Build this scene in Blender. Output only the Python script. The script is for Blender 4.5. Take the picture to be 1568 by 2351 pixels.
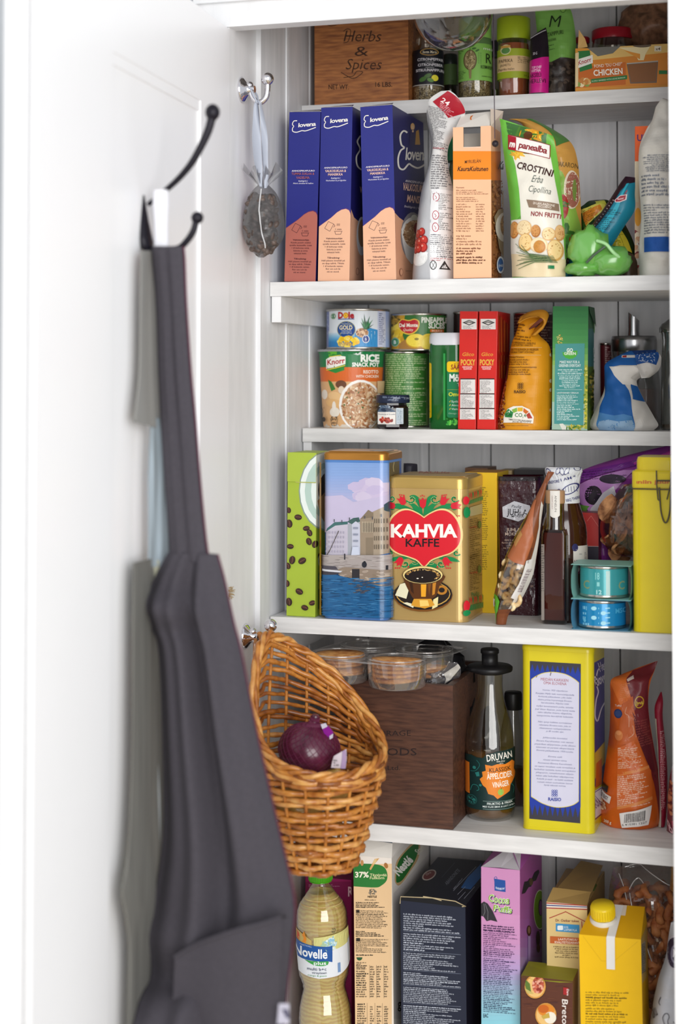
import bpy, math, random
from mathutils import Vector, Matrix, noise, geometry
PI = math.pi
for o in list(bpy.data.objects): bpy.data.objects.remove(o)
COL = bpy.context.scene.collection
SC = bpy.context.scene

# ------------------------------------------------------------------ camera, light, exposure
F, YAW, PITCH, ROW0 = 3800.0, math.radians(17.3), math.radians(2.0), 870 - 3800 * math.tan(math.radians(2.0))
CAM = Vector((.738, -2.05, 1.5))
cd = bpy.data.cameras.new('camera'); cam = bpy.data.objects.new('camera', cd); COL.objects.link(cam)
cd.sensor_width = 36; cd.sensor_fit = 'AUTO'; cd.lens = F / 2351 * 36
cd.shift_y = -(1175.5 - ROW0) / 2351
cam.location = CAM; cam.rotation_euler = (PI / 2 + PITCH, 0, YAW)
cd.dof.use_dof = True; cd.dof.focus_distance = 2.17; cd.dof.aperture_fstop = 2.6
cd.clip_start = .05
SC.camera = cam
ROT = cam.rotation_euler.to_matrix()

SC.view_settings.view_transform = 'Standard'; SC.view_settings.look = 'None'
SC.view_settings.gamma = 1; SC.view_settings.use_curve_mapping = False
SC.view_settings.exposure = -0.07

W = bpy.data.worlds.new('world'); SC.world = W; W.use_nodes = True
W.node_tree.nodes['Background'].inputs[0].default_value = (.93, .96, 1, 1)
W.node_tree.nodes['Background'].inputs[1].default_value = .72

def area(name, loc, target, sx, sy, power, col=(1, 1, 1)):
    l = bpy.data.lights.new(name, 'AREA'); l.shape = 'RECTANGLE'; l.size = sx; l.size_y = sy
    l.energy = power; l.color = col
    o = bpy.data.objects.new(name, l); COL.objects.link(o); o.location = loc
    o.rotation_euler = (Vector(target) - Vector(loc)).to_track_quat('-Z', 'Y').to_euler()
area('window_daylight', (1.75, -2.95, 1.7), (.2, .1, 1.35), 2.2, 2.2, 92, (1, .99, .97))

# ------------------------------------------------------------------ picture <-> place
def ray(px, py): return ROT @ Vector(((px - 784) / F, -(py - ROW0) / F, -1))
def at(px, py, Y):
    d = ray(px, py); return CAM + d * ((Y - CAM.y) / d.y)
def onz(px, py, Z):
    d = ray(px, py); return CAM + d * ((Z - CAM.z) / d.z)
def onx(px, py, X):
    d = ray(px, py); return CAM + d * ((X - CAM.x) / d.x)
class Zm:                        # a measuring window on the photograph: local -> full pixels
    def __init__(s, ox, oy, k): s.o = (ox, oy); s.k = k
    def __call__(s, x, y): return s.o[0] + x / s.k, s.o[1] + y / s.k
ZP = Zm(0, 0, 1); ZA = Zm(700, 0, 1.8065); ZB = Zm(520, 160, 2.904); ZC = Zm(900, 200, 2.347); ZD = Zm(600, 640, 3.267)
ZE = Zm(1040, 680, 2.97); ZF = Zm(620, 1000, 3.136); ZG = Zm(1080, 1010, 3.213); ZH = Zm(520, 1400, 2.8)
ZI = Zm(1040, 1460, 2.97); ZJ = Zm(640, 1880, 3.267); ZK = Zm(1080, 1900, 3.213); ZL = Zm(920, 0, 2.42); ZM = Zm(1130, 240, 3.58)
S1, S2, S3, S4, S5, S6 = 1.8815, 1.6272, 1.4316, 1.1895, .932, .60      # shelf tops

# ------------------------------------------------------------------ materials
def lin(c): return c / 12.92 if c <= .04045 else ((c + .055) / 1.055) ** 2.4
def rgb(h):
    h = h.lstrip('#'); h = h if len(h) == 6 else ''.join(c * 2 for c in h); return [lin(int(h[i:i + 2], 16) / 255) for i in (0, 2, 4)]
_M = {}
def M(h, rough=.5, metal=0, var=.05, scale=40, bump=0, bscale=200, coat=0, spec=.35, sheen=0):
    key = (h, rough, metal, var, scale, bump, bscale, coat, spec, sheen)
    if key in _M: return _M[key]
    m = bpy.data.materials.new('paint_' + h.strip('#')); m.use_nodes = True; n = m.node_tree.nodes; L = m.node_tree.links
    b = n['Principled BSDF']; c = rgb(h)
    tc = n.new('ShaderNodeTexCoord'); nz = n.new('ShaderNodeTexNoise'); nz.inputs['Scale'].default_value = scale
    L.new(tc.outputs['Object'], nz.inputs['Vector'])
    mx = n.new('ShaderNodeMix'); mx.data_type = 'RGBA'
    mx.inputs[6].default_value = [*[x * (1 - var) for x in c], 1]; mx.inputs[7].default_value = [*[min(1, x * (1 + var)) for x in c], 1]
    L.new(nz.outputs[0], mx.inputs[0]); L.new(mx.outputs[2], b.inputs['Base Color'])
    b.inputs['Roughness'].default_value = rough; b.inputs['Metallic'].default_value = metal
    b.inputs['Specular IOR Level'].default_value = spec
    if coat: b.inputs['Coat Weight'].default_value = coat; b.inputs['Coat Roughness'].default_value = .08
    if sheen: b.inputs['Sheen Weight'].default_value = sheen
    if bump:
        n2 = n.new('ShaderNodeTexNoise'); n2.inputs['Scale'].default_value = bscale; L.new(tc.outputs['Object'], n2.inputs['Vector'])
        bp = n.new('ShaderNodeBump'); bp.inputs['Strength'].default_value = bump; bp.inputs['Distance'].default_value = .002
        L.new(n2.outputs[0], bp.inputs['Height']); L.new(bp.outputs[0], b.inputs['Normal'])
    _M[key] = m; return m
def M2(h1, h2, rough=.5, scale=(1, 1, 1), nscale=8, detail=4, lo=.35, hi=.65, bump=.0, metal=0, coat=0):
    key = (h1, h2, rough, scale, nscale, lo, hi, bump, metal, coat)
    if key in _M: return _M[key]
    m = bpy.data.materials.new('grain_' + h1.strip('#')); m.use_nodes = True; n = m.node_tree.nodes; L = m.node_tree.links
    b = n['Principled BSDF']; tc = n.new('ShaderNodeTexCoord'); mp = n.new('ShaderNodeMapping'); mp.inputs['Scale'].default_value = scale
    nz = n.new('ShaderNodeTexNoise'); nz.inputs['Scale'].default_value = nscale; nz.inputs['Detail'].default_value = detail
    cr = n.new('ShaderNodeValToRGB'); cr.color_ramp.elements[0].position = lo; cr.color_ramp.elements[1].position = hi
    cr.color_ramp.elements[0].color = [*rgb(h1), 1]; cr.color_ramp.elements[1].color = [*rgb(h2), 1]
    L.new(tc.outputs['Object'], mp.inputs[0]); L.new(mp.outputs[0], nz.inputs['Vector']); L.new(nz.outputs[0], cr.inputs[0]); L.new(cr.outputs[0], b.inputs['Base Color'])
    b.inputs['Roughness'].default_value = rough; b.inputs['Metallic'].default_value = metal
    if coat: b.inputs['Coat Weight'].default_value = coat
    if bump:
        bp = n.new('ShaderNodeBump'); bp.inputs['Strength'].default_value = bump; bp.inputs['Distance'].default_value = .001
        L.new(nz.outputs[0], bp.inputs['Height']); L.new(bp.outputs[0], b.inputs['Normal'])
    _M[key] = m; return m
def glass(h='#ffffff', rough=.03, base=.06, gl=.9, milky=0, mh='#ffffff'):
    key = ('g', h, rough, base, gl, milky, mh)
    if key in _M: return _M[key]
    m = bpy.data.materials.new('clear_' + h.strip('#')); m.use_nodes = True; n = m.node_tree.nodes; L = m.node_tree.links
    n.remove(n['Principled BSDF']); out = n['Material Output']
    t = n.new('ShaderNodeBsdfTransparent'); t.inputs[0].default_value = [*rgb(h), 1]
    g = n.new('ShaderNodeBsdfGlossy'); g.inputs['Roughness'].default_value = rough; g.inputs[0].default_value = (gl, gl, gl, 1)
    lw = n.new('ShaderNodeLayerWeight'); lw.inputs[0].default_value = .35
    tc = n.new('ShaderNodeTexCoord'); nz = n.new('ShaderNodeTexNoise'); nz.inputs['Scale'].default_value = 60
    L.new(tc.outputs['Object'], nz.inputs['Vector'])
    bp = n.new('ShaderNodeBump'); bp.inputs['Strength'].default_value = .12; bp.inputs['Distance'].default_value = .002
    L.new(nz.outputs[0], bp.inputs['Height']); L.new(bp.outputs[0], g.inputs['Normal'])
    mr = n.new('ShaderNodeMapRange'); mr.inputs[1].default_value = 0; mr.inputs[2].default_value = 1; mr.inputs[3].default_value = base; mr.inputs[4].default_value = .75
    L.new(lw.outputs['Facing'], mr.inputs[0])
    mx = n.new('ShaderNodeMixShader'); L.new(mr.outputs[0], mx.inputs[0]); L.new(t.outputs[0], mx.inputs[1]); L.new(g.outputs[0], mx.inputs[2])
    last = mx
    if milky:
        d = n.new('ShaderNodeBsdfDiffuse'); d.inputs[0].default_value = [*rgb(mh), 1]
        m3 = n.new('ShaderNodeMixShader'); m3.inputs[0].default_value = milky; L.new(mx.outputs[0], m3.inputs[1]); L.new(d.outputs[0], m3.inputs[2]); last = m3
    L.new(last.outputs[0], out.inputs[0]); _M[key] = m; return m
CHROME = M('#e6e4e8', .08, 1, .02); STEEL = M('#b8b8ba', .28, 1, .04)

# ------------------------------------------------------------------ objects
def tag(o, label=None, cat=None, group=None, kind=None):
    if label: o['label'] = label
    if cat: o['category'] = cat
    if group: o['group'] = group
    if kind: o['kind'] = kind
    return o
def thing(name, label, cat, loc=(0, 0, 0), rot=(0, 0, 0), group=None):
    o = bpy.data.objects.new(name, None); COL.objects.link(o); o.location = loc; o.rotation_euler = rot
    o.empty_display_size = .02
    return tag(o, label, cat, group)
class MB:
    def __init__(s): s.v = []; s.f = []; s.m = []; s.sm = []; s.mats = []
    def mi(s, m):
        if m not in s.mats: s.mats.append(m)
        return s.mats.index(m)
    def add(s, vs, fs, mat, smooth=False):
        k = len(s.v); s.v += [tuple(v) for v in vs]; i = s.mi(mat)
        for f in fs: s.f.append([k + a for a in f]); s.m.append(i); s.sm.append(smooth)
    def box(s, x0, x1, y0, y1, z0, z1, mat, **fm):
        V = [(x0, y0, z0), (x1, y0, z0), (x1, y1, z0), (x0, y1, z0), (x0, y0, z1), (x1, y0, z1), (x1, y1, z1), (x0, y1, z1)]
        for nm, f in (('bottom', (0, 3, 2, 1)), ('top', (4, 5, 6, 7)), ('front', (0, 1, 5, 4)), ('right', (1, 2, 6, 5)), ('back', (2, 3, 7, 6)), ('left', (3, 0, 4, 7))):
            if fm.get(nm, 1) is None: continue
            s.add([V[i] for i in f], [(0, 1, 2, 3)], fm.get(nm, mat))
    def prism(s, pts, z0, z1, mat, top=None, smooth=False, cap=True, bot=True):
        n = len(pts); V = [(x, y, z0) for x, y in pts] + [(x, y, z1) for x, y in pts]
        s.add(V, [(i, (i + 1) % n, n + (i + 1) % n, n + i) for i in range(n)], mat, smooth)
        if cap: s.add([(x, y, z1) for x, y in pts], [tuple(range(n))], top or mat)
        if bot: s.add([(x, y, z0) for x, y in pts], [tuple(reversed(range(n)))], mat)
    def loft(s, rings, mat, closed=True, cap=True, smooth=True):
        n = len(rings[0]); V = [p for r in rings for p in r]; fs = []
        for j in range(len(rings) - 1):
            for i in range(n if closed else n - 1):
                a = j * n + i; b = j * n + (i + 1) % n; fs.append((a, b, b + n, a + n))
        s.add(V, fs, mat, smooth)
        if cap:
            s.add(rings[0], [tuple(reversed(range(n)))], mat); s.add(rings[-1], [tuple(range(n))], mat)
    def lathe(s, prof, mat, seg=40, cx=0, cy=0, smooth=True, cap=True):
        rings = [[(cx + r * math.sin(2 * PI * i / seg), cy - r * math.cos(2 * PI * i / seg), z) for i in range(seg)] for r, z in prof]
        s.loft(rings, mat, True, cap, smooth)
    def tube(s, pts, r, mat, sides=7, cap=True):
        pts = [Vector(p) for p in pts]; n = len(pts)
        rs = r if isinstance(r, (list, tuple)) else [r] * n
        rings = []; up = Vector((.13, .21, 1)).normalized()
        for i, p in enumerate(pts):
            t = (pts[min(i + 1, n - 1)] - pts[max(i - 1, 0)])
            if t.length < 1e-9: t = Vector((0, 0, 1))
            t.normalize()
            a = t.cross(up)
            if a.length < .05: a = t.cross(Vector((1, 0, 0)))
            a.normalize(); b = t.cross(a); up = a.cross(t) if abs(t.dot(up)) > .95 else up
            rings.append([p + (a * math.cos(2 * PI * k / sides) + b * math.sin(2 * PI * k / sides)) * rs[i] for k in range(sides)])
        s.loft(rings, mat, True, cap, True)
    def ball(s, c, r, mat, nu=14, nv=9, sc=(1, 1, 1), amp=0, fr=30, seed=0, rot=None):
        rings = []; c = Vector(c)
        for j in range(nv + 1):
            t = -PI / 2 + PI * j / nv; ring = []
            for i in range(nu):
                a = 2 * PI * i / nu; d = Vector((math.cos(t) * math.cos(a), math.cos(t) * math.sin(a), math.sin(t)))
                k = r * (1 + (amp * noise.noise(d * fr * .1 + Vector((seed, seed * .7, 0))) if amp else 0))
                q = Vector((d.x * k * sc[0], d.y * k * sc[1], d.z * k * sc[2]))
                if rot: q = rot @ q
                ring.append(c + q)
            rings.append(ring)
        s.loft(rings, mat, True, False, True)
    def build(s, name, parent=None, loc=None, rot=None):
        me = bpy.data.meshes.new(name); me.from_pydata(s.v, [], s.f)
        for m in s.mats: me.materials.append(m)
        me.polygons.foreach_set('material_index', s.m); me.polygons.foreach_set('use_smooth', s.sm); me.update()
        o = bpy.data.objects.new(name, me); COL.objects.link(o)
        if parent: o.parent = parent
        if loc is not None: o.location = loc
        if rot is not None: o.rotation_euler = rot
        return o
def rrect(w, d, r, n=6, y0=0):
    pts = []
    for cx, cy, a0 in ((w / 2 - r, y0 + r, -PI / 2), (w / 2 - r, y0 + d - r, 0), (-w / 2 + r, y0 + d - r, PI / 2), (-w / 2 + r, y0 + r, PI)):
        for i in range(n + 1):
            a = a0 + PI / 2 * i / n; pts.append((cx + r * math.cos(a), cy + r * math.sin(a)))
    return pts
def arcpts(cx, cy, rx, ry, a0=0, a1=360, n=24):
    return [(cx + rx * math.cos(math.radians(a0 + (a1 - a0) * i / n)), cy + ry * math.sin(math.radians(a0 + (a1 - a0) * i / n))) for i in range(n + 1)]
def smooth_pts(P, k=6):
    P = [tuple(p) for p in P]; out = []
    for i in range(len(P) - 1):
        p0 = P[max(i - 1, 0)]; p1 = P[i]; p2 = P[i + 1]; p3 = P[min(i + 2, len(P) - 1)]
        for j in range(k):
            t = j / k
            out.append(tuple(.5 * ((2 * b) + (c - a) * t + (2 * a - 5 * b + 4 * c - d) * t * t + (-a + 3 * b - 3 * c + d) * t ** 3) for a, b, c, d in zip(p0, p1, p2, p3)))
    out.append(P[-1]); return out

# ------------------------------------------------------------------ printed graphics
_T = {}
def glyphs(s, bold=0, space=1):
    key = (s, bold, space)
    if key in _T: return _T[key]
    cu = bpy.data.curves.new('t', 'FONT'); cu.body = s; cu.resolution_u = 2; cu.offset = bold; cu.space_character = space
    ob = bpy.data.objects.new('t', cu)
    me = ob.to_mesh(); V = [(v.co.x, v.co.y) for v in me.vertices]; Fs = [tuple(p.vertices) for p in me.polygons]
    ob.to_mesh_clear(); bpy.data.objects.remove(ob); bpy.data.curves.remove(cu)
    _T[key] = (V, Fs); return _T[key]
CAP = .69
class Cv:
    """graphics collected as coloured polygons in measuring units, y down"""
    def __init__(s, rough=.45, metal=0, coat=0, seed=1): s.it = []; s.L = 0; s.rough = rough; s.metal = metal; s.coat = coat; s.R = random.Random(seed)
    def mt(s, c): return c if not isinstance(c, str) else M(c, s.rough, s.metal, coat=s.coat)
    def tri(s, pts, c, up=1): s.it.append((pts, s.mt(c), s.L + up))
    def poly(s, pts, c, same=False):
        if not same: s.L += 1
        P = [Vector((p[0], p[1], 0)) for p in pts]
        for t in geometry.tessellate_polygon([P]): s.tri([pts[i] for i in t], c, .5 if same else 0)
        return s
    def rect(s, x0, y0, x1, y1, c, same=False, r=0):
        if r: return s.poly(arcpts(x1 - r, y0 + r, r, r, -90, 0, 5) + arcpts(x1 - r, y1 - r, r, r, 0, 90, 5) + arcpts(x0 + r, y1 - r, r, r, 90, 180, 5) + arcpts(x0 + r, y0 + r, r, r, 180, 270, 5), c, same)
        return s.poly([(x0, y0), (x1, y0), (x1, y1), (x0, y1)], c, same)
    def ell(s, cx, cy, rx, ry, c, same=False, rot=0, n=22):
        a = math.radians(rot); P = []
        for i in range(n):
            x = rx * math.cos(2 * PI * i / n); y = ry * math.sin(2 * PI * i / n)
            P.append((cx + x * math.cos(a) - y * math.sin(a), cy + x * math.sin(a) + y * math.cos(a)))
        return s.poly(P, c, same)
    def line(s, pts, w, c, same=False):
        if not same: s.L += 1
        for (x0, y0), (x1, y1) in zip(pts[:-1], pts[1:]):
            d = math.hypot(x1 - x0, y1 - y0) or 1; nx = -(y1 - y0) / d * w / 2; ny = (x1 - x0) / d * w / 2
            q = [(x0 + nx, y0 + ny), (x1 + nx, y1 + ny), (x1 - nx, y1 - ny), (x0 - nx, y0 - ny)]
            s.tri([q[0], q[1], q[2]], c, .5 if same else 0); s.tri([q[0], q[2], q[3]], c, .5 if same else 0)
        return s
    def text(s, t, x0, x1, yb, cap, c, bold=0, shear=0, rot=0, arc=0, space=1, slope=0):
        V, Fs = glyphs(t, round(bold * (.55 if cap < 24 else .85), 4), space)
        if not V: return s
        mn = min(v[0] for v in V); mx = max(v[0] for v in V); k = cap / CAP; kx = (x1 - x0) / max(mx - mn, 1e-4)
        P = []; a = math.radians(rot); ca, sa = math.cos(a), math.sin(a)
        for x, y in V:
            X = (x - mn) * kx + shear * y * k; Y = -y * k
            f = ((x - mn) * kx) / (x1 - x0) * 2 - 1; Y += arc * (f * f) + slope * X
            P.append((x0 + X * ca - Y * sa, yb + X * sa + Y * ca))
        m = s.mt(c)
        for f in Fs:
            for i in range(1, len(f) - 1): s.it.append(([P[f[0]], P[f[i]], P[f[i + 1]]], m, s.L + 1))
        return s
    def up(s): s.L += 1; return s
    def para(s, x0, y0, x1, y1, n, c, align='l', slope=0, fill=.85, boldp=.0, x0b=None, x1b=None):
        """tiny unreadable print: n lines of letter-like marks"""
        m = s.mt(c); R = s.R
        for i in range(n):
            t = i / max(n - 1, 1); xa = x0 + ((x0b if x0b is not None else x0) - x0) * t; xb = x1 + ((x1b if x1b is not None else x1) - x1) * t
            lh = (y1 - y0) / n; h = lh * .42; y = y0 + lh * (i + .75); Wd = (xb - xa) * (R.uniform(fill * .75, 1) if R.random() > .15 else R.uniform(.3, .7))
            x = xa + ((xb - xa - Wd) / 2 if align == 'c' else 0); xe = x + Wd; bo = R.random() < boldp
            while x < xe:
                for k in range(R.randint(2, 9)):
                    if x > xe: break
                    w = h * R.choice((.5, .75, .85, 1.0)); hh = h * R.choice((1, 1, 1, 1.45)); lo = h * .35 * (R.random() < .12)
                    f = .9 if bo else .62; yy = y + slope * (x - x0)
                    s.it.append(([(x, yy + lo), (x + w * f, yy + lo), (x + w * f, yy - hh)], m, s.L + 1)); s.it.append(([(x, yy + lo), (x + w * f, yy - hh), (x, yy - hh)], m, s.L + 1))
                    x += w
                x += h * .75
        return s
    def scatter(s, n, fn, rx, ry, cols, jit=.4, flat=False):
        R = s.R
        for i in range(n):
            x, y = fn(R); k = 1 + R.uniform(-jit, jit)
            s.L += .15
            s.ell(x, y, rx * k, ry * k, R.choice(cols), True, R.uniform(-6, 6) if flat else R.uniform(0, 180), 7)
        return s
    def grad(s, x0, y0, x1, y1, cols, n=16):
        s.L += 1
        cs = [[int(c[i:i + 2], 16) for i in (1, 3, 5)] for c in cols]
        for i in range(n):
            t = i / (n - 1) * (len(cs) - 1); k = min(int(t), len(cs) - 2); f = t - k
            h = '#%02x%02x%02x' % tuple(int(a + (b - a) * f) for a, b in zip(cs[k], cs[k + 1]))
            ya = y0 + (y1 - y0) * i / n; yb = y0 + (y1 - y0) * (i + 1) / n
            s.rect(x0, ya, x1, yb + .3, h, True)
        return s
def inell(cx, cy, rx, ry):
    def f(R):
        a = R.uniform(0, 2 * PI); k = math.sqrt(R.random()); return cx + rx * k * math.cos(a), cy + ry * k * math.sin(a)
    return f
def inrect(x0, y0, x1, y1): return lambda R: (R.uniform(x0, x1), R.uniform(y0, y1))
def clip01(P):
    for ax in (0, 1):
        for sgn, lim in ((1, 0), (-1, -1)):
            out = []
            for i in range(len(P)):
                a, b = P[i - 1], P[i]; da = sgn * a[ax] - lim; db = sgn * b[ax] - lim
                if (da >= 0) != (db >= 0):
                    t = da / (da - db); out.append((a[0] + (b[0] - a[0]) * t, a[1] + (b[1] - a[1]) * t))
                if db >= 0: out.append(b)
            P = out
            if len(P) < 3: return []
    return P
STEP = .00004
def emit(mb, cv, tov, surf, maxu=None, maxv=None, extra=0, base=.00006, smooth=False, flat=None):
    """tov: measuring point -> (u,v) in 0..1; surf(u,v,off) -> 3D; subdivide when maxu given"""
    cache = {}
    def pt(u, v, L):
        k = (round(u, 5), round(v, 5), L)
        if k not in cache: cache[k] = surf(u, v, base + STEP * L + extra)
        return cache[k]
    VV = {}
    for pts, mat, L in cv.it:
        uv = clip01([tov(*p) for p in pts])
        if len(uv) < 3: continue
        tris = [(uv[0], uv[i], uv[i + 1]) for i in range(1, len(uv) - 1)]
        if maxu:
            out = []; st = tris
            while st:
                t = st.pop(); e = [max(abs(t[i][0] - t[i - 2][0]) / maxu, abs(t[i][1] - t[i - 2][1]) / (maxv or maxu)) for i in range(3)]
                k = e.index(max(e))
                if e[k] <= 1 or (flat and min(p[0] for p in t) >= flat[0] and max(p[0] for p in t) <= flat[1]) or len(out) + len(st) > 4000: out.append(t); continue
                a, b, c = t[k], t[k - 2], t[k - 1]; m = ((a[0] + b[0]) / 2, (a[1] + b[1]) / 2)
                st.append((a, m, c)); st.append((m, b, c))
            tris = out
        vs, fs = VV.setdefault(mat, ([], []))
        for t in tris:
            k = len(vs); vs += [pt(u, v, L) for u, v in t]; fs.append((k, k + 1, k + 2))
    for mat, (vs, fs) in VV.items(): mb.add(vs, fs, mat, smooth)
def emit_face(mb, cv, Zz, mw, p0, eu, ev, n):
    """print on a flat face: p0 corner, eu/ev edge vectors (local), n outward normal; mw world matrix"""
    inv = mw.inverted(); o = inv @ CAM; i3 = inv.to_3x3(); p0, eu, ev, n = map(Vector, (p0, eu, ev, n)); lu, lv = eu.length_squared, ev.length_squared
    def tov(x, y):
        d = i3 @ ray(*Zz(x, y)); t = (p0 - o).dot(n) / d.dot(n); q = o + d * t - p0
        return q.dot(eu) / lu, q.dot(ev) / lv
    emit(mb, cv, tov, lambda u, v, off: p0 + eu * u + ev * v + n * off)
def mat4(loc, rot=(0, 0, 0)):
    from mathutils import Euler
    return Matrix.Translation(loc) @ Euler(rot).to_matrix().to_4x4()

class Carton:
    """upright box whose front face is measured by its four corners in the window Zz; origin at front bottom centre"""
    def __init__(s, Zz, TL, TR, BR, BL, Y, zs, depth, rz=0, hmin=None):
        P = [at(*Zz(*p), Y) for p in (TL, TR, BR, BL)]
        zt = (P[0].z + P[1].z) / 2; s.h = zt - zs; wt = P[1].x - P[0].x; wb = P[2].x - P[3].x; s.w = (wt + wb) / 2
        ct = (P[0].x + P[1].x) / 2; cb = (P[2].x + P[3].x) / 2
        if abs((P[2].z + P[3].z) / 2 - zs) < .02: cbz = cb
        else: cbz = cb
        s.lean = math.atan2(ct - cb, zt - (P[2].z + P[3].z) / 2)
        cbz = ct - (zt - zs) * math.tan(s.lean)
        s.loc = (cbz, Y, zs + abs(math.sin(s.lean)) * s.w / 2 + .0003); s.rot = (0, s.lean, rz); s.d = depth; s.mw = mat4(s.loc, s.rot); s.Z = Zz; s.mb = MB()
    def body(s, mat, r=.0008, z1=None, **fm):
        w, d, h = s.w, s.d, z1 or s.h
        if fm: s.mb.box(-w / 2, w / 2, 0, d, 0, h, mat, **fm)
        else: s.mb.prism(rrect(w, d, r, 2), 0, h, mat)
        return s
    def front(s, cv, Zz=None, z0=0, z1=None):
        emit_face(s.mb, cv, Zz or s.Z, s.mw, (-s.w / 2, 0, z0), (s.w, 0, 0), (0, 0, (z1 or s.h) - z0), (0, -1, 0)); return s
    def side(s, cv, Zz=None, z0=0, z1=None):
        emit_face(s.mb, cv, Zz or s.Z, s.mw, (s.w / 2, 0, z0), (0, s.d, 0), (0, 0, (z1 or s.h) - z0), (1, 0, 0)); return s
    def top(s, cv, Zz=None):
        emit_face(s.mb, cv, Zz or s.Z, s.mw, (-s.w / 2, 0, s.h), (s.w, 0, 0), (0, s.d, 0), (0, 0, 1)); return s
    def seams(s, c='#d8d0c4'):
        w, d, h = s.w, s.d, s.h; m = M(c, .7)
        s.mb.box(-w / 2, w / 2, -.0002, .0004, h, h + .0006, m); s.mb.box(w / 2 - .0004, w / 2 + .0002, 0, d, h, h + .0005, m); return s
    def done(s, name, label, cat, group=None): 
        o = s.mb.build(name, None, s.loc, s.rot); tag(o, label, cat, group); return o
    def part(s, name, label, cat, part='carton', group=None):
        t = thing(name, label, cat, s.loc, s.rot, group); o = s.mb.build(part, t); s.root = t; return t
class Pouch:
    """flexible pack measured by rows (xl,yl,xr,yr,thickness,dy) from top to bottom in window Zz at depth Y"""
    def __init__(s, Zz, rows, Y, zs=None, k=5, wr=.0015, wf=40, seed=1, pw=3, flat=False):
        rows = [tuple(r) + (0,) * (6 - len(r)) for r in rows]
        s.rows = smooth_pts(rows, k); s.n = len(s.rows) - 1; s.Z = Zz; s.wr = wr; s.wf = wf; s.seed = seed; s.pw = pw; s.T = []
        for r in s.rows:
            yy = Y + r[5]; s.T.append((at(*Zz(r[0], r[1]), yy), at(*Zz(r[2], r[3]), yy), max(r[4], .0006)))
        s.org = Vector(((s.T[-1][0].x + s.T[-1][1].x) / 2, Y, zs if zs is not None else min(s.T[-1][0].z, s.T[-1][1].z)))
        if zs is not None:
            a, b, t = s.T[-1]; s.T[-1] = (Vector((a.x, a.y, zs + .0004)), Vector((b.x, b.y, zs + .0004)), t)
        s.zs = zs
    def S(s, u, v, off=0, side=-1):
        x = v * s.n; i = min(int(x), s.n - 1) if x > 0 else 0; f = min(max(x - i, 0), 1); A = s.T[i]; B = s.T[i + 1]
        l = A[0].lerp(B[0], f); r = A[1].lerp(B[1], f); t = A[2] + (B[2] - A[2]) * f
        p = l.lerp(r, u); pr = max(0, 1 - abs(2 * u - 1) ** s.pw)
        q = Vector((p.x * s.wf, side * 3.1 + s.seed, p.z * s.wf))
        w = s.wr * (noise.noise(q) + .5 * noise.noise(q * 2.7)) * min(1, pr * 2.5) * min(1, (1 - v) * 9 + .25)
        p = p + Vector((0, side * (t / 2 * pr + off) + w, 0))
        if s.zs is not None and p.z < s.zs + .0003: p.z = s.zs + .0003
        return p - s.org
    def tov(s, x, y):
        R = s.rows
        def g(i): r = R[i]; return (r[2] - r[0]) * (y - r[1]) - (r[3] - r[1]) * (x - r[0])
        lo, hi = 0, s.n
        if g(0) <= 0: lo, hi = 0, 1
        elif g(s.n) >= 0: lo, hi = s.n - 1, s.n
        else:
            while hi - lo > 1:
                m = (lo + hi) // 2
                if g(m) >= 0: lo = m
                else: hi = m
        a, b = g(lo), g(hi); f = a / (a - b) if abs(a - b) > 1e-9 else 0
        r = [p + (q - p) * f for p, q in zip(R[lo], R[hi])]
        dx, dy = r[2] - r[0], r[3] - r[1]; u = ((x - r[0]) * dx + (y - r[1]) * dy) / (dx * dx + dy * dy + 1e-9)
        return u, (lo + f) / s.n
    def body(s, mb, mat, nu=18, nv=34, back=None, matfn=None, extra=0):
        nu = int(nu * 1.4); nv = int(nv * 1.4)
        for side in (-1, 1):
            G = [[s.S(i / nu, j / nv, extra, side) for i in range(nu + 1)] for j in range(nv + 1)]
            for j in range(nv):
                for i in range(nu):
                    m = matfn((i + .5) / nu, (j + .5) / nv, side) if matfn else (mat if side < 0 or not back else back)
                    if m is None: continue
                    q = [G[j][i], G[j][i + 1], G[j + 1][i + 1], G[j + 1][i]]
                    mb.add(q, [(3, 2, 1, 0) if side < 0 else (0, 1, 2, 3)], m, True)
        a = [s.S(i / nu, 1, extra, -1) for i in range(nu + 1)]; b = [s.S(i / nu, 1, extra, 1) for i in range(nu + 1)]
        mb.add(a + b, [(i, i + 1, nu + 2 + i, nu + 1 + i) for i in range(nu)], mat)
    def weld(s, o):
        import bmesh
        bm = bmesh.new(); bm.from_mesh(o.data); bmesh.ops.remove_doubles(bm, verts=bm.verts, dist=.00001); bm.to_mesh(o.data); bm.free()
    def print(s, mb, cv, mu=.06, mv=.04, extra=0):
        mu, mv = min(mu, .035), min(mv, .022); emit(mb, cv, s.tov, s.S, mu, mv, base=.0011, extra=extra, smooth=True)
    def done(s, mb, name, label, cat, group=None):
        o = mb.build(name, None, s.org); return tag(o, label, cat, group)
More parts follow.
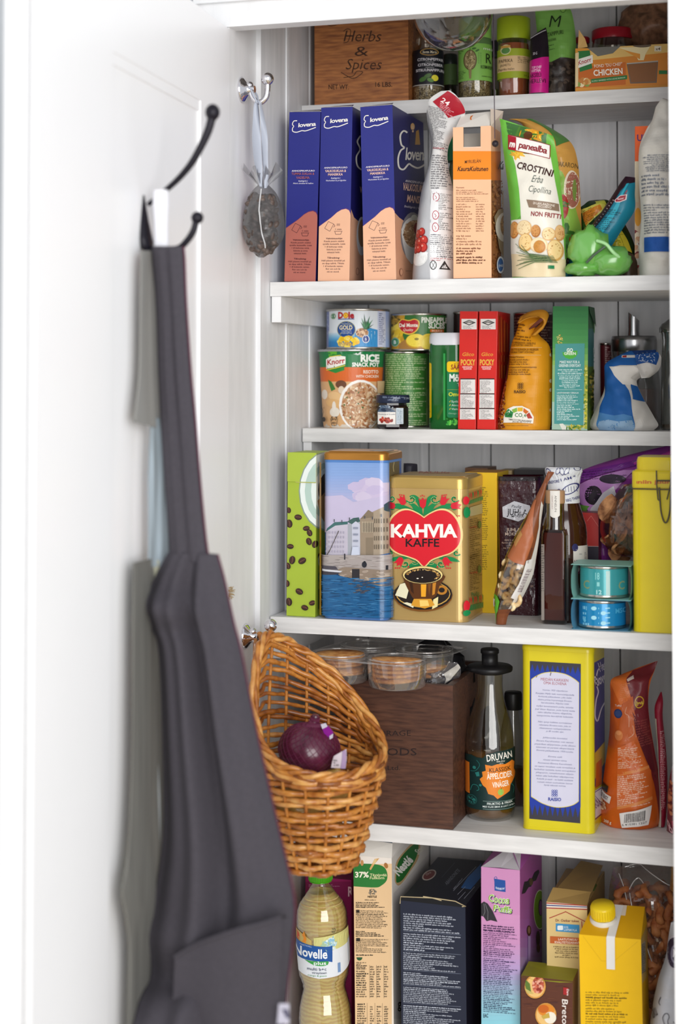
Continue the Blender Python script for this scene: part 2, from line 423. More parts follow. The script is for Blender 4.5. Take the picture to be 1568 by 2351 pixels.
class Round:
    """turned body measured by (half width, y) pairs about axis x=cx in window Zz; origin at base centre"""
    def __init__(s, Zz, cx, prof, Y, zs, dz=0, sy=1):
        s.Z = Zz; s.cx = cx; s.P = prof; yb = prof[-1][1]
        b = at(*Zz(cx, yb), Y); s.org = Vector((at(*Zz(cx, (prof[0][1] + yb) / 2), Y).x, Y, zs)); s.sy = sy
        s.face = math.atan2(CAM.x - s.org.x, s.org.y - CAM.y)
        dist = math.hypot(CAM.x - s.org.x, s.org.y - CAM.y); s.px = dist / F * 1.0; s.k = s.px / Zz.k * (1.0)
        ct = ROT.col[2]; view = Vector((math.sin(s.face), -math.cos(s.face), 0)); s.k = (Vector((s.org.x - CAM.x, s.org.y - CAM.y, 0)).dot(Vector((-math.sin(YAW), math.cos(YAW), 0)))) / F / Zz.k
        z0 = b.z; s.q = [(hw * s.k, max(0, at(*Zz(cx, y), Y).z - z0)) for hw, y in prof]; s.zb = z0
        s.H = s.q[0][1]; s.mb = MB()
    def prof(s, y0=None, y1=None, dr=0):
        Q = list(reversed(s.q)); return [(max(r + dr, .0001), z) for r, z in Q]
    def rad(s, z):
        Q = list(reversed(s.q))
        for (r0, a), (r1, b) in zip(Q[:-1], Q[1:]):
            if a <= z <= b: return r0 + (r1 - r0) * ((z - a) / (b - a) if b > a else 0)
        return Q[-1][0] if z > Q[-1][1] else Q[0][0]
    def zof(s, y): return at(*s.Z(s.cx, y), s.org.y).z - s.zb
    def surf(s, a, z, off): r = s.rad(z) + off; return Vector((r * math.sin(a), -r * math.cos(a) * s.sy, z))
    def print(s, mb, cv, extra=.0002, sag=0):
        """canvas window: full visible half turn"""
        H = s.H
        def tov(x, y):
            z = s.zof(y); hw = max(s.rad(z) / s.k, 1e-6); t = max(-.999, min(.999, (x - s.cx) / hw))
            z += sag * (1 - math.sqrt(1 - t * t)); return math.asin(t) / PI + .5, z / H
        emit(mb, cv, tov, lambda u, v, off: s.surf((u - .5) * PI, v * H, off), .04, .08, extra=extra, smooth=True)
    def ring(s, y0, y1, mat, mb=None, dr=.0004, a0=-PI, a1=PI, n=40):
        mb = mb or s.mb; z0, z1 = s.zof(y1), s.zof(y0); m = 20
        G = [[s.surf(a0 + (a1 - a0) * i / n, z0 + (z1 - z0) * j / m, dr) for i in range(n + 1)] for j in range(m + 1)]
        for j in range(m): mb.add(G[j] + G[j + 1], [(i, i + 1, n + 2 + i, n + 1 + i) for i in range(n)], mat, True)
    def root(s, name, label, cat, group=None, lean=0):
        s.t = thing(name, label, cat, s.org, (0, lean, s.face), group); return s.t
# ------------------------------------------------------------------ the setting
PAINT = M2('#e6e6e7', '#efeff0', .42, (6, 6, 1), 14, 4, .3, .7, bump=.04)
PAINTS = M2('#d6d5d4', '#eae9e8', .5, (1.5, 14, 14), 10, 5, .3, .7, bump=.05)    # brushed shelf paint, grain along the board
PAINTB = M2('#dcdddf', '#ebebed', .55, (8, 8, .8), 12, 4, .3, .7, bump=.05)
DOORM = M('#fafafc', .35, var=.01)
DARKGAP = M('#6d6b69', .8)
def struct(name, mb, **k): return tag(mb.build(name), kind='structure')
XL, XR, YB, YF, HB = 0.0, .60, .285, -.132, 1.9385
m = MB(); m.box(-1.6, 2.4, -3.4, YF, -.02, 0, M('#b9a98f', .5)); struct('floor', m)
def board_wall(axis, fixed, a0, a1, z0, z1, pitch, inward, mat, start):
    """beadboard: boards separated by grooves with a raised bead"""
    m = MB(); a = start; th = .012
    cuts = []
    while a < a1: cuts.append(a); a += pitch
    cuts = [a0] + [c for c in cuts if c > a0 + .004] + [a1]
    for b0, b1 in zip(cuts[:-1], cuts[1:]):
        g = .0022; lo, hi = b0 + g / 2, b1 - g / 2
        if axis == 'x':
            m.box(lo, hi, fixed, fixed + th, z0, z1, mat); m.box(b1 - .013, b1 - .0105, fixed - .0018, fixed + .002, z0, z1, mat)
        else:
            m.box(fixed - th * inward if inward > 0 else fixed, fixed if inward > 0 else fixed + th, lo, hi, z0, z1, mat)
            if b1 < a1 - .001: m.box(fixed - .002, fixed + .0018, b1 - .013, b1 - .0105, z0, z1, mat)
    return m
m = board_wall('x', YB, XL - .02, XR + .02, .1, 2.35, .0915, 1, PAINTB, .052); m.box(XL - .03, XR + .03, YB + .008, YB + .03, .05, 2.4, DARKGAP); struct('wall_back', m)
m = MB()
for y0, y1 in ((-.033, .075), (.0775, .175), (.1775, .285)): m.box(-.016, 0, y0, y1, .1, 2.35, PAINTB)
for y in (.064, .164): m.box(-.002, .0022, y, y + .005, .1, 2.35, PAINTB)
m.box(-.03, -.012, -.03, .3, .1, 2.35, DARKGAP); struct('wall_left', m)
m = MB(); m.box(XR, XR + .02, -.11, .3, .1, 2.35, PAINTB); struct('wall_right', m)
m = MB(); m.box(-.03, XR + .03, -.11, .3, 2.13, 2.15, PAINTB); struct('ceiling', m)
# door frame in front of the shelves: jambs, header, and the house wall around it
m = MB(); m.box(-.045, -.006, YF, -.034, .05, 2.2, PAINT); m.box(-.012, .0003, -.0345, -.0325, .1, 2.35, PAINTB); struct('trim_1', m)
m = MB(); m.box(-.05, .62, YF - .004, YF + .022, HB, 2.3, PAINT); m.box(-.05, .62, YF - .012, YF - .003, HB + .03, HB + .055, PAINT); struct('trim_2', m)
m = MB(); m.box(.5345, .64, YF - .002, YF + .022, .05, 2.3, PAINT); struct('trim_3', m)
m = MB(); m.box(-1.6, -.045, YF + .004, YF + .1, 0, 2.5, M('#c6cace', .6)); m.box(.63, 2.4, YF + .004, YF + .1, 0, 2.5, M('#c6cace', .6))
m.box(-.05, .64, YF + .004, YF + .1, 2.25, 2.5, M('#c6cace', .6)); struct('wall_front', m)
# the open door: hinged on the left jamb, swung out towards the room
DT = math.radians(5.2); DDIR = Vector((math.sin(DT), -math.cos(DT), 0)); DN = Vector((math.cos(DT), math.sin(DT), 0)); HG = Vector((-.006, YF, 0)); DL = .615
def dpt(t, z, n=0): return HG + DDIR * t + DN * n + Vector((0, 0, z))
def dbox(m, t0, t1, z0, z1, n0, n1, mat):
    V = [dpt(t, z, n) for z in (z0, z1) for t, n in ((t0, n0), (t1, n0), (t1, n1), (t0, n1))]
    m.add(V, [(0, 3, 2, 1), (4, 5, 6, 7), (0, 1, 5, 4), (1, 2, 6, 5), (2, 3, 7, 6), (3, 0, 4, 7)], mat)
m = MB(); zt = HB - .002; T0, T1, ZPT = .12, .42, 1.827
dbox(m, 0, DL, .06, zt, -.03, -.0035, DOORM)
dbox(m, 0, T0, .06, zt, -.010, 0, DOORM); dbox(m, T1, DL, .06, zt, -.010, 0, DOORM); dbox(m, T0, T1, ZPT, zt, -.010, 0, DOORM); dbox(m, T0, T1, .06, .45, -.010, 0, DOORM)
dbox(m, T0, T1, ZPT - .012, ZPT, -.005, -.0015, DOORM)
struct('door_1', m)
# shelves and their bearers
def shelf(label, x0, x1, yf, zt, th=.0185):
    m = MB(); yb = YB - .001
    m.box(x0, x1, yf, yb, zt - th, zt, PAINTS)
    return tag(m.build('shelf', None), label, 'shelf')
shelf('white painted shelf board at the very top, under the spice jars and the herbs box', .0008, XR - .001, .13, S1)
shelf('white painted shelf board under the dark blue porridge boxes', .0008, XR - .001, 0, S2)
shelf('white painted shelf board under the cans and the two red boxes', .0025, XR - .001, .13, S3)
shelf('white painted shelf board under the gold coffee tin', .0022, XR - .001, 0, S4, .020)
shelf('white painted shelf board under the vinegar bottle, lowest in view', .0022, XR - .001, 0, S5, .021)
shelf('white painted shelf board under the tall cartons at the bottom of the cupboard', .0022, XR - .001, 0, S6)
def bearer(label, yf, zt, h, w=.013):
    m = MB(); m.box(.0023, .0023 + w, yf, YB - .001, zt - h, zt, PAINT)
    tag(m.build('shelf_bearer'), label, 'shelf bearer')
bearer('white wooden bearer strip under the left end of the shelf with the porridge boxes', .003, S2 - .0187, .034)
bearer('white wooden bearer strip under the left end of the cans shelf', .134, S3 - .0187, .04, .012)
bearer('white wooden bearer strip under the top shelf, behind the blue boxes', .134, S1 - .0187, .034)
bearer('white wooden bearer strip under the coffee tin shelf, behind the wicker basket', .003, S4 - .0202, .034)
bearer('white wooden bearer strip under the lowest visible shelf board', .003, S5 - .0212, .034)
# ------------------------------------------------------------------ second shelf: porridge boxes, pouch, bags
def slit_flap(c, col='#20235f', edge='#c9c4bb', hh=.006):
    m = MB(); w = c.w; m.add([(-w / 2 + .001, .001, c.h + .0004), (w / 2 - .001, .001, c.h + .0004), (w / 2 - .004, .02, c.h + hh), (-w / 2 + .012, .018, c.h + hh * .8)], [(0, 1, 2, 3)], M(col, .5))
    m.add([(-w / 2 + .001, .001, c.h + .0008), (w / 2 - .001, .001, c.h + .0008), (w / 2 - .001, .0016, c.h + .0016), (-w / 2 + .001, .0016, c.h + .0016)], [(0, 1, 2, 3)], M(edge, .6)); return m
def porridge(Zt, TL, TR, BR, BL, dark, sidecv, label, Y=.012):
    c = Carton(Zt, TL, TR, BR, BL, Y, S2, .16); c.w -= .0008
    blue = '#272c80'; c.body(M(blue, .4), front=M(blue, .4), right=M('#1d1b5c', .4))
    sal = '#ecb795' if not dark else '#b4695c'; tx = '#4a2130' if not dark else '#3a1424'
    q = Cv(.4); dx = 0
    hill = [(905, 1402), (905, 1040), (940, 1015), (990, 980), (1030, 945), (1060, 928), (1090, 922), (1112, 932), (1122, 950), (1128, 990), (1150, 1402)]
    q.poly([(x + (2 if y < 1100 else 0), y - 5) for x, y in hill], '#5b2a78' if not dark else '#6b2a5a').poly(hill, sal)
    q.poly([(940, 1070), (975, 1003), (1012, 1022), (985, 1070)], sal)
    for L in ([(948, 1050), (972, 1005), (1010, 1022), (985, 1070), (948, 1050)], [(1008, 1020), (1020, 1035), (1008, 1043)], [(1015, 1070), (1072, 1070)], [(1020, 1072), (1026, 1090), (1062, 1090), (1068, 1072)]): q.line(L, 2.6, tx)
    for k in (0, 8, 16): q.line([(1036 + k, 1034), (1032 + k, 1029), (1037 + k, 1024), (1033 + k, 1019)], 2, tx)
    q.text('1 min', 1023, 1066, 1061, 9.5, tx, .02)
    q.text('lovena', 958, 1082, 352, 27, '#f4efe8', .025, .12, -4, 0, .9)
    q.line(smooth_pts([(948, 308), (925, 310), (916, 332), (926, 345), (918, 360), (922, 380), (950, 386), (985, 376), (1010, 378), (1045, 368), (1082, 355)], 4), 6, '#f4efe8')
    q.text('ANNOSPIKAPUURO', 928, 1090, 654, 10.5, '#f6eef0', .02)
    pc = '#f3c9b4' if not dark else '#a85f62'
    if dark: q.text('TUMMA SUKLAA &', 928, 1088, 676, 15, pc, .03).text('VADELMA', 962, 1056, 703, 16, pc, .03)
    else: q.text('VALKOSUKLAA &', 936, 1082, 678, 16, pc, .035).text('MANSIKKA', 958, 1060, 701, 15, pc, .035)
    q.text('Snabbgröt |', 978, 1042, 722, 9, '#e8e4f4', .02, .2).text('Vitchoklad & jordgubbe' if not dark else 'Mörk choklad & hallon', 942, 1084, 738, 9, '#e8e4f4', .01, .2)
    T = [('Valmistusohje:', 960, 1076, 1), ('Kaada pussin sisältö', 948, 1088, 0), ('syvälle lautaselle. Lisää', 940, 1096, 0), ('1 dl kiehuvaa vettä.', 956, 1080, 0), ('Sekoita ja anna', 968, 1068, 0), ('tekeytyä hetki.', 972, 1062, 0), (None, 0, 0, 0),
         ('Tillredning:', 974, 1062, 1), ('Häll påsens innehåll på', 936, 1098, 0), ('en djup tallrik. Tillsätt', 942, 1094, 0), ('1 dl kokande vatten.', 950, 1088, 0), ('Rör om och låt', 968, 1070, 0), ('stå en stund.', 976, 1062, 0)]
    for i, (t, a, b, bo) in enumerate(T):
        if t: q.text(t, a, b, 1122 + 18.3 * i, 10, tx, .03 if bo else .005)
    base = Carton(ZB, (890, 252), (1108, 243), (1134, 1395), (915, 1402), Y, S2, .118)
    # the same print on each box: read in the window of the widest one, laid on this front
    B4 = [(890, 250), (1110, 246), (1134, 1396), (915, 1402)]
    def tov(x, y):
        v = (1399 - y) / (1399 - 248); xl = 915 + (890 - 915) * v; xr = 1134 + (1109 - 1134) * v; return (x - xl) / (xr - xl), v
    w, h = c.w, c.h
    emit(c.mb, q, tov, lambda u, v, off: Vector(((u - .5) * w, -off, v * h)))
    if sidecv: c.side(sidecv, ZB)
    t = c.part('porridge_box', label, 'cereal box')
    slit_flap(c).build('flap', t)
s3 = Cv(.4)
s3.poly([(1110, 940), (1150, 985), (1185, 1010), (1240, 1040), (1400, 1050), (1400, 1420), (1100, 1420)], '#e8ae8a')
s3.text('lovena', 1192, 1338, 600, 80, '#f2eee6', .02, .05, 2, 0, .9)
s3.line(smooth_pts([(1205, 420), (1180, 408), (1158, 440), (1165, 500), (1185, 520), (1160, 540), (1144, 590), (1150, 650), (1180, 665), (1215, 628), (1235, 640), (1280, 655), (1340, 620)], 5), 11, '#f2eee6')
s3.ell(1240, 380, 14, 24, '#e8b878').ell(1241, 385, 8, 13, '#f0cda8').poly([(1225, 400), (1258, 400), (1268, 500), (1218, 500)], '#2a2558').poly([(1262, 410), (1280, 400), (1290, 500), (1256, 500)], '#c9973c').ell(1241, 410, 6, 8, '#f0cda8')
s3.text('ANNOSPIKAPUURO', 1190, 1330, 748, 15, '#efe6ee', .02, 0, 8).text('VALKOSUKLAA', 1172, 1350, 800, 46, '#f0c3ae', .03, 0, 8).text('MANSIKKA', 1200, 1352, 880, 46, '#f0c3ae', .03, 0, 8)
s3.text('Snabbgröt | Vitchoklad', 1182, 1350, 916, 14, '#e8e4f4', .01, .2, 8)
s3.ell(1238, 1110, 78, 160, '#8d8a92').poly([(1163, 1060), (1172, 1150), (1195, 1250), (1230, 1296), (1330, 1296), (1330, 1060)], '#e9e7e4').ell(1250, 1088, 86, 108, '#f2f0ec').ell(1252, 1095, 74, 92, '#b98f68')
s3.scatter(110, inell(1240, 1095, 64, 86), 9, 4, ['#d9b48c', '#c59a70', '#a97c55', '#e8cdaa', '#8a6242']).ell(1262, 1060, 18, 40, '#8e2a22').ell(1245, 985, 20, 18, '#dfe3d8')
s3.ell(1160, 1350, 12, 26, '#b78267').ell(1160, 1350, 8, 20, '#e8ae8a').text('Suomesta', 1188, 1226, 1345, 9, '#7a4a35')
porridge(ZB, (890, 248), (1108, 243), (1134, 1395), (915, 1402), False, s3, 'dark blue porridge box with a maiden on its visible side')
s2 = Cv(.4); s2.poly([(830, 930), (850, 985), (885, 1015), (940, 1040), (940, 1420), (815, 1420)], '#e8ae8a').line(smooth_pts([(893, 440), (872, 480), (890, 530), (866, 580), (872, 640), (900, 668)], 5), 10, '#f2eee6').text('V', 888, 905, 820, 40, '#f0c3ae', .03).ell(900, 1110, 34, 130, '#e9e7e4').ell(903, 1090, 26, 92, '#b98f68').ell(872, 1345, 12, 26, '#b78267').ell(872, 1345, 8, 20, '#e8ae8a')
porridge(ZB, (630, 258), (842, 250), (822, 1400), (607, 1402), False, s2, 'middle one of three dark blue porridge boxes, pink at the bottom, standing slightly tilted')
porridge(ZB, (422, 287), (625, 284), (600, 1415), (380, 1412), True, None, 'leftmost porridge box, dark blue with a reddish brown lower part')

# white pouch with folded top
P = Pouch(ZC, [(262, 22, 312, 18, .001, -.02), (205, 62, 352, 52, .002, -.018), (188, 120, 395, 130, .006, -.01), (192, 190, 368, 200, .012), (207, 260, 325, 270, .02), (212, 340, 300, 345, .028), (195, 440, 305, 440, .036), (160, 560, 330, 560, .045), (140, 700, 333, 700, .05), (125, 850, 333, 850, .055), (110, 1026, 334, 1020, .055)], .04, S2, wr=.004, wf=22, seed=3)
mb = MB(); P.body(mb, M('#d4d3d2', .35), nu=20, nv=44)
q = Cv(.35); q.poly([(222, 80), (300, 15), (420, 130), (310, 170)], '#a8172b').text('24', 262, 312, 78, 26, '#f5e8e8', .02, 0, 34).para(262, 84, 350, 130, 5, '#e8b8c0', slope=.55)
q.poly([(190, 120), (232, 250), (215, 420), (190, 500), (196, 380)], '#9c9b9c').para(200, 100, 300, 330, 26, '#5b5b60', x0b=232, x1b=320, slope=.25).para(232, 370, 326, 560, 15, '#5c5a60').text('Ainekset', 232, 290, 340, 10, '#a8172b', .02)
q.poly([(150, 520), (225, 380), (222, 520), (240, 700), (236, 1026), (100, 1026)], '#b9babd').poly([(236, 560), (350, 560), (350, 1026), (236, 1026)], '#e6e5e6')
q.para(238, 572, 330, 640, 8, '#444', x0b=276).para(276, 640, 330, 790, 14, '#444').para(238, 800, 345, 925, 12, '#6a6a70', boldp=.3).para(238, 925, 345, 945, 2, '#a8172b')
for y in (602, 700, 765): q.ell(262, y, 17, 25, '#b02238').ell(262, y, 14, 21, '#e6e5e6').line([(256, y - 8), (266, y + 4), (260, y + 12)], 2.5, '#b02238')
q.ell(252, 967, 17, 25, '#333').ell(252, 967, 13, 20, '#e6e5e6').line([(244, 950), (261, 984)], 2.5, '#333').line([(261, 950), (244, 984)], 2.5, '#333').poly([(302, 940), (325, 988), (280, 988)], '#333').poly([(302, 955), (314, 981), (290, 981)], '#e6e5e6').text('07', 294, 310, 979, 9, '#333')
q.ell(172, 920, 52, 52, '#dfdfdd').poly([(118, 900), (226, 900), (205, 955), (150, 968), (122, 945)], '#ececea')
for x, y, r in ((160, 800, 22), (190, 790, 20), (145, 850, 24), (178, 845, 24), (205, 835, 22), (150, 880, 22), (200, 872, 24), (172, 880, 20)): q.ell(x, y, r, r * 1.15, '#8e1a18').ell(x - 2, y - 2, r * .8, r * .92, '#c4352a').ell(x - 5, y - 8, r * .25, r * .25, '#ea9a88')
P.print(mb, q); P.done(mb, 'food_pouch', 'white pouch with folded top and a bowl of red berries, leaning beside the blue box', 'food pouch')

# small bottle behind, mostly hidden
r = Round(ZC, 330, [(12, 262), (14, 285), (14, 330), (30, 420), (40, 520), (40, 1010)], .16, S2); r.mb.lathe(r.prof(), M('#6f7c58', .2))
t = r.root('sauce_bottle', 'green capped bottle half hidden behind the white pouch and the orange carton', 'bottle'); r.mb.build('bottle_body', t)
m = MB(); m.lathe([(.016, r.H - .02), (.0165, r.H + .012), (.014, r.H + .016)], M('#1c7d4a', .4)); m.build('cap', t)

# opened oat bran carton
c = Carton(ZC, (328, 216), (533, 212), (536, 1020), (331, 1022), .012, S2, .06)
w, d, h = c.w, c.d, c.h; sal = M('#f7bf97', .55); mb = c.mb; ins = M('#e6dfd6', .8)
nx0 = at(*ZC(385, 300), .012).x - c.loc[0]; nx1 = at(*ZC(478, 300), .012).x - c.loc[0]; nz = at(*ZC(430, 322), .012).z - c.loc[2]
mb.box(-w / 2, nx0, 0, .001, 0, h, sal, back=ins); mb.box(nx1, w / 2, 0, .001, 0, h, sal, back=ins); mb.box(nx0, nx1, 0, .001, 0, nz, sal, back=ins)
mb.box(w / 2 - .001, w / 2, .001, d, 0, h, sal, left=ins); mb.box(-w / 2, -w / 2 + .001, .001, d, 0, h, sal, right=ins); mb.box(-w / 2, w / 2, d - .001, d, 0, h, sal, front=ins); mb.box(-w / 2, w / 2, 0, d, 0, .001, sal)
mb.box(-w / 2 + .001, w / 2 - .001, .001, d - .001, .001, h * .78, M('#c9b79a', .9))
q = Cv(.55); q.rect(300, 345, 560, 498, '#f58a1c').text('MYRUELÄN', 392, 478, 412, 17, '#3a2013', .02, .1, -4, 0).text('KauraKuitunen', 352, 516, 452, 24, '#2c170e', .03, .25, 0)
q.text('Kauraset:', 346, 390, 545, 8, '#6b3a22', .02)
for a, b, n in ((552, 580, 3), (590, 620, 3)): q.para(346, a, 520, b, n, '#7a4a2e', fill=.7)
for i in range(12): q.para(346, 626 + i * 13, 440, 638 + i * 13, 1, '#7a4a2e').para(452, 626 + i * 13, 500, 638 + i * 13, 1, '#7a4a2e')
q.para(346, 795, 500, 855, 4, '#7a4a2e', fill=.9).para(346, 862, 480, 905, 3, '#7a4a2e', boldp=.4).para(346, 910, 510, 955, 3, '#5e3219', boldp=.8)
for i in range(24): q.line([(385 + i * 4, 322 + (i % 2) * 5), (389 + i * 4, 322 + ((i + 1) % 2) * 5)], 2, '#fbe3cf', True)
c.front(q)
q = Cv(.5); q.rect(500, 346, 700, 502, '#e87f18').rect(500, 502, 700, 1050, '#a86a36').scatter(500, inrect(533, 505, 660, 1030), 5, 3, ['#8a5226', '#c28a50', '#7a4620', '#b97a40'])
q.poly([(582, 560), (640, 545), (640, 660), (582, 648)], '#d6b98c').poly([(538, 700), (560, 660), (650, 648), (650, 800), (640, 975), (600, 950), (565, 870)], '#a08a68').ell(600, 755, 56, 82, '#e2dacb').ell(600, 745, 30, 62, '#a9814e').scatter(60, inell(600, 740, 28, 55), 5, 4, ['#c49a62', '#8f6a3a', '#b58a52'])
q.text('KauraKuitunen', 556, 720, 442, 42, '#2c170e', .03, .25, 3).ell(570, 958, 20, 46, '#eef2f6').ell(570, 958, 15, 36, '#3a6fb0').text('hyvää', 558, 582, 968, 16, '#f4f4f4', .02, .2)
c.side(q); t = c.part('oat_bran_carton', 'peach and orange oat bran carton with its top punched open', 'carton')
m = MB(); m.add([(-w / 2 + .003, .003, h), (w / 2 - .002, .003, h), (w / 2 - .004, .022, h + .022), (-w / 2 + .006, .024, h + .02)], [(0, 1, 2, 3)], M('#efe9e0', .7))
m.add([(-w / 2 + .018, .0245, h + .0205), (w / 2 - .026, .0245, h + .0215), (w / 2 - .03, .012, h + .0115), (-w / 2 + .022, .012, h + .0105)], [(3, 2, 1, 0)], M('#f07f1a', .5))
m.add([(w / 2 - .001, .003, h), (w / 2 - .001, d, h), (w / 2 + .006, d - .01, h + .026), (w / 2 - .003, .012, h + .024)], [(0, 1, 2, 3)], M('#f3e3d3', .7)); m.build('flap', t)

# crostini bag
P = Pouch(ZC, [(580, 170, 868, 262, .002, -.004), (588, 215, 876, 300, .014), (598, 320, 893, 395, .026), (612, 430, 905, 500, .034), (628, 560, 918, 610, .04), (640, 700, 928, 735, .045), (640, 850, 937, 870, .045), (646, 940, 937, 950, .04), (648, 1013, 935, 1006, .036)], .02, S2, wr=.003, wf=26, seed=5)
mb = MB(); P.body(mb, M('#6fb544', .32), nu=24, nv=40, back=M('#5e9a44', .35))
q = Cv(.32); q.poly([(560, 150), (670, 150), (700, 400), (712, 700), (640, 760), (560, 700)], '#6dbb45')
q.poly([(617, 190), (838, 250), (838, 330), (650, 300), (625, 240)], '#3a6b30').scatter(26, inell(740, 262, 70, 32), 30, 5, ['#e9a91e', '#f2c53a', '#d9921a', '#4a7a2c']).ell(740, 265, 24, 24, '#5a3312')
q.poly([(655, 360), (860, 380), (915, 690), (936, 1010), (642, 1010), (645, 720), (712, 720), (700, 560), (680, 440)], '#e8e3d6')
q.scatter(30, inell(690, 370, 34, 14), 18, 4, ['#e9b93a', '#d9a22a']).poly([(632, 262), (856, 316), (856, 390), (636, 340)], '#f3efe8').line([(632, 262), (856, 316), (856, 390), (636, 340), (632, 262)], 4, '#8f1522').poly([(632, 264), (678, 276), (680, 350), (636, 338)], '#a8162a').text('m', 640, 672, 326, 34, '#f6efe8', .05, 0, 10)
q.text('panealba', 692, 845, 333, 34, '#8a1420', .03, 0, 12, 0, .9).text('CROSTINI', 684, 876, 445, 36, '#3b1a16', .03, 0, 13)
q.text('Erba', 768, 826, 520, 38, '#2c4038', -.005, .2, 8).text('Cipollina', 750, 868, 572, 34, '#2c4038', -.005, .15, 7)
q.poly([(742, 615), (905, 633), (908, 674), (756, 658)], '#8b7460').text('DI LAVORAZIONE', 780, 888, 640, 12, '#efe5d8', .02, 0, 6).text('ESCLUSIVO', 804, 872, 657, 12, '#efe5d8', .02, 0, 6).text('NON FRITTI', 768, 915, 703, 24, '#8e1a24', .03, 0, 4)
q.poly([(640, 900), (940, 930), (940, 1010), (642, 1010)], '#e3d0aa')
for x, y, a, b, cc, dd in ((668, 775, 34, 46, '#b87332', '#d99a55'), (730, 768, 44, 42, '#dcb27a', '#eed6a8'), (795, 785, 26, 34, '#a9672c', '#cf9354'), (862, 800, 34, 36, '#dcae74', '#ecd2a0'), (912, 790, 22, 44, '#c08a50', '#dcb078'), (740, 845, 40, 48, '#c9964e', '#ecca8c'), (812, 860, 48, 40, '#e6c795', '#f0dcb4'), (815, 868, 32, 34, '#b8772e', '#c88a3c'), (893, 885, 38, 58, '#cc9c58', '#e8c98e')):
    q.ell(x, y, a, b, cc).ell(x - 2, y - 3, a * .86, b * .88, dd).scatter(14, inell(x, y, a * .7, b * .7), 3, 2, [cc, '#a87838'])
for i in range(16): q.line([(680 + (i * 37) % 60, 850 + i * 9), (760 + i * 2, 905 + i * 3), (860 + i * 3, 915 + (i * 5) % 40)], 2.6, ('#4d6a3a', '#31502c', '#7a8a5a')[i % 3])
q.rect(858, 966, 888, 984, '#1d7a4a')
P.print(mb, q, .05, .03); P.done(mb, 'snack_bag', 'tall green and cream bag of toasted bread slices in front of the macaroni bag', 'snack bag')
# bag behind it
P = Pouch(ZC, [(625, 172, 760, 172, .003), (700, 200, 868, 228, .02), (740, 300, 965, 300, .035), (760, 420, 1000, 400, .045), (780, 560, 1012, 540, .05), (800, 760, 1022, 780, .05), (810, 1010, 1026, 1010, .045)], .085, S2, seed=8, wr=.003)
mb = MB(); P.body(mb, M('#cf9a4a', .35), nu=18, nv=30)
q = Cv(.35); q.poly([(600, 150), (880, 190), (960, 290), (900, 330), (850, 240)], '#4f7f3e').text('MAKARONI', 900, 1010, 438, 26, '#7a6238', .01, 0, 2).poly([(895, 440), (935, 470), (1026, 780), (1026, 1010), (895, 1010)], '#8cb64a')
q.ell(980, 560, 36, 105, '#e8d8c0').ell(984, 560, 30, 96, '#a86a58').ell(992, 560, 8, 60, '#7d9a4a').rect(895, 480, 918, 545, '#e8eae0').ell(940, 655, 28, 66, '#a5261a').ell(935, 640, 12, 26, '#cf5236').scatter(8, inell(945, 640, 16, 16), 16, 3, ['#4a6a2a']).scatter(24, inell(950, 820, 40, 60), 22, 12, ['#4f8a36', '#6aa648', '#3a6e28']).ell(990, 830, 20, 28, '#9c3a1e')
P.print(mb, q); P.done(mb, 'pasta_bag', 'ochre bag with a tomato picture standing behind the crostini bag', 'food bag')

# seasoning packet lying folded
P = Pouch(ZM, [(720, 850, 800, 790, .004), (716, 900, 880, 782, .02, .0), (716, 980, 960, 790, .03), (735, 1060, 1030, 880, .04), (800, 1150, 1090, 980, .045), (900, 1250, 1150, 1100, .045), (940, 1370, 1195, 1250, .04), (960, 1385, 1190, 1372, .03)], .10, S2, wr=.005, wf=45, seed=11)
mb = MB(); P.body(mb, M('#1f3a1c', .28), nu=16, nv=26)
q = Cv(.3); q.poly([(715, 870), (900, 810), (960, 850), (800, 1000), (750, 1060), (715, 1000)], '#d8d060').poly([(750, 900), (900, 830), (920, 870), (780, 1010)], '#d2822c').para(758, 880, 880, 990, 8, '#3a2c16', slope=-.4).poly([(715, 905), (745, 895), (790, 1010), (745, 1050)], '#2f5a22').poly([(850, 800), (925, 790), (950, 830), (870, 830)], '#c6cc50')
q.poly([(980, 1130), (1075, 1040), (1160, 1225), (960, 1160)], '#d9cc3e').para(985, 1090, 1080, 1200, 9, '#3a3a18', slope=.1).line([(1045, 1050), (1110, 1220)], 3, '#6a6a20').line([(1060, 1080), (1095, 1075)], 3, '#6a6a20')
P.print(mb, q); P.done(mb, 'seasoning_packet', 'crumpled dark green and yellow packet behind the blue chocolate bar', 'packet')
# dark packet at the shelf floor behind the green bag
P = Pouch(ZM, [(1010, 1190, 1160, 1230, .01), (1040, 1280, 1190, 1290, .03), (1060, 1372, 1195, 1372, .03)], .06, S2, wr=.003, seed=4); mb = MB(); P.body(mb, M('#4a3a2c', .4), nu=10, nv=10)
P.done(mb, 'small_packet', 'dark brown packet lying behind the knotted green bag', 'packet')

# chocolate bar packet leaning diagonally
P = Pouch(ZM, [(1095, 592, 1175, 600, .002), (1052, 648, 1175, 672, .012), (1000, 730, 1172, 740, .02), (900, 880, 1170, 870, .024), (770, 1060, 1080, 1010, .024), (650, 1220, 960, 1200, .024), (560, 1330, 860, 1380, .02), (510, 1382, 640, 1392, .01)], .052, S2, wr=.0015, wf=40, seed=6)
mb = MB(); P.body(mb, M('#1b7f98', .35), nu=18, nv=34)
q = Cv(.35); q.poly([(1060, 560), (1180, 590), (1175, 640), (1120, 655), (1060, 720), (640, 1280), (570, 1395), (480, 1395), (1000, 700)], '#2a1020').poly([(1110, 655), (1130, 650), (640, 1330), (600, 1395), (570, 1395)], '#27a5bc')
for i in range(26): q.line([(1000 - i * 17, 790 + i * 22.5), (1008 - i * 17, 797 + i * 22.5)], 5, '#d8c8c8', True)
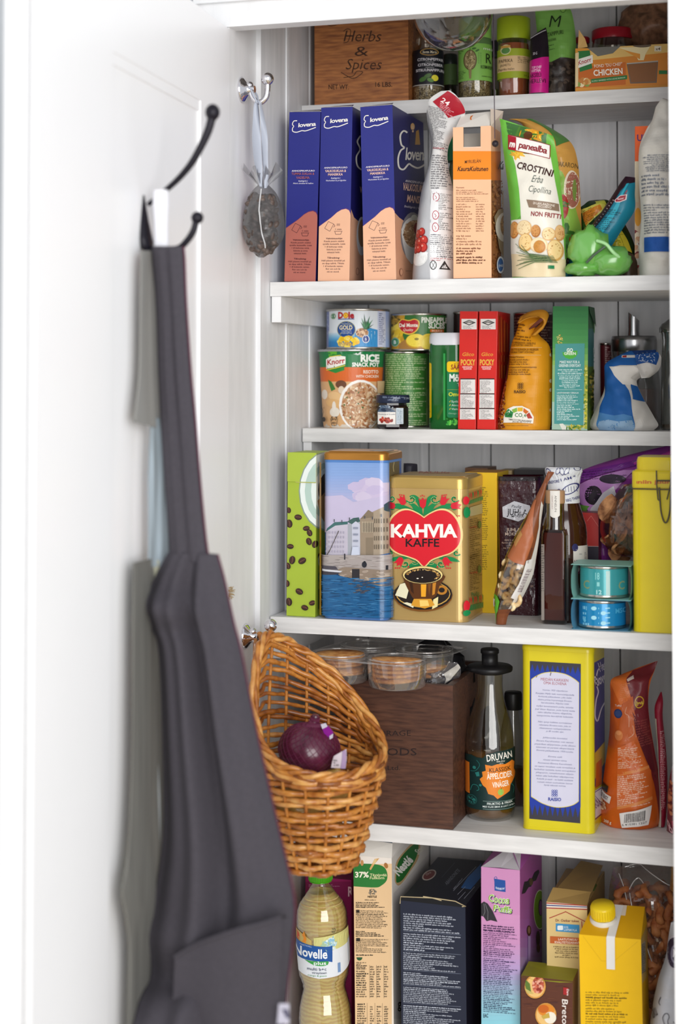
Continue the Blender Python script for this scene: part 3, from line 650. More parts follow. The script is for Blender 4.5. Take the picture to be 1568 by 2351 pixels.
q.text('Chocolate', 540, 700, 1372, 20, '#c9b6bd', .01, 0, -54)
q.poly([(1015, 795), (1060, 755), (1118, 745), (1112, 790), (1060, 812), (1022, 812)], '#e8d8d8').poly([(1022, 795), (1062, 760), (1110, 752), (1104, 786), (1058, 806), (1028, 808)], '#9c1c2e').text('fazer', 1040, 1094, 794, 14, '#f2dede', .02, .2, -12).line([(1098, 748), (1118, 712)], 7, '#9c1c2e')
q.para(920, 860, 1080, 1040, 11, '#0c3a48', slope=.1, x0b=830, x1b=1010).para(820, 1010, 980, 1200, 11, '#0c3a48', slope=.1, x0b=690, x1b=880).para(650, 1220, 850, 1370, 9, '#0c3a48', slope=.1, x0b=600)
P.print(mb, q); P.done(mb, 'chocolate_bar', 'teal chocolate bar wrapper leaning diagonally, dark purple along one edge', 'chocolate bar')

# knotted green produce bag
GB = glass('#a8e08c', .2, .25, .8, .62, '#7cc85a')
root = thing('produce_bag', 'knotted translucent green plastic bag lying at the shelf edge', 'plastic bag', (at(*ZM(880, 1250), .012).x, .012, S2))
def gp(x, y, dy=0): v = at(*ZM(x, y), .012); return Vector((v.x, .012 + dy, max(v.z, S2 + .001))) - root.location
m = MB()
for (cx, cy, rx, rz_, sd) in ((800, 1190, .024, .026, 1), (960, 1290, .027, .018, 2), (745, 1350, .020, .009, 3)):
    c0 = gp(cx, cy); rg = []
    for j in range(11):
        t = -PI / 2 + PI * j / 10; ring = []
        for i in range(20):
            a = 2 * PI * i / 20; d0 = Vector((math.cos(t) * math.cos(a), math.cos(t) * math.sin(a), math.sin(t))); k = 1 + .28 * noise.noise(d0 * 2.6 + Vector((sd * 5, 0, 0))) + .16 * abs(noise.noise(d0 * 6 + Vector((sd * 5, 3, 0))))
            p = c0 + Vector((d0.x * rx * k, d0.y * .022 * k, d0.z * rz_ * k)); p.z = max(p.z, .001); ring.append(p)
        rg.append(ring)
    m.loft(rg, GB, True, False, True)
m.build('bag_body', root)
m = MB(); m.tube(smooth_pts([gp(880, 1130, -.02), gp(960, 1160, -.024), (gp(1020, 1230, -.022)), gp(1100, 1290, -.012)], 5), [.0022] * 15 + [.001], M('#a8dc9a', .3)); m.tube([gp(800, 1310, -.024), gp(860, 1250, -.026), gp(950, 1180, -.024)], .0017, M('#4a5b4a', .3)); m.build('knot', root)

# orange box at the right, peeking out behind the white bag
c = Carton(ZC, (1308, 212), (1500, 208), (1500, 1012), (1308, 1012), .075, S2, .05); c.body(M('#f0641e', .45))
q = Cv(.45); q.rect(1300, 480, 1600, 1020, '#e8c8a8').text('UUTUUS', 1320, 1500, 290, 34, '#5a2470', .03).ell(1325, 700, 18, 50, '#f0a21e').scatter(30, inrect(1310, 780, 1370, 1000), 14, 20, ['#b43a30', '#d8a078', '#f2dcc0', '#8a2a28', '#e8e0d0']).rect(1306, 400, 1330, 620, '#e8d8b8')
c.front(q).done('food_box', 'bright orange box at the right end, mostly behind the white flour bag', 'food box')
P = Pouch(ZC, [(1420, 110, 1462, 60, .004), (1400, 180, 1520, 90, .02), (1370, 230, 1540, 200, .03), (1332, 330, 1560, 320, .045), (1330, 500, 1570, 500, .055), (1342, 700, 1570, 700, .055), (1330, 870, 1570, 870, .055), (1332, 985, 1570, 1000, .05)], .036, S2, wr=.009, wf=28, seed=14)
mb = MB(); P.body(mb, M('#ddd8cf', .7, bump=.15, bscale=400), nu=20, nv=40)
q = Cv(.7); q.para(1350, 375, 1560, 470, 9, '#5a6478', align='c').para(1350, 480, 1560, 600, 6, '#6a7488', fill=.6).para(1365, 640, 1560, 800, 12, '#5a6478').rect(1366, 816, 1600, 895, '#1f55a5')
P.print(mb, q); P.done(mb, 'flour_bag', 'white paper bag with blue stripe at the right end under the spice shelf', 'paper bag')
# ------------------------------------------------------------------ top shelf
WOOD = M2('#7d4726', '#b8763f', .5, (1.5, 9, 13), 22, 10, .32, .68, bump=.2)
WOODD = M2('#3b221a', '#63402f', .45, (1.4, 8, 12), 24, 10, .3, .72, bump=.2)
def crate(Zz, TL, TR, BR, BL, Y, zs, depth, h, mat, cv, name, label, th=.008, rz=0):
    c = Carton(Zz, TL, TR, BR, BL, Y, zs, depth, rz); c.h = h; w, d = c.w, c.d; m = c.mb
    m.box(-w / 2, w / 2, 0, th, 0, h, mat); m.box(-w / 2, w / 2, d - th, d, 0, h, mat); m.box(-w / 2, -w / 2 + th, th, d - th, 0, h, mat); m.box(w / 2 - th, w / 2, th, d - th, 0, h, mat); m.box(-w / 2 + th, w / 2 - th, th, d - th, 0, th, mat)
    c.front(cv); c.done(name, label, 'wooden box')
INK = M('#3a241a', .8)
q = Cv(.7)
q.text('Herbs', 160, 312, 172, 46, INK, -.004, .25, 0, 0, .95).text('&', 205, 262, 232, 40, INK, -.004, .1).text('Spices', 168, 314, 288, 44, INK, -.004, .25)
q.line(smooth_pts([(160, 130), (175, 120), (190, 128), (180, 170), (160, 178)], 4), 3, INK).line(smooth_pts([(150, 300), (180, 318), (205, 325), (240, 300), (215, 296), (200, 315), (160, 322)], 5), 3, INK).line(smooth_pts([(90, 100), (110, 108), (140, 98), (120, 92)], 4), 3, INK)
q.text('NET WT.', 98, 183, 370, 19, INK, .03).text('16 LBS.', 292, 362, 360, 19, INK, .03)
crate(ZA, (40, 60), (428, 40), (430, 402), (40, 426), .137, S1, .12, .155, WOOD, q, 'herb_box', 'reddish brown wooden box lettered Herbs & Spices at the left end of the top shelf')
CG = glass('#e6e2da', .05, .08, .9)
def jar(Zz, cx, prof, Y, zs, label, name='spice_jar', cat='spice jar', fill=None, fy=None, lid=None, ly=None, gl=CG, lab=None, laby=None, cv=None, lidr=.0004, group=None, speck=None):
    r = Round(Zz, cx, prof, Y, zs); t = r.root(name, label, cat, group); r.mb.lathe(r.prof(), gl); r.mb.build('glass_jar', t)
    if fill:
        m = MB(); zt = r.zof(fy); pr = [(a - .0016, z + .0015) for a, z in r.prof() if z < zt - .002]; pr = [(max(a, .001), z) for a, z in pr] + [(r.rad(zt) - .0016, zt)]; m.lathe(pr, fill)
        if speck:
            R = random.Random(len(label)); n, cols, L, wd = speck
            for i in range(n):
                a = R.uniform(-1.5, 1.5); z = R.uniform(.003, zt - .003); p = r.surf(a, z, -.0012); b = R.uniform(0, PI); dx = Vector((math.cos(a) * math.cos(b), math.sin(a) * math.cos(b), math.sin(b))) * L; dn = Vector((-math.cos(a) * math.sin(b), -math.sin(a) * math.sin(b), math.cos(b))) * wd
                m.add([p - dx - dn, p + dx - dn, p + dx + dn, p - dx + dn], [(0, 1, 2, 3)], M(R.choice(cols), .7))
        m.build('contents', t)
    if lid: 
        m = MB(); z0, z1 = r.zof(ly[1]), r.zof(ly[0]); R0 = max(r.rad(z0), r.rad(z1)) + lidr
        m.lathe([(R0, z0), (R0 + .0003, z0 + .001), (R0 + .0003, z1 - .0015), (R0 - .0015, z1), (.001, z1)], lid, 48); m.build('lid', t)
    if lab:
        m = MB(); r.ring(laby[0], laby[1], lab, m, .0004)
        if cv: r.print(m, cv, .0005)
        m.build('label', t)
    return r, t
q = Cv(.4); q.ell(516, 200, 38, 15, '#b08a4a').ell(516, 200, 34, 12, '#14141c').text('Santa Maria', 488, 545, 205, 10, '#e8dcc0', .01, .2).text('CITRONPEPPAR', 468, 572, 236, 11, '#dcd8dc', .015).text('CITRONPEBER', 470, 570, 258, 11, '#dcd8dc', .015).text('SITRUUNAPIPPURI', 462, 574, 280, 11, '#dcd8dc', .015).line([(500, 242), (535, 242)], 1.5, '#aaa').line([(500, 264), (535, 264)], 1.5, '#aaa').ell(538, 307, 14, 13, '#d9cf38').ell(510, 298, 16, 8, '#4a6a38', rot=-20).ell(490, 312, 16, 9, '#41682c', rot=-25).ell(520, 316, 14, 8, '#55803a', rot=20).rect(440, 333, 590, 337, '#a8a49c')
jar(ZA, 511, [(40, 95), (46, 100), (50, 140), (55, 170), (62, 185), (64, 200), (64, 395), (58, 402)], .165, S1, 'dark labelled citrus pepper jar right beside the wooden herbs box', fill=M('#9c8f72', .8), fy=338, lid=M('#2c2c30', .25), ly=(60, 100), lab=M('#15151e', .4), laby=(188, 336), cv=q, speck=(420, ['#cfc4a2', '#5b5244', '#e0d8c0', '#7a6c50', '#3c352a'], .0009, .0006))
q = Cv(.4); q.text('20', 604, 616, 285, 14, '#2a3a28')
jar(ZA, 603, [(26, 190), (28, 200), (30, 290), (30, 385), (26, 392)], .23, S1, 'small dark jar standing behind and between pepper and rosemary jars', fill=M('#2a2622', .8), fy=290, lid=M('#28302c', .4), ly=(160, 205), lab=M('#5f7a48', .5), laby=(205, 290), cv=q)
q = Cv(.4); GR = '#7fb552'
q.rect(630, 132, 780, 160, '#5a7a4a').ell(686, 228, 27, 42, '#5a4a2c').ell(686, 228, 23, 38, '#8a7a52').scatter(60, inell(686, 228, 19, 33), 8, 1.6, ['#a89868', '#6a5c38', '#c4b488']).poly([(680, 265), (692, 265), (690, 305), (683, 305)], '#8a7a52').ell(680, 165, 20, 10, '#5a5a3a').line([(686, 190), (686, 175)], 2, '#3a5a2a')
for x, y, a in ((675, 172, 30), (696, 170, -30), (702, 182, -10), (715, 190, -30)): q.ell(x, y, 9, 4, '#3f6a2c', rot=a)
for y in range(200, 246, 8): q.rect(719, y, 721.5, y + 3, '#3f6a2c').rect(727, y, 729.5, y + 3, '#3f6a2c')
q.text('mei', 738, 772, 186, 11, '#e8f2dc').text('R', 748, 768, 240, 40, '#1e2a18', .0).text('ROSMARIINI', 728, 776, 264, 14, '#1e2a18', .01).text('ROSMARIN, ROSMARY', 732, 772, 298, 5, '#1e2a18').para(640, 170, 662, 200, 4, '#4a6a36').para(640, 268, 668, 304, 5, '#4a6a36')
jar(ZA, 706, [(60, 130), (66, 134), (68, 150), (69, 160), (69, 380), (62, 390)], .172, S1, 'rosemary jar with pale green lid and label, seen behind the glass bulb', fill=M('#8a7a50', .85), fy=306, lid=M('#8cc05c', .4), ly=(48, 132), lab=M(GR, .45), laby=(140, 312), cv=q, lidr=.0014, speck=(520, ['#b5a878', '#5f5434', '#d0c498', '#8c7e54', '#41391f'], .0026, .0004))
jar(ZA, 790, [(14, 150), (18, 175), (18, 300), (18, 380), (16, 386)], .225, S1, 'narrow clear bottle with a little green content between rosemary and paprika jars', name='small_bottle', cat='bottle', fill=M('#6a7a3a', .5), fy=312, lid=M('#3a3a40', .4), ly=(110, 180))
q = Cv(.45); q.rect(780, 178, 950, 208, '#9dab26').rect(780, 208, 950, 272, '#dcb98a').rect(780, 272, 950, 300, '#9dab26').ell(834, 182, 21, 21, '#d8d0a0').ell(834, 186, 17, 13, '#5a8a4a').rect(815, 165, 853, 175, '#c89848').text('PAPRIKA', 807, 862, 235, 14, '#3a2a1e', .005).text('JAUHETTU', 812, 854, 250, 9, '#4a3a2a').text('Paprika malen', 805, 868, 267, 10, '#4a3a2a').para(882, 212, 930, 240, 4, '#6a5236').text('34 g', 906, 926, 292, 7, '#4a5010')
jar(ZA, 866, [(64, 132), (66, 140), (66, 150), (67, 180), (67, 300), (65, 318), (65, 372), (60, 380)], .172, S1, 'paprika jar with lime green lid, red brown powder inside', fill=M('#b0603c', .8), fy=152, lid=M('#9db01e', .4), ly=(42, 134), lab=M('#9dab26', .45), laby=(178, 300), cv=q, lidr=.0014)
# pouches
P = Pouch(ZL, [(722, 208, 806, 152, .002), (720, 235, 815, 190, .008), (718, 300, 823, 290, .016), (716, 400, 824, 400, .022), (714, 498, 822, 494, .024)], .137, S1, wr=.0015, seed=2)
mb = MB(); P.body(mb, M('#201820', .35), nu=12, nv=18); q = Cv(.35); q.poly([(690, 350), (830, 315), (830, 500), (690, 500)], '#cc1f86').line([(722, 215), (808, 168)], 5, '#b8b4b8').text('30 G', 740, 765, 312, 15, '#e8e0e8', .01, .1, -6).text('TOP CHEF', 735, 790, 392, 14, '#f4d8e8', .02, .1, -5).text('VOITTAJA', 732, 786, 410, 14, '#f4d8e8', .02, .1, -5).text('AKSELI', 722, 790, 440, 22, '#3a1028', .02, 0, -4).text('HERLEVI', 720, 812, 472, 22, '#3a1028', .02, 0, -4)
P.print(mb, q); P.done(mb, 'seasoning_pouch', 'black and hot pink seasoning pouch beside the paprika jar', 'pouch')
P = Pouch(ZL, [(745, 25, 925, 20, .003), (748, 80, 950, 70, .012), (755, 160, 966, 150, .02), (765, 240, 974, 240, .026), (775, 330, 972, 330, .03), (780, 420, 968, 420, .034), (785, 492, 966, 490, .034)], .172, S1, wr=.0025, seed=9)
mb = MB(); P.body(mb, M('#7eb656', .4), nu=14, nv=24)
q = Cv(.4); q.poly([(740, 360), (850, 355), (900, 330), (980, 330), (980, 500), (740, 500)], '#3a3230').scatter(90, inrect(790, 350, 965, 485), 12, 9, ['#4a4038', '#28221e', '#574a40', '#332b28'])
q.text('M', 832, 888, 160, 68, '#20301a', -.01, .15).text('MUSTAPIPPURI', 790, 915, 225, 24, '#20301a', .0, .1, -12).text('SVARTPEPPAR KOKONAINEN', 806, 876, 250, 14, '#20301a', 0, .1, -12).para(822, 262, 872, 296, 3, '#3a5a2a', slope=-.2).ell(906, 52, 18, 26, '#5a8a3c').ell(906, 52, 13, 20, '#8cc05c')
P.print(mb, q); P.done(mb, 'pepper_pouch', 'green stand-up pouch marked M with dark peppercorns showing at the bottom', 'pouch')
jar(ZL, 1010, [(36, 130), (42, 150), (42, 300), (42, 470)], .235, S1, 'red lidded jar half hidden behind the green pepper pouch', name='preserve_jar', cat='jar', fill=M('#2a2322', .7), fy=160, lid=M('#a01e2c', .3), ly=(98, 134))
jar(ZL, 1180, [(112, 128), (116, 150), (122, 190), (124, 260), (124, 470)], .228, S1, 'wide dark jar with red lid behind the orange stock box', name='preserve_jar', cat='jar', fill=M('#3c3634', .7), fy=185, lid=M('#b01a2c', .3), ly=(72, 130), lidr=.001)
m = MB(); cc = at(*ZL(1405, 150), .236)
m.ball((0, 0, cc.z - S1), .042, M2('#6b4a34', '#a9785a', .35, nscale=90, bump=.5), 28, 20, (1.05, .8, 1), .35, 26, 3); m.ball((.004, 0, .034), .036, M('#7a5a44', .5), 20, 12, (1, .8, 1), .2, 20, 5)
tag(m.build('dried_food_bag', None, (cc.x, .236, S1)), 'crumpled bag of brown dried food at the right end of the top shelf', 'food bag')
c = Carton(ZL, (970, 288), (1530, 228), (1530, 452), (970, 487), .137, S1, .05)
c.body(M('#e09a3a', .45), top=M('#8a8680', .6))
q = Cv(.45); q.poly([(960, 300), (1200, 255), (1545, 215), (1545, 330), (960, 360)], '#e8c070').poly([(960, 345), (1545, 285), (1545, 470), (960, 490)], '#dd8a30').poly([(960, 380), (1250, 345), (1250, 470), (960, 490)], '#cc6a22')
q.poly([(1210, 265), (1300, 262), (1390, 250), (1360, 300), (1350, 335), (1320, 335), (1300, 295)], '#f4e2b0').poly([(1240, 280), (1330, 300), (1330, 330)], '#e89a3a').ell(1340, 252, 52, 12, '#6a5a4a').poly([(1255, 352), (1430, 338), (1422, 460), (1275, 465)], '#7a6455').poly([(1262, 360), (1424, 347), (1417, 452), (1280, 458)], '#8e5c34').line([(1256, 354), (1430, 340)], 6, '#b8b2a8')
q.poly([(985, 285), (1050, 280), (1065, 380), (995, 400)], '#2c7a3c').poly([(983, 330), (1066, 305), (1068, 350), (988, 378)], '#f2efe6').text('Knorr', 988, 1064, 362, 24, '#b01c28', .02, .1, -16).text('FOND "DU CHEF"', 1076, 1232, 377, 17, '#f6eedd', .01, 0, -5).text('CHICKEN', 1072, 1234, 422, 32, '#faf4e6', .03, 0, -4).poly([(1058, 440), (1258, 418), (1258, 440), (1058, 462)], '#2c7a3c').text('SLOWLY SIMMERED WITH A BONE MARROW', 1062, 1250, 456, 8, '#d8e8c8', .01, 0, -6.5).scatter(16, inell(1010, 455, 40, 20), 14, 12, ['#f0ddb0', '#d8a860', '#8aa04a', '#c8823c']).poly([(960, 300), (990, 290), (985, 480), (960, 490)], '#e8d0a0').rect(1410, 256, 1448, 286, '#efe4cc').text('x4', 1416, 1442, 280, 16, '#5a3a1e', .02).rect(1435, 392, 1480, 412, '#2c7a3c').rect(1480, 392, 1510, 412, '#a83a28')
c.front(q); t = c.part('stock_box', 'torn open orange box of chicken stock pots at the right of the top shelf', 'food box')
m = MB(); w = c.w; m.add([(-w / 2 + .003, .002, c.h), (-w / 2 + .016, .003, c.h + .002), (-w / 2 + .012, .006, c.h + .014), (-w / 2 + .004, .004, c.h + .026)], [(0, 1, 2, 3)], M('#e6ba74', .5)); m.add([(-w / 2 + .016, -.0004, c.h), (-w / 2 + .06, -.0004, c.h), (-w / 2 + .05, -.0006, c.h - .009), (-w / 2 + .03, -.0006, c.h - .012)], [(0, 3, 2, 1)], M('#77756f', .4)); m.build('flap', t)

# hanging lamp bulb with pull cord
bc = at(1040, 25, -.03); t = thing('pendant_bulb', 'clear round glass light bulb hanging below the door header', 'light bulb', (bc.x, -.03, bc.z))
Rb = 91 / F * 2.11; m = MB(); prof = [(Rb * math.cos(a), Rb * math.sin(a)) for a in [math.radians(-89 + 9 * i) for i in range(17)]] + [(.017, Rb * 1.2), (.0135, Rb * 1.35)]
m.lathe([(max(r, .0005), z) for r, z in prof], glass('#dedad6', .02, .05, .9), 48, cap=False); m.build('glass_globe', t)
m = MB()
for i in range(8):
    a = 2 * PI * i / 8; m.tube([(.012 * math.cos(a), .008 * math.sin(a), .034), (.013 * math.cos(a), .009 * math.sin(a), -.008)], .0007, M('#d8a040', .3, 1), 5)
m.tube([(0, 0, .06), (0, 0, -.016)], .0015, glass('#d8d8d8')); m.build('filament', t)
m = MB(); m.lathe([(.0135, Rb * 1.3), (.0135, Rb * 1.3 + .03), (.018, Rb * 1.3 + .032), (.018, 2.13 - bc.z)], M('#26222c', .4)); m.build('socket', t)
p0, p1 = at(1133, 60, -.03) - t.location, at(1136, 318, -.03) - t.location
m = MB(); m.tube([(.018, 0, .09), (p0.x, 0, .085), p0, p1], .0006, M('#4a3c48', .6), 5); o = m.build('pull_cord', t)
m = MB(); m.ball(at(1137, 330, -.03) - t.location, .0043, M('#2a2228', .4)); m.build('bead', o)
# ------------------------------------------------------------------ third shelf: cans, boxes, bags
TIN = M('#c9c6c0', .22, 1, .03)
def can(Zz, cx, hw, y0, y1, Y, zs, label, body, cv=None, name='food_can', rim=TIN, ring=True):
    r = Round(Zz, cx, [(hw, y0), (hw, y1)], Y, zs); R0 = r.q[0][0]; H = r.H; e = .0012
    prof = [(R0 - .004, .001), (R0 - .001, 0), (R0, .001), (R0, .0025), (R0 - e, .0035), (R0 - e, H - .0035), (R0, H - .0025), (R0, H - .0006), (R0 - .001, H), (R0 - .002, H - .0025), (.001, H - .0025)]
    t = r.root(name, label, 'can'); r.mb.lathe(prof, rim, 48); r.mb.build('tin_body', t)
    r.q = [(R0 - e, H), (R0 - e, 0)]; m = MB(); z0, z1 = .0036, H - .0036
    n = 60; G = [[r.surf(-PI + 2 * PI * i / n, z0 + (z1 - z0) * j, .0002) for i in range(n + 1)] for j in (0, 1)]
    m.add(G[0] + G[1], [(i, i + 1, n + 2 + i, n + 1 + i) for i in range(n)], body, True)
    if cv: r.print(m, cv, .0003)
    m.build('label', t)
    if ring: m = MB(); m.tube([(.008 + .008 * math.cos(a), .006 * math.sin(a), H - .0015) for a in [2 * PI * i / 16 for i in range(17)]], .0009, rim, 6); m.build('pull_ring', t)
    return r, t
# rice pot
q = Cv(.35)
q.rect(400, 540, 960, 672, '#1c7a44').rect(400, 668, 960, 778, '#d9692a').rect(400, 774, 960, 1125, '#dcae7c').poly([(500, 540), (570, 540), (565, 600), (510, 600)], '#5cb032').poly([(540, 545), (780, 545), (760, 570), (720, 580), (650, 560)], '#cfd8d4')
q.poly([(492, 600), (540, 570), (612, 580), (625, 690), (560, 712), (500, 690)], '#2f8a3a').poly([(490, 610), (520, 592), (600, 585), (633, 590), (632, 645), (560, 668), (492, 680)], '#f4f1ea').text('Knorr', 500, 630, 652, 38, '#b01c28', .03, .1, -7).line([(492, 690), (560, 674), (630, 655)], 6, '#e8d040').line([(515, 592), (600, 580)], 5, '#e8d040')
q.text('RICE', 742, 880, 626, 50, '#f2f4ee', .06).text('SNACK POT', 680, 878, 663, 28, '#f2f4ee', .05).text('RISOTTO', 762, 872, 714, 24, '#f7ead8', .03).text('WITH CHICKEN', 708, 873, 745, 19, '#f7ead8', .03)
q.ell(480, 870, 22, 36, '#e8ddd0').poly([(505, 760), (530, 775), (545, 800), (560, 830), (530, 845), (515, 800)], '#3e7a34').ell(600, 795, 40, 30, '#6e4630').ell(602, 835, 22, 28, '#e2cfb8').ell(560, 885, 55, 34, '#e8c08a', rot=15).ell(550, 935, 60, 32, '#e2b47a', rot=10).ell(555, 1000, 36, 36, '#e9e0d2').ell(550, 960, 14, 40, '#efe6da')
q.ell(742, 950, 156, 190, '#f4f1ec').ell(746, 955, 142, 176, '#caa079').scatter(420, inell(746, 955, 134, 166), 12, 6, ['#e8cfae', '#d6ac80', '#b97e52', '#f0dec4', '#a56b42', '#caa079', '#dcbb94']).scatter(14, inell(746, 955, 120, 150), 5, 5, ['#4a6a34'])
q.text('5-7', 538, 582, 1060, 26, '#2c2018', .03).line([(535, 1045), (543, 1098), (575, 1098), (583, 1045)], 3, '#2c2018').text('MIN', 546, 572, 1085, 11, '#2c2018', .03).ell(488, 1055, 12, 18, '#2c2018').para(462, 965, 500, 975, 1, '#3a2c20').line([(480, 975), (486, 1000), (480, 1030)], 3, '#5a4a3a').rect(852, 770, 960, 860, '#d8b48a')
r = Round(ZD, 676, [(252, 536), (252, 543), (243, 546), (208, 1112), (200, 1119)], .185, S3); t = r.root('rice_pot', 'orange and green paper pot of rice under the pineapple can with a gold emblem', 'food pot')
r.mb.lathe(r.prof(), M('#e6ddd0', .4), 56); r.print(r.mb, q, .0003); r.mb.build('pot', t); m = MB(); Rr = r.q[0][0]; m.lathe([(Rr, r.H - .003), (Rr + .001, r.H - .0015), (Rr, r.H), (Rr - .003, r.H + .0002), (.001, r.H)], M('#b9babf', .25, .8)); m.build('foil_lid', t)
topz = S3 + r.H + .0002
q = Cv(.3); q.rect(485, 250, 975, 520, '#dfe6ee').rect(485, 250, 512, 520, '#7a86b8').grad(508, 400, 870, 520, ['#dfe6ee', '#7fb8dc', '#2e86c4', '#2a7fc0'], 12).poly([(700, 420), (780, 370), (870, 390), (870, 522), (700, 522)], '#3a90cc').rect(868, 250, 930, 520, '#c9d2ea').rect(928, 250, 990, 520, '#9fb4e6').para(878, 262, 926, 500, 16, '#33467e')
q.ell(545, 288, 22, 26, '#cfd8d0').ell(545, 288, 17, 20, '#5a8a68').text('D', 580, 617, 304, 44, '#b01f2c', .06).text('le', 655, 698, 304, 44, '#b01f2c', .06).ell(636, 284, 20, 22, '#e08a2a').ell(636, 284, 13, 15, '#f6d23a').rect(580, 308, 698, 314, '#28478e').ell(640, 388, 67, 62, '#9a9a60').ell(640, 388, 63, 58, '#1e4a94').text('TROPICAL', 605, 675, 352, 10, '#d8d8b0').text('GOLD', 590, 685, 388, 30, '#f0e4b8', .03).text('PREMIUM', 608, 676, 404, 10, '#cdd6e8').text('PINEAPPLE', 604, 680, 418, 9, '#cdd6e8')
q.scatter(40, inell(655, 478, 70, 34), 17, 13, ['#f4cf2a', '#f7dc52', '#eab81e', '#f9e480']).para(590, 480, 690, 508, 2, '#3a5a9a').ell(755, 412, 44, 34, '#b98758').scatter(30, inell(755, 412, 40, 30), 8, 6, ['#d8a878', '#8a5a38', '#e2c09a'])
for a, L in ((-70, 95), (-50, 85), (-30, 70), (-95, 100), (-110, 80), (-125, 60), (-15, 50), (-82, 60), (-60, 60), (-42, 50)):
    x1, y1 = 778 + L * math.cos(math.radians(a)) * 1.0, 388 + L * math.sin(math.radians(a)) * 1.15; q.poly([(768, 388), (790, 388), (x1, y1)], random.Random(a).choice(['#1f6a3a', '#2d8248', '#17542e']))
q.ell(780, 458, 26, 30, '#e8ecf4').ell(780, 458, 21, 25, '#1e3a8a').text('S', 773, 787, 468, 18, '#f0f0f8', .03)
r2, t = can(ZD, 725, 240, 232, 532, .185, topz, 'pineapple can with blue and white label, standing on the rice pot', M('#c9d6e8', .3), q)
# green can and pineapple slices
q = Cv(.35); q.rect(900, 540, 1400, 1110, '#3f7c33').para(932, 556, 1260, 1090, 34, '#c9d8a8', fill=1).rect(900, 822, 1400, 850, '#3f7c33').grad(1232, 540, 1256, 1100, ['#4f8a3c', '#8ab06a'], 4)
r, t = can(ZD, 1090, 172, 538, 1106, .215, S3, 'green can covered in pale print, standing between the rice pot and green oil bottle', M('#3f7c33', .35), q, ring=False)
gz = S3 + r.H + .0002
q = Cv(.3); q.rect(960, 262, 1400, 520, '#2f6e2e').poly([(960, 262), (1080, 262), (1060, 400), (1100, 522), (960, 522)], '#c89a2a').scatter(40, inell(1000, 300, 45, 38), 12, 10, ['#7a5a1e', '#a8802a', '#4f4a1a', '#c8a03a']).scatter(24, inell(1015, 405, 44, 60), 24, 16, ['#e8c22a', '#f2d650', '#d8aa1e']).poly([(1040, 470), (1110, 430), (1240, 500), (1230, 522), (1030, 522)], '#a87a3a')
q.ell(1160, 455, 74, 54, '#c89a20').ell(1160, 450, 70, 48, '#f0d84a').ell(1165, 440, 16, 9, '#8a7a2a').ell(1255, 460, 70, 60, '#e8cc38').ell(1265, 470, 60, 52, '#f2dc5a').poly(smooth_pts([(1028, 320), (1060, 290), (1108, 300), (1150, 290), (1185, 310), (1180, 360), (1150, 395), (1108, 408), (1060, 390), (1032, 350), (1028, 320)], 4), '#e8c84a').poly(smooth_pts([(1036, 322), (1062, 297), (1108, 307), (1150, 297), (1177, 314), (1172, 358), (1146, 388), (1108, 399), (1064, 382), (1040, 350), (1036, 322)], 4), '#c0202c').text('Del Monte', 1040, 1174, 350, 26, '#f6efe2', .04).text('Quality', 1068, 1140, 380, 18, '#f6efe2', 0, .2)
q.text('PINEAPPLE', 1200, 1392, 318, 38, '#e9efe2', .04).text('SLICES', 1250, 1368, 360, 38, '#e9efe2', .04).rect(1262, 368, 1362, 390, '#d8702a').text('IN JUICE', 1275, 1350, 386, 14, '#f8e8d0', .03).ell(1010, 460, 30, 34, '#8fae9a').ell(1010, 460, 24, 27, '#3a8a5a').text('B', 1000, 1018, 474, 26, '#e8f4ea', .03)
can(ZD, 1182, 213, 247, 528, .215, gz, 'pineapple slices can with green label, on top of the tall green can', M('#3a6e2c', .3), q)
# jam jar
r = Round(ZD, 986, [(112, 935), (118, 945), (120, 1100), (112, 1113)], .145, S3); t = r.root('jam_jar', 'tiny faceted jam jar with dark blue printed lid in front of the rice pot', 'jam jar')
m = MB(); rr = r.q[2][0]; hh = r.H
oc = lambda k, z: [(k * rr * math.cos(PI / 8 + PI / 4 * i) / .95, k * rr * math.sin(PI / 8 + PI / 4 * i) / .95, z) for i in range(8)]
m.loft([oc(.9, 0), oc(1, .003), oc(1, hh - .004), oc(.88, hh), oc(.86, hh + .006)], M('#1c1216', .12, coat=.6), True, True, False)
q = Cv(.4); q.rect(872, 985, 1006, 1076, '#e9e4de').rect(1012, 955, 1066, 1074, '#c9d4dc').para(1018, 965, 1060, 1068, 9, '#4a6a84').text('Framboise & Groseille', 878, 1004, 1006, 9, '#2a3a5a', .02).scatter(22, inell(936, 1042, 46, 20), 10, 9, ['#b03020', '#d05038', '#8a2018', '#d8704a']).poly([(870, 985), (890, 950), (905, 890), (950, 890), (960, 950), (1010, 985)], '#4c6078').scatter(50, inrect(885, 900, 985, 982), 5, 3, ['#8aa0b4', '#2a3c54', '#c0ccd6']).ell(935, 968, 40, 14, '#22344e')
def jt(x, y): return (x - 866) / (1106 - 866), (r.zof(y)) / hh
emit(m, q, jt, lambda u, v, off: Vector(((u - .5) * 2 * rr * .98, -rr * (.985 if abs(u - .5) < .22 else .985 - (abs(u - .5) - .22) * 1.0) - off - .0006, v * hh)), .05, .3)
m.build('jar_body', t)
m = MB(); RL = 125 * r.k; zl = r.zof(918); m.lathe([(RL, zl), (RL + .0006, zl + .002), (RL, r.zof(862)), (RL - .0015, r.zof(858)), (.001, r.zof(858))], M('#1d2842', .3)); r.q = [(RL, r.zof(858)), (RL, 0)]; H0 = r.H; r.H = r.zof(858)
q = Cv(.3); q.para(872, 866, 1100, 905, 2, '#7c8aa4', align='c').text('ST. DALFOUR', 1066, 1130, 890, 14, '#a8b2c4', .02).text('BONNE MAMAN', 990, 1040, 888, 12, '#a8b2c4', .02)
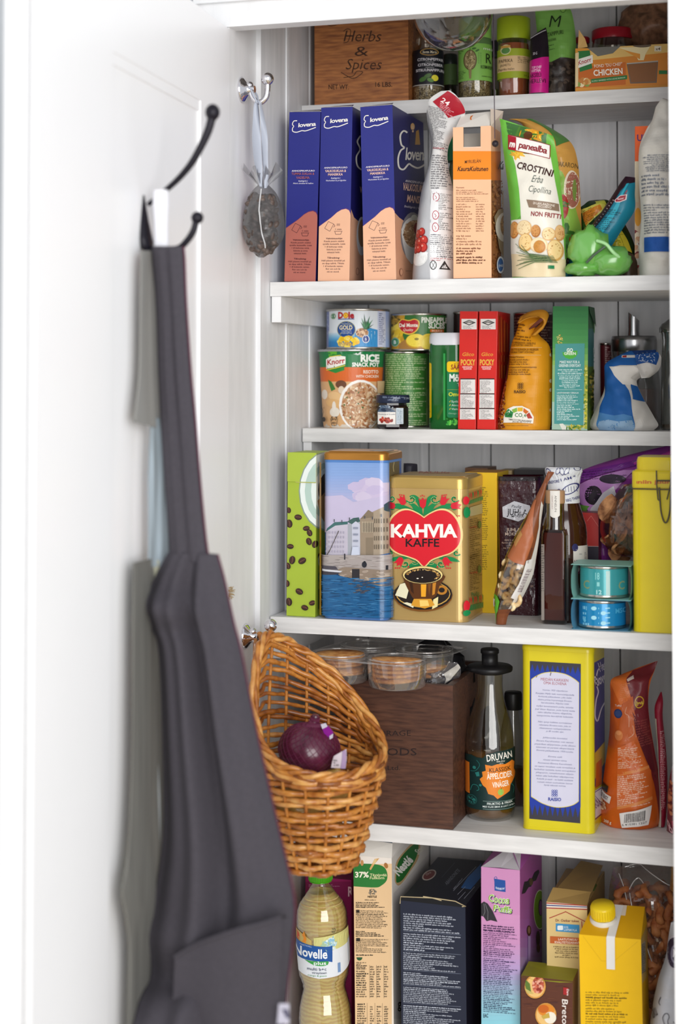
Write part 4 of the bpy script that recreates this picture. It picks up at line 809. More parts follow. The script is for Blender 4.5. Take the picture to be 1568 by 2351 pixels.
q.it = [i for i in q.it]; r.print(m, q, .0008); m.build('lid', t)
# green oil bottle with white cap
x0 = at(*ZD(1242, 800), .15).x; x1 = at(*ZD(1520, 800), .15).x; W_ = x1 - x0; zc = at(*ZD(1360, 475), .15).z - S3; zt = at(*ZD(1360, 405), .15).z - S3
t = thing('oil_bottle', 'green bottle with wide white cap beside the red biscuit boxes', 'bottle', ((x0 + x1) / 2, .15, S3)); m = MB()
def rr_ring(w, d, rad, z, y0): return [(x, y, z) for x, y in rrect(w, d, rad, 5, y0)]
m.loft([rr_ring(W_ * .96, .044, .012, 0, .002), rr_ring(W_, .048, .014, .003, 0), rr_ring(W_, .048, .014, zc - .006, 0), rr_ring(W_ * .97, .046, .014, zc, .001)], M('#125c22', .07, coat=.5, var=.3, scale=70))
q = Cv(.3)
q.rect(1225, 630, 1272, 1045, '#ecc414', r=14).text('OMEGA', 1246, 1262, 1000, 8, '#4a4a10').rect(1392, 620, 1560, 1042, '#187a4a', r=18).rect(1392, 620, 1560, 700, '#f0c818', r=18).text('SÄÄSTÖ', 1422, 1560, 680, 36, '#8e1c1c', .03).text('Möller', 1410, 1560, 768, 52, '#e8f2ea', .05).text('Tupla', 1468, 1560, 808, 26, '#e8f2ea').line([(1395, 832), (1540, 832)], 2, '#a8b050').text('Omega-3', 1404, 1560, 880, 28, '#d8dc3a', .03)
for i, w in enumerate(('Sydän', 'Aivot', 'Vastus')): q.line([(1410, 920 + 28 * i), (1414, 926 + 28 * i), (1420, 912 + 28 * i)], 3, '#e8d83a').text(w, 1426, 1490, 928 + 28 * i, 15, '#cfe4d4', .01)
q.text('Omega 3', 1404, 1480, 1015, 11, '#9cc8a8').scatter(24, inrect(1390, 1050, 1470, 1100), 7, 9, ['#3aa83a', '#1f7a2a', '#66c84a']).rect(1365, 560, 1380, 1060, '#2f9a48')
H_ = zc
def ot(x, y): P_ = at(*ZD(x, y), .15); return (P_.x - x0) / W_, (P_.z - S3) / H_
emit(m, q, ot, lambda u, v, off: Vector(((u - .5) * W_, -off + (0 if abs(u - .5) < .38 else (.014 - math.sqrt(max(0, .014 ** 2 - ((abs(u - .5) - .5) * W_ + .014) ** 2)))), v * H_)), .04, .3)
m.build('bottle_body', t); m = MB(); m.loft([rr_ring(W_ * 1.0, .049, .018, zc - .004, -.001), rr_ring(W_ * 1.02, .05, .018, zc + .002, -.001), rr_ring(W_, .048, .018, zt - .003, 0), rr_ring(W_ * .93, .044, .016, zt, .002)], M('#dfe2ea', .35)); m.build('cap', t)
can(ZE, 60, 60, 113, 900, .235, S3, 'dark can half hidden between the pineapple slices can and red boxes', M('#3a2a2a', .4), None, ring=False)
q = Cv(.4); q.rect(380, 130, 700, 920, '#4a1f22').para(600, 150, 680, 560, 22, '#a88a78').para(420, 140, 470, 300, 8, '#a88a78')
can(ZE, 548, 136, 114, 900, .235, S3, 'dark brown can behind the folded orange paper bag', M('#4a1f22', .4), q, ring=False)
q = Cv(.4); q.rect(1020, 340, 1200, 900, '#5c1a22').para(1040, 345, 1080, 460, 8, '#c8a0a0')
can(ZE, 1042, 42, 318, 900, .262, S3, 'dark red can peeking out between green box and sugar pourer', M('#5c1a22', .4), q, ring=False)
# red biscuit boxes
def pocky(TL, TR, BR, BL, dx, label, side):
    c = Carton(ZE, TL, TR, BR, BL, .14, S3, .085); c.body(M('#d5261f', .3), r=.0006)
    q = Cv(.35, seed=3); q.rect(58 + dx, 155, 161 + dx, 226, '#e8e4e2').poly([(64 + dx, 180), (110 + dx, 162), (156 + dx, 180), (110 + dx, 199)], '#1c1c1e').poly([(80 + dx, 180), (110 + dx, 168), (142 + dx, 180), (110 + dx, 193)], '#d8d4d0').line([(84 + dx, 184), (106 + dx, 176), (138 + dx, 182)], 5, '#1c1c1e').para(68 + dx, 200, 152 + dx, 224, 3, '#4a4a50')
    q.text('Glico', 62 + dx, 142 + dx, 408, 24, '#e8a83a', .01, .2).text('POCKY', 53 + dx, 152 + dx, 470, 38, '#e9b548', .04, .0).text('CHOCOLATE', 64 + dx, 132 + dx, 488, 10, '#f8ece8', .03).text('FLAVOUR', 72 + dx, 128 + dx, 501, 10, '#f8ece8', .03)
    for a, b in ((568, 662), (670, 762), (770, 840)): q.rect(52 + dx - (a - 568) * .02, a, 152 + dx, b, '#e6e2e0').para(57 + dx, a + 6, 148 + dx, b, int((b - a) / 8), '#3a3438').rect(50 + dx, a - 7, 152 + dx, a, '#18181a')
    c.front(q)
    if side:
        q = Cv(.4); [q.line([(312 + i * 7, 125 + i * 8), (318 + i * 6, 560)], 3.2, ['#c8641e', '#3a1410', '#e08a3a'][i % 3]) for i in range(9)]; q.text('POCKY', 305, 378, 470, 90, '#b8281c', .04); c.side(q)
    c.done('biscuit_box', label, 'biscuit box')
pocky((47, 106), (168, 106), (155, 900), (33, 898), 0, 'left one of two narrow red chocolate biscuit boxes', False)
pocky((180, 104), (304, 106), (291, 902), (162, 900), 130, 'right one of two narrow red chocolate biscuit boxes, its side visible', True)
# orange paper bag
P = Pouch(ZE, [(490, 122, 632, 122, .003, .004), (455, 150, 640, 165, .01, .002), (445, 200, 560, 205, .014), (425, 262, 590, 268, .022), (398, 330, 655, 335, .036), (378, 450, 676, 452, .05), (352, 600, 674, 600, .052), (322, 740, 670, 742, .052), (302, 860, 667, 860, .05), (304, 902, 660, 902, .044)], .16, S3, wr=.0035, wf=30, seed=21, k=6)
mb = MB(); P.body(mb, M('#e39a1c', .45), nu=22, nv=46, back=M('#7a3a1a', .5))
q = Cv(.45); q.poly([(440, 130), (430, 260), (395, 340), (375, 450), (370, 640), (340, 800), (330, 905), (290, 905), (290, 100), (440, 100)], '#b8742a').scatter(170, inrect(300, 560, 372, 900), 7, 4, ['#6a2a2a', '#c89a70', '#4a1a22', '#e0b888', '#8a4a34']).poly([(360, 430), (395, 330), (380, 560), (345, 620)], '#5a1f2a')
q.line([(400, 352), (620, 352)], 2, '#f6d8a0').line([(385, 404), (620, 404)], 2, '#f6d8a0').para(420, 180, 500, 300, 6, '#5a3410', slope=.12, x1b=560).text('1 DL VEHNÄJAUHOA + NOIN 70 G', 400, 580, 322, 13, '#4a2a10', .02, 0, 3).text('1 DL VETTÄ/VATTEN + OHKA 70 G', 398, 562, 340, 12, '#4a2a10', .02, 0, 1).text('SÄILYTYS KUIVASSA JA VIILEÄSSÄ', 400, 602, 372, 13, '#4a2a10', .02, 0, 0).text('FÖRVARAS TORRT OCH SVALT', 400, 578, 390, 13, '#4a2a10', .02, 0, 0).text('Valmistaja/Tillverkare', 392, 512, 422, 11, '#4a2a10', .02).para(392, 428, 575, 472, 3, '#5a3410').text('Kuluttajapalvelu/Konsumentservice', 390, 595, 490, 11, '#4a2a10', .02).para(390, 496, 560, 540, 3, '#5a3410')
for i in range(3):
    for j in range(3): q.ell(475 + i * 13, 598 + j * 14, 6.4, 7, '#4a2a10').ell(475 + i * 13, 598 + j * 14, 3.4, 4, '#e39a1c')
q.text('RAISIO', 446, 524, 660, 19, '#3a2410', .04)
q.poly([(366, 860), (368, 820), (400, 765), (440, 748), (500, 746), (550, 770), (574, 820), (570, 865), (470, 858)], '#f4efe4').poly([(376, 800), (404, 764), (440, 790), (430, 826), (378, 822)], '#2f8a4a').poly([(428, 772), (465, 757), (466, 784), (442, 794)], '#8aba4a').poly([(468, 757), (505, 757), (502, 782), (468, 783)], '#e8b82a').poly([(510, 760), (544, 785), (524, 802), (506, 785)], '#d8702a').poly([(546, 790), (566, 830), (536, 832), (526, 806)], '#b83a2a').text('CO e', 450, 526, 820, 25, '#2a7a3c', .02).text('2', 498, 508, 828, 12, '#2a7a3c').text('<200', 388, 428, 812, 11, '#143a1c', .02).text('TÄMÄN TUOTTEEN HIILIJALANJÄLKI', 404, 560, 842, 10, '#3a2410', .02, 0, 4).text('JÄLKI PER 1000 TUOTETTA', 432, 556, 856, 9, '#3a2410', .02, 0, 2).text('www.raisio.com/elovena', 382, 540, 882, 8, '#5a3410')
for y in (400, 578, 640, 776): q.ell(672, y, 8, 13, '#f4e2c0')
P.print(mb, q, .05, .03); t = thing('paper_bag', 'orange paper bag with twisted folded top between red and green boxes', 'paper bag', P.org); mb.build('bag_body', t)
fp = lambda x, y, dy: at(*ZE(x, y), .16 + dy) - P.org
m = MB(); pts = [fp(458, 160, -.012), fp(520, 128, -.016), fp(600, 120, -.016), fp(636, 155, -.014), fp(610, 200, -.012), fp(560, 245, -.01)]
rings = []
for i, p in enumerate(smooth_pts(pts, 4)):
    rings.append([Vector(p) + Vector((.0035 * math.cos(a) * (1 if i < 16 else 1.6), .010 * math.sin(a), .006 * math.sin(a + .6) + .002 * math.cos(3 * a))) for a in [2 * PI * k / 12 for k in range(12)]])
m.loft(rings, M('#c98a26', .5)); 
for k in range(3): m.tube([fp(520 + k * 14, 225 - k * 6, -.021), fp(575 + k * 10, 175, -.024), fp(618 + k * 4, 138 + k * 6, -.022)], .0011, M('#6a3020', .5), 5)
m.build('folded_top', t)
# green grain box
c = Carton(ZE, (683, 72), (921, 72), (918, 910), (672, 905), .14, S3, .05); c.body(M('#3a8a48', .4), top=M('#e0dccc', .7))
q = Cv(.4); q.grad(660, 60, 930, 480, ['#2f7a42', '#3a8a48', '#4a9a50', '#8aba5a'], 10).rect(660, 470, 930, 720, '#8fb87a').rect(660, 720, 930, 920, '#a8c8b4').scatter(44, inell(728, 295, 22, 34), 3, 3, ['#d8c050', '#e8d880', '#b89a3a']).poly([(698, 325), (898, 322), (888, 882), (690, 870)], '#4a9c98')
q.poly([(752 + 0, 378)] + [(798 + (50 + (i % 2) * 4) * math.cos(2 * PI * i / 26), 382 + (44 + (i % 2) * 4) * math.sin(2 * PI * i / 26)) for i in range(27)], '#4fb436').text('GO', 775, 818, 380, 24, '#f0f6e8', .05).text('GREEN', 757, 838, 400, 18, '#f0f6e8', .05).text('MAKE WAY FOR A', 728, 864, 458, 18, '#e8f4f2', .03).text('GREENER EVERYDAY', 722, 872, 482, 18, '#e8f4f2', .03)
q.para(712, 496, 880, 630, 11, '#d4ecea', align='c', boldp=.7).line([(708, 638), (880, 638)], 2, '#d4ecea').text('LANTMÄNNEN CEREALIA', 710, 858, 664, 10, '#e8f4f2', .02).para(708, 670, 870, 848, 15, '#d4ecea', boldp=.5, fill=.8).poly([(725, 870), (750, 868), (790, 908), (745, 912)], '#e8e8dc').scatter(24, inrect(770, 880, 915, 905), 14, 5, ['#c8b83a', '#8aa02a', '#e0d060', '#4a7a1e']).rect(898, 470, 922, 905, '#a8b03a').scatter(50, inrect(896, 480, 916, 890), 5, 9, ['#d8cc3a', '#6a8a24', '#e8dc70', '#8a9a2a'])
c.front(q)
q = Cv(.4); q.rect(900, 60, 1060, 222, '#2a6a3c').rect(900, 222, 1060, 520, '#3f7e80').rect(900, 480, 1060, 920, '#5a7a30').ell(986, 640, 48, 160, '#8a9a90').ell(986, 650, 42, 150, '#6a6a30').scatter(140, inell(975, 660, 46, 170), 8, 16, ['#b8a83a', '#4a5a20', '#d8c860', '#6a7a2a', '#3a4a1c', '#8a7a3a']).poly([(986 + (30 + (i % 2) * 5) * math.cos(2 * PI * i / 24), 210 + (92 + (i % 2) * 9) * math.sin(2 * PI * i / 24)) for i in range(24)], '#4fa436').text('GO', 972, 1000, 215, 52, '#e8f2e0', .05).text('GREEN', 960, 1010, 262, 42, '#e8f2e0', .05).text('PAIKALLINEN', 950, 1016, 400, 46, '#a8c4c0', .03).text('COUSCOUS', 952, 1010, 450, 34, '#a8c4c0', .03)
c.side(q); t = c.part('grain_box', 'tall green and teal box of grain, tallest thing on its shelf', 'food box')
m = MB(); w, d, h = c.w, c.d, c.h; m.add([(w / 2 + .0006, .002, h), (w / 2 + .0006, d, h), (w / 2 + .003, d, h - .026), (w / 2 + .0012, .006, h - .008)], [(0, 3, 2, 1)], M('#2a6038', .5)); m.build('flap', t)
# sugar pourer
r = Round(ZE, 1235, [(155, 372), (150, 420), (165, 500), (178, 640), (182, 880), (172, 905)], .232, S3); t = r.root('sugar_pourer', 'glass sugar pourer with brushed steel lid and spout behind the blue bag', 'dispenser')
r.mb.lathe(r.prof(), glass('#dcdcdc', .03, .1)); r.mb.build('glass_body', t); m = MB(); m.lathe([(max(a - .002, .001), z + .002) for a, z in r.prof() if z < r.zof(560)] , M('#8a7370', .9)); m.build('sugar', t)
Rl = 155 * r.k; z0, z1 = r.zof(372), r.zof(272); m = MB(); m.lathe([(Rl * .97, z0 - .001), (Rl, z0), (Rl, z0 + .014), (Rl * .96, z0 + .02), (Rl * .7, z1 - .002), (Rl * .3, z1 + .001), (.001, z1 + .001)], STEEL, 48); m.build('steel_lid', t)
m = MB(); rs = 38 * r.k; hs = r.zof(105) - z1; R_ = []
for j in range(8):
    f = j / 7; R_.append([(rs * (1.15 - .15 * min(1, f * 4)) * math.cos(a), rs * math.sin(a), z1 - .001 + (hs - (1 + math.cos(a)) * .5 * hs * .34) * f) for a in [2 * PI * k / 24 for k in range(24)]])
m.loft(R_, STEEL, cap=False); m.loft([[(x * .86, y * .86, z) for x, y, z in ring] for ring in R_[5:]], M('#2a2624', .4, .5), cap=False); m.add([tuple(p) for p in R_[-1]] + [(x * .86, y * .86, z) for x, y, z in R_[-1]], [(i, (i + 1) % 24, 24 + (i + 1) % 24, 24 + i) for i in range(24)], STEEL); m.add([(x * .86, y * .86, z) for x, y, z in R_[5]], [tuple(range(24))], M('#141210', .6)); m.build('spout', t)
# glass jar at the right edge
r = Round(ZE, 1540, [(118, 240), (112, 260), (108, 300), (116, 420), (124, 880), (118, 908)], .20, S3); t = r.root('glass_jar', 'clear glass jar with flip lid at the right end, cut by the frame', 'jar'); r.mb.lathe(r.prof(), glass('#d4d6d2', .03, .14)); r.mb.build('glass_body', t)
m = MB(); m.lathe([(max(a - .002, .001), z + .002) for a, z in r.prof() if z < r.zof(600)], M('#b09a8a', .9)); m.build('contents', t)
Rl = 130 * r.k; z0, z1 = r.zof(242), r.zof(150); m = MB(); m.lathe([(Rl, z0), (Rl, z0 + .006), (Rl * .85, z0 + .012), (Rl * .8, z1 - .006), (Rl * .5, z1), (.001, z1)], glass('#9a9c98', .06, .3, .8, .3, '#6a6c68')); m.build('lid', t)
# blue and white flour bag, scrunched
P = Pouch(ZE, [(1205, 372, 1385, 366, .004, .01), (1110, 415, 1388, 440, .02, .004), (1040, 462, 1375, 520, .034), (1034, 520, 1270, 560, .030), (1034, 590, 1255, 600, .034), (1028, 650, 1300, 700, .045), (985, 740, 1335, 760, .055), (945, 830, 1375, 830, .06), (926, 880, 1400, 880, .06), (955, 914, 1370, 912, .05)], .165, S3, wr=.007, wf=30, seed=31, k=6, pw=2.4)
mb = MB(); P.body(mb, M('#d9d5cf', .6, bump=.1), nu=26, nv=44)
q = Cv(.6); BL_ = '#1f5fa8'
q.poly([(1035, 455), (1205, 360), (1390, 360), (1390, 450), (1330, 500), (1280, 470), (1150, 470), (1100, 480), (1160, 560), (1210, 640), (1250, 900), (1180, 905), (1020, 890), (1010, 780), (1030, 640)], BL_).poly([(1070, 480), (1240, 475), (1290, 500), (1220, 560), (1275, 590), (1240, 612), (1170, 600), (1110, 540)], '#e2ded8').grad(1010, 780, 1010, 780, [BL_, BL_], 2)
q.poly([(1010, 790), (1060, 800), (1120, 810), (1190, 800), (1240, 815), (1250, 910), (1010, 905)], '#4a83bb').poly([(1015, 850), (1080, 838), (1150, 850), (1240, 842), (1250, 915), (1010, 915)], '#8fb0d0').poly([(1220, 600), (1270, 620), (1310, 720), (1240, 700)], BL_).poly([(1205, 365), (1390, 362), (1388, 440), (1330, 440), (1250, 400)], '#1a3f80').rect(1155, 402, 1250, 420, '#e4ded8').rect(1160, 404, 1190, 418, '#b03030')
q.scatter(90, inrect(1260, 380, 1385, 470), 5, 2, ['#a8b8d0', '#4a6aa0', '#d0d8e0']).poly([(1030, 600), (1040, 680), (1010, 760), (985, 770)], '#d9d5cf')
P.print(mb, q, .05, .03); t = thing('flour_bag', 'scrunched blue and white paper bag standing beside the green grain box', 'paper bag', P.org); mb.build('bag_body', t)
P2 = Pouch(ZE, [(1240, 400, 1395, 380, .006, -.02), (1250, 455, 1420, 420, .018, -.02), (1265, 500, 1405, 500, .018, -.02), (1285, 560, 1340, 555, .008, -.018)], .165, None, wr=.005, wf=40, seed=33); m = MB(); P2.body(m, M('#d3d0cc', .6), nu=14, nv=14)
q = Cv(.6); q.poly([(1230, 380), (1400, 370), (1390, 470), (1330, 450), (1240, 470)], '#1f4f94').scatter(40, inrect(1270, 390, 1380, 450), 5, 2, ['#a8b8d0', '#d0d8e0']); P2.print(m, q); o = m.build('folded_top', t, P2.org - P.org)
# ------------------------------------------------------------------ fourth shelf: coffee box and tins, sauces, cans
def yfront(Zz, x, y, zs): return onz(*Zz(x, y), zs).y
def tinbox(Zz, x0, x1, ybase, ytop, ylid, zs, depth, r, mats, cvf, cvs, name, label, cat, lidmat, cvl=None, xb=None, ramp=None):
    """rounded tin: x0..x1 silhouette of the front incl. corner, ytop = top of body, ylid = top of lid"""
    xm = (x0 + x1) / 2; Y = yfront(Zz, xm, ybase, zs); Yc = Y
    A = at(*Zz(x0, (ytop + ybase) / 2), Y + r * .4); B = at(*Zz(x1, (ytop + ybase) / 2), Y + r * .1); w = B.x - A.x; zt = at(*Zz(xm, ytop), Y).z - zs; zl = at(*Zz(xm, ylid), Y).z - zs
    loc = ((A.x + B.x) / 2, Y, zs + .0003); t = thing(name, label, cat, loc); mw = mat4(loc); m = MB()
    P = rrect(w, depth, r, 8); m.prism(P, .003, zt, mats, smooth=False); P2 = [(x * 1.006, (y - depth / 2) * 1.006 + depth / 2) for x, y in P]; m.prism(P2, 0, .0035, lidmat if mats is None else mats)
    m.prism(P2, zt - .003, zt - .0005, mats)
    # print wraps: flat front between the corners, arcs beyond
    def S(u, v, off):
        x = (u - .5) * w; e = w / 2 - r; z = .0035 + v * (zt - .007)
        if abs(x) <= e: return Vector((x, -off, z))
        s = min(1, (abs(x) - e) / r); a = math.asin(s); return Vector((math.copysign(e + (r + off) * math.sin(a), x), r - (r + off) * math.cos(a), z))
    def tov(x, y): Q = at(*Zz(x, y), Y); return (Q.x - loc[0]) / w + .5, (Q.z - zs - .0035) / (zt - .007)
    emit(m, cvf, tov, S, .012, .5, flat=(r / w, 1 - r / w))
    if cvs: emit_face(m, cvs, Zz, mw, (w / 2, r, .0035), (0, depth - 2 * r, 0), (0, 0, zt - .007), (1, 0, 0))
    m.build('tin_body', t)
    m = MB(); g = .0008; PL = [(x * (1 + g / w * 2), (y - depth / 2) * (1 + g / depth * 2) + depth / 2) for x, y in P]
    rings = [[(x, y, zt) for x, y in PL], [(x, y, zl - .003) for x, y in PL], [(x * .985, (y - depth / 2) * .985 + depth / 2, zl - .0008) for x, y in PL], [(x * .95, (y - depth / 2) * .95 + depth / 2, zl) for x, y in PL]]
    m.loft(rings, lidmat); m.loft([[(x * .9, (y - depth / 2) * .9 + depth / 2, zl) for x, y in PL], [(x * .88, (y - depth / 2) * .88 + depth / 2, zl + .0012) for x, y in PL]], lidmat); 
    if cvl: emit_face(m, cvl, Zz, mw, (w / 2, r, zt), (0, depth - 2 * r, 0), (0, 0, zl - zt), (1, 0, 0))
    m.build('lid', t); return t, loc, w, zt, zl
# green coffee box
Yg = yfront(ZF, 222, 1304, S4)
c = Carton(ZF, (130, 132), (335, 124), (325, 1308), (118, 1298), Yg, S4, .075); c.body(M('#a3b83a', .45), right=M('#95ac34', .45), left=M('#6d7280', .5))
q = Cv(.45); R_ = random.Random(5)
def bean(q, x, y, a, s=1):
    q.ell(x, y, 27 * s, 20 * s, '#2c1a16', rot=a).ell(x - 2, y - 3, 22 * s, 15 * s, '#43291f', rot=a).line([(x - 22 * s * math.cos(math.radians(a)), y - 22 * s * math.sin(math.radians(a))), (x + 3, y - 3), (x + 22 * s * math.cos(math.radians(a)), y + 22 * s * math.sin(math.radians(a)))], 2.6, '#8a5a44')
q.ell(420, 400, 214, 290, '#8a9a8c').ell(420, 398, 205, 280, '#e4ece8').ell(425, 400, 175, 245, '#b4ccc2').ell(430, 400, 135, 200, '#dfe9e4').ell(440, 400, 108, 165, '#c2d4cc').ell(450, 400, 92, 140, '#3c2a1e').ell(420, 470, 40, 90, '#b88a5a', rot=-30)
for x, y, a, s in ((135, 538, 80, .8), (203, 588, 10, 1), (140, 634, 80, 1.1), (262, 668, -10, .9), (286, 700, 70, .95), (282, 762, 70, 1), (325, 782, 110, 1), (148, 798, 5, .9), (162, 896, 100, 1.1), (234, 901, -30, 1.1), (132, 938, 70, .9), (126, 1064, 80, .9), (214, 1122, 30, 1.05), (140, 1196, 80, 1.1), (308, 1204, -20, .9), (254, 1238, 20, .95)): bean(q, x, y, a, s)
c.front(q)
q = Cv(.45); q.ell(420, 400, 214, 290, '#9aa89a').ell(420, 398, 205, 280, '#d4dcd6').ell(430, 400, 150, 215, '#a8c0b4').ell(430, 400, 118, 175, '#dfe6e0').ell(445, 390, 100, 140, '#2c1e16').poly([(340, 470), (400, 400), (400, 640), (360, 570)], '#b88a5a').ell(362, 870, 20, 28, '#2c1a16').ell(325, 782, 27, 20, '#2c1a16', rot=110).ell(368, 900, 24, 50, '#c8d8b0').ell(368, 900, 18, 42, '#2a5a34').ell(368, 1020, 24, 50, '#3a7a4a').ell(368, 1020, 18, 42, '#c8d8b0').line([(360, 1045), (378, 995)], 6, '#3a7a4a').poly([(346, 1105), (392, 1092), (392, 1232), (346, 1250)], '#1e4a2c').poly([(368, 1112), (382, 1150), (356, 1155)], '#dfe8d8').text('FSC', 356, 384, 1195, 24, '#dfe8d8', .03).text('MIX', 358, 380, 1216, 9, '#dfe8d8')
c.side(q); t = c.part('coffee_box', 'narrow lime green box with coffee beans at the left wall', 'coffee box')
m = MB(); w, h = c.w, c.h; zf = at(*ZF(240, 338), Yg).z - c.loc[2]
pts = [(-w / 2, h), (w / 2, h), (w / 2, zf)] + [(w / 2 - .001 - i * .003, zf - .0002) for i in range(9)] + [(-w / 2 + .012, zf), (-w / 2 + .005, zf + .004), (-w / 2 + .001, zf + .012)]
q2 = Cv(.45); q2.poly([(100, 100), (400, 100), (400, 345), (100, 345)], '#a8bc40').ell(420, 400, 214, 290, '#8a9a8c').ell(420, 398, 205, 280, '#e4ece8').ell(425, 400, 175, 245, '#b4ccc2')
m.add([(x, -.0012, z) for x, z in pts], [tuple(range(len(pts)))], M('#c8bc78', .6)); m.add([(x * .985, -.0015, z + .0006) for x, z in pts], [tuple(range(len(pts)))], M('#a8bc40', .45))
inv = Vector((0, 0, 0)); mw = mat4(c.loc, c.rot); emit_face(m, q2, ZF, mw, (-w / 2, -.0016, zf + .001), (w * .995, 0, 0), (0, 0, h - zf - .001), (0, -1, 0)); m.build('flap', t)
# blue tin with harbour picture (a plain harbour view)
q = Cv(.25, coat=.3)
q.grad(380, 170, 900, 700, ['#7c9fd6', '#86a4d8', '#9aabd8', '#b4b2d6', '#c4b8d4', '#c0bcd8'], 26)
q.scatter(26, inell(720, 400, 130, 70), 50, 28, ['#c9bcd8', '#c2b6d6', '#cdc2da'], flat=True).scatter(14, inell(480, 500, 110, 60), 50, 26, ['#bdb4d6', '#c4b9d8'], flat=True).poly([(380, 440), (520, 430), (600, 480), (900, 420), (900, 700), (380, 700)], '#c3bad6')
q.poly([(400, 690), (470, 640), (560, 622), (560, 870), (400, 870)], '#c2bccb').poly([(410, 670), (465, 625), (560, 620), (560, 640), (470, 650), (400, 695)], '#3f6a6a').poly([(560, 640), (590, 620), (650, 610), (650, 865), (560, 865)], '#a5a9b2').poly([(555, 622), (600, 595), (640, 590), (650, 620), (590, 640)], '#42625f').poly([(590, 640), (618, 618), (648, 640), (650, 865), (592, 865)], '#c6c9d8')
q.poly([(648, 600), (745, 548), (745, 868), (650, 868)], '#9c8b77').poly([(670, 580), (708, 536), (748, 560), (745, 590), (650, 602)], '#857663').poly([(745, 548), (850, 500), (850, 850), (745, 868)], '#a89884').rect(690, 736, 745, 868, '#8a7b68').poly([(815, 500), (850, 470), (850, 560), (815, 540)], '#3a4f5a')
for i in range(7): q.rect(664 + i * 12, 620, 668 + i * 12, 700, '#cdbfa6').rect(670 + i * 12, 630, 674 + i * 12, 695, '#5f564c')
for j in range(4):
    for i in range(6): q.rect(752 + i * 15, 600 + j * 62, 758 + i * 15, 632 + j * 62, '#6a6052')
for j in range(5):
    for i in range(7): q.rect(412 + i * 20, 690 + j * 34, 419 + i * 20, 706 + j * 34, '#a7a2b6')
for j in range(4): q.rect(605, 660 + j * 46, 640, 672 + j * 46, '#8d93a6')
for i in range(7): q.rect(465 + i * 55, 602 - i * 6 + (i % 2) * 12, 472 + i * 55, 622 - i * 6 + (i % 2) * 12, '#4a4f58')
q.poly([(600, 800), (645, 800), (650, 858), (590, 862)], '#c9d0e2').line([(502, 685), (408, 890)], 5, '#4a423c').rect(380, 860, 900, 990, '#a89f9c').scatter(60, inrect(400, 870, 850, 950), 22, 2.5, ['#958b88', '#b9b0ac', '#8a8280', '#a0968f'], flat=True).rect(540, 850, 550, 892, '#3b3a40').ell(686, 928, 18, 22, '#2a2c34').ell(688, 910, 8, 8, '#1e2026').rect(818, 935, 828, 1000, '#2c2c32')
q.poly([(500, 960), (540, 945), (850, 970), (850, 1100), (640, 1040), (500, 1000)], '#8f7f70').scatter(50, inrect(520, 970, 845, 1070), 18, 8, ['#a8988a', '#7c6c5e', '#b7a898', '#8a7a6a'], flat=True).rect(598, 960, 652, 1030, '#2e2c30').poly([(395, 935), (480, 940), (500, 965), (395, 960)], '#4a4650').poly([(395, 960), (530, 975), (500, 992), (395, 990)], '#d2d4dc').poly([(395, 975), (520, 985), (480, 1000), (395, 1005)], '#3a3640')
q.poly([(395, 1003), (480, 1000), (640, 1040), (860, 1100), (860, 1330), (395, 1330)], '#1f5f92').scatter(260, inrect(395, 1025, 850, 1315), 30, 3, ['#2a6a9e', '#174f80', '#3a7aac', '#1d5a8c', '#16466f', '#2f72a6'], flat=True).scatter(40, inrect(590, 1030, 760, 1130), 14, 4, ['#4a4a54', '#3a4a60', '#5a5a60'], flat=True).rect(378, 165, 397, 1320, '#a8752c')
sd = Cv(.3); sd.grad(780, 140, 990, 900, ['#4a6aa8', '#5a6aa8', '#8a86b8'], 10).poly([(850, 160), (930, 130), (930, 320), (846, 330)], '#6a5f3c').line([(888, 170), (892, 195), (886, 225), (890, 260)], 5, '#c8b880')
ld = Cv(.25); ld.poly([(820, 90), (925, 80), (925, 150), (815, 170)], '#8a7a48')
t, loc, w, zt, zl = tinbox(ZF, 386, 842, 1325, 178, 122, S4, .082, .0115, M('#4f7fc0', .25, coat=.3), q, sd, 'picture_tin', 'tall blue tin with a harbour town picture and copper coloured lid', 'tin', M('#b9813a', .28, .75), ld)
m = MB(); m.box(w / 2 - .028, w / 2 - .004, .018, .05, zl + .0004, zl + .0016, glass('#c8b878', .2, .25)); m.build('tape', t)
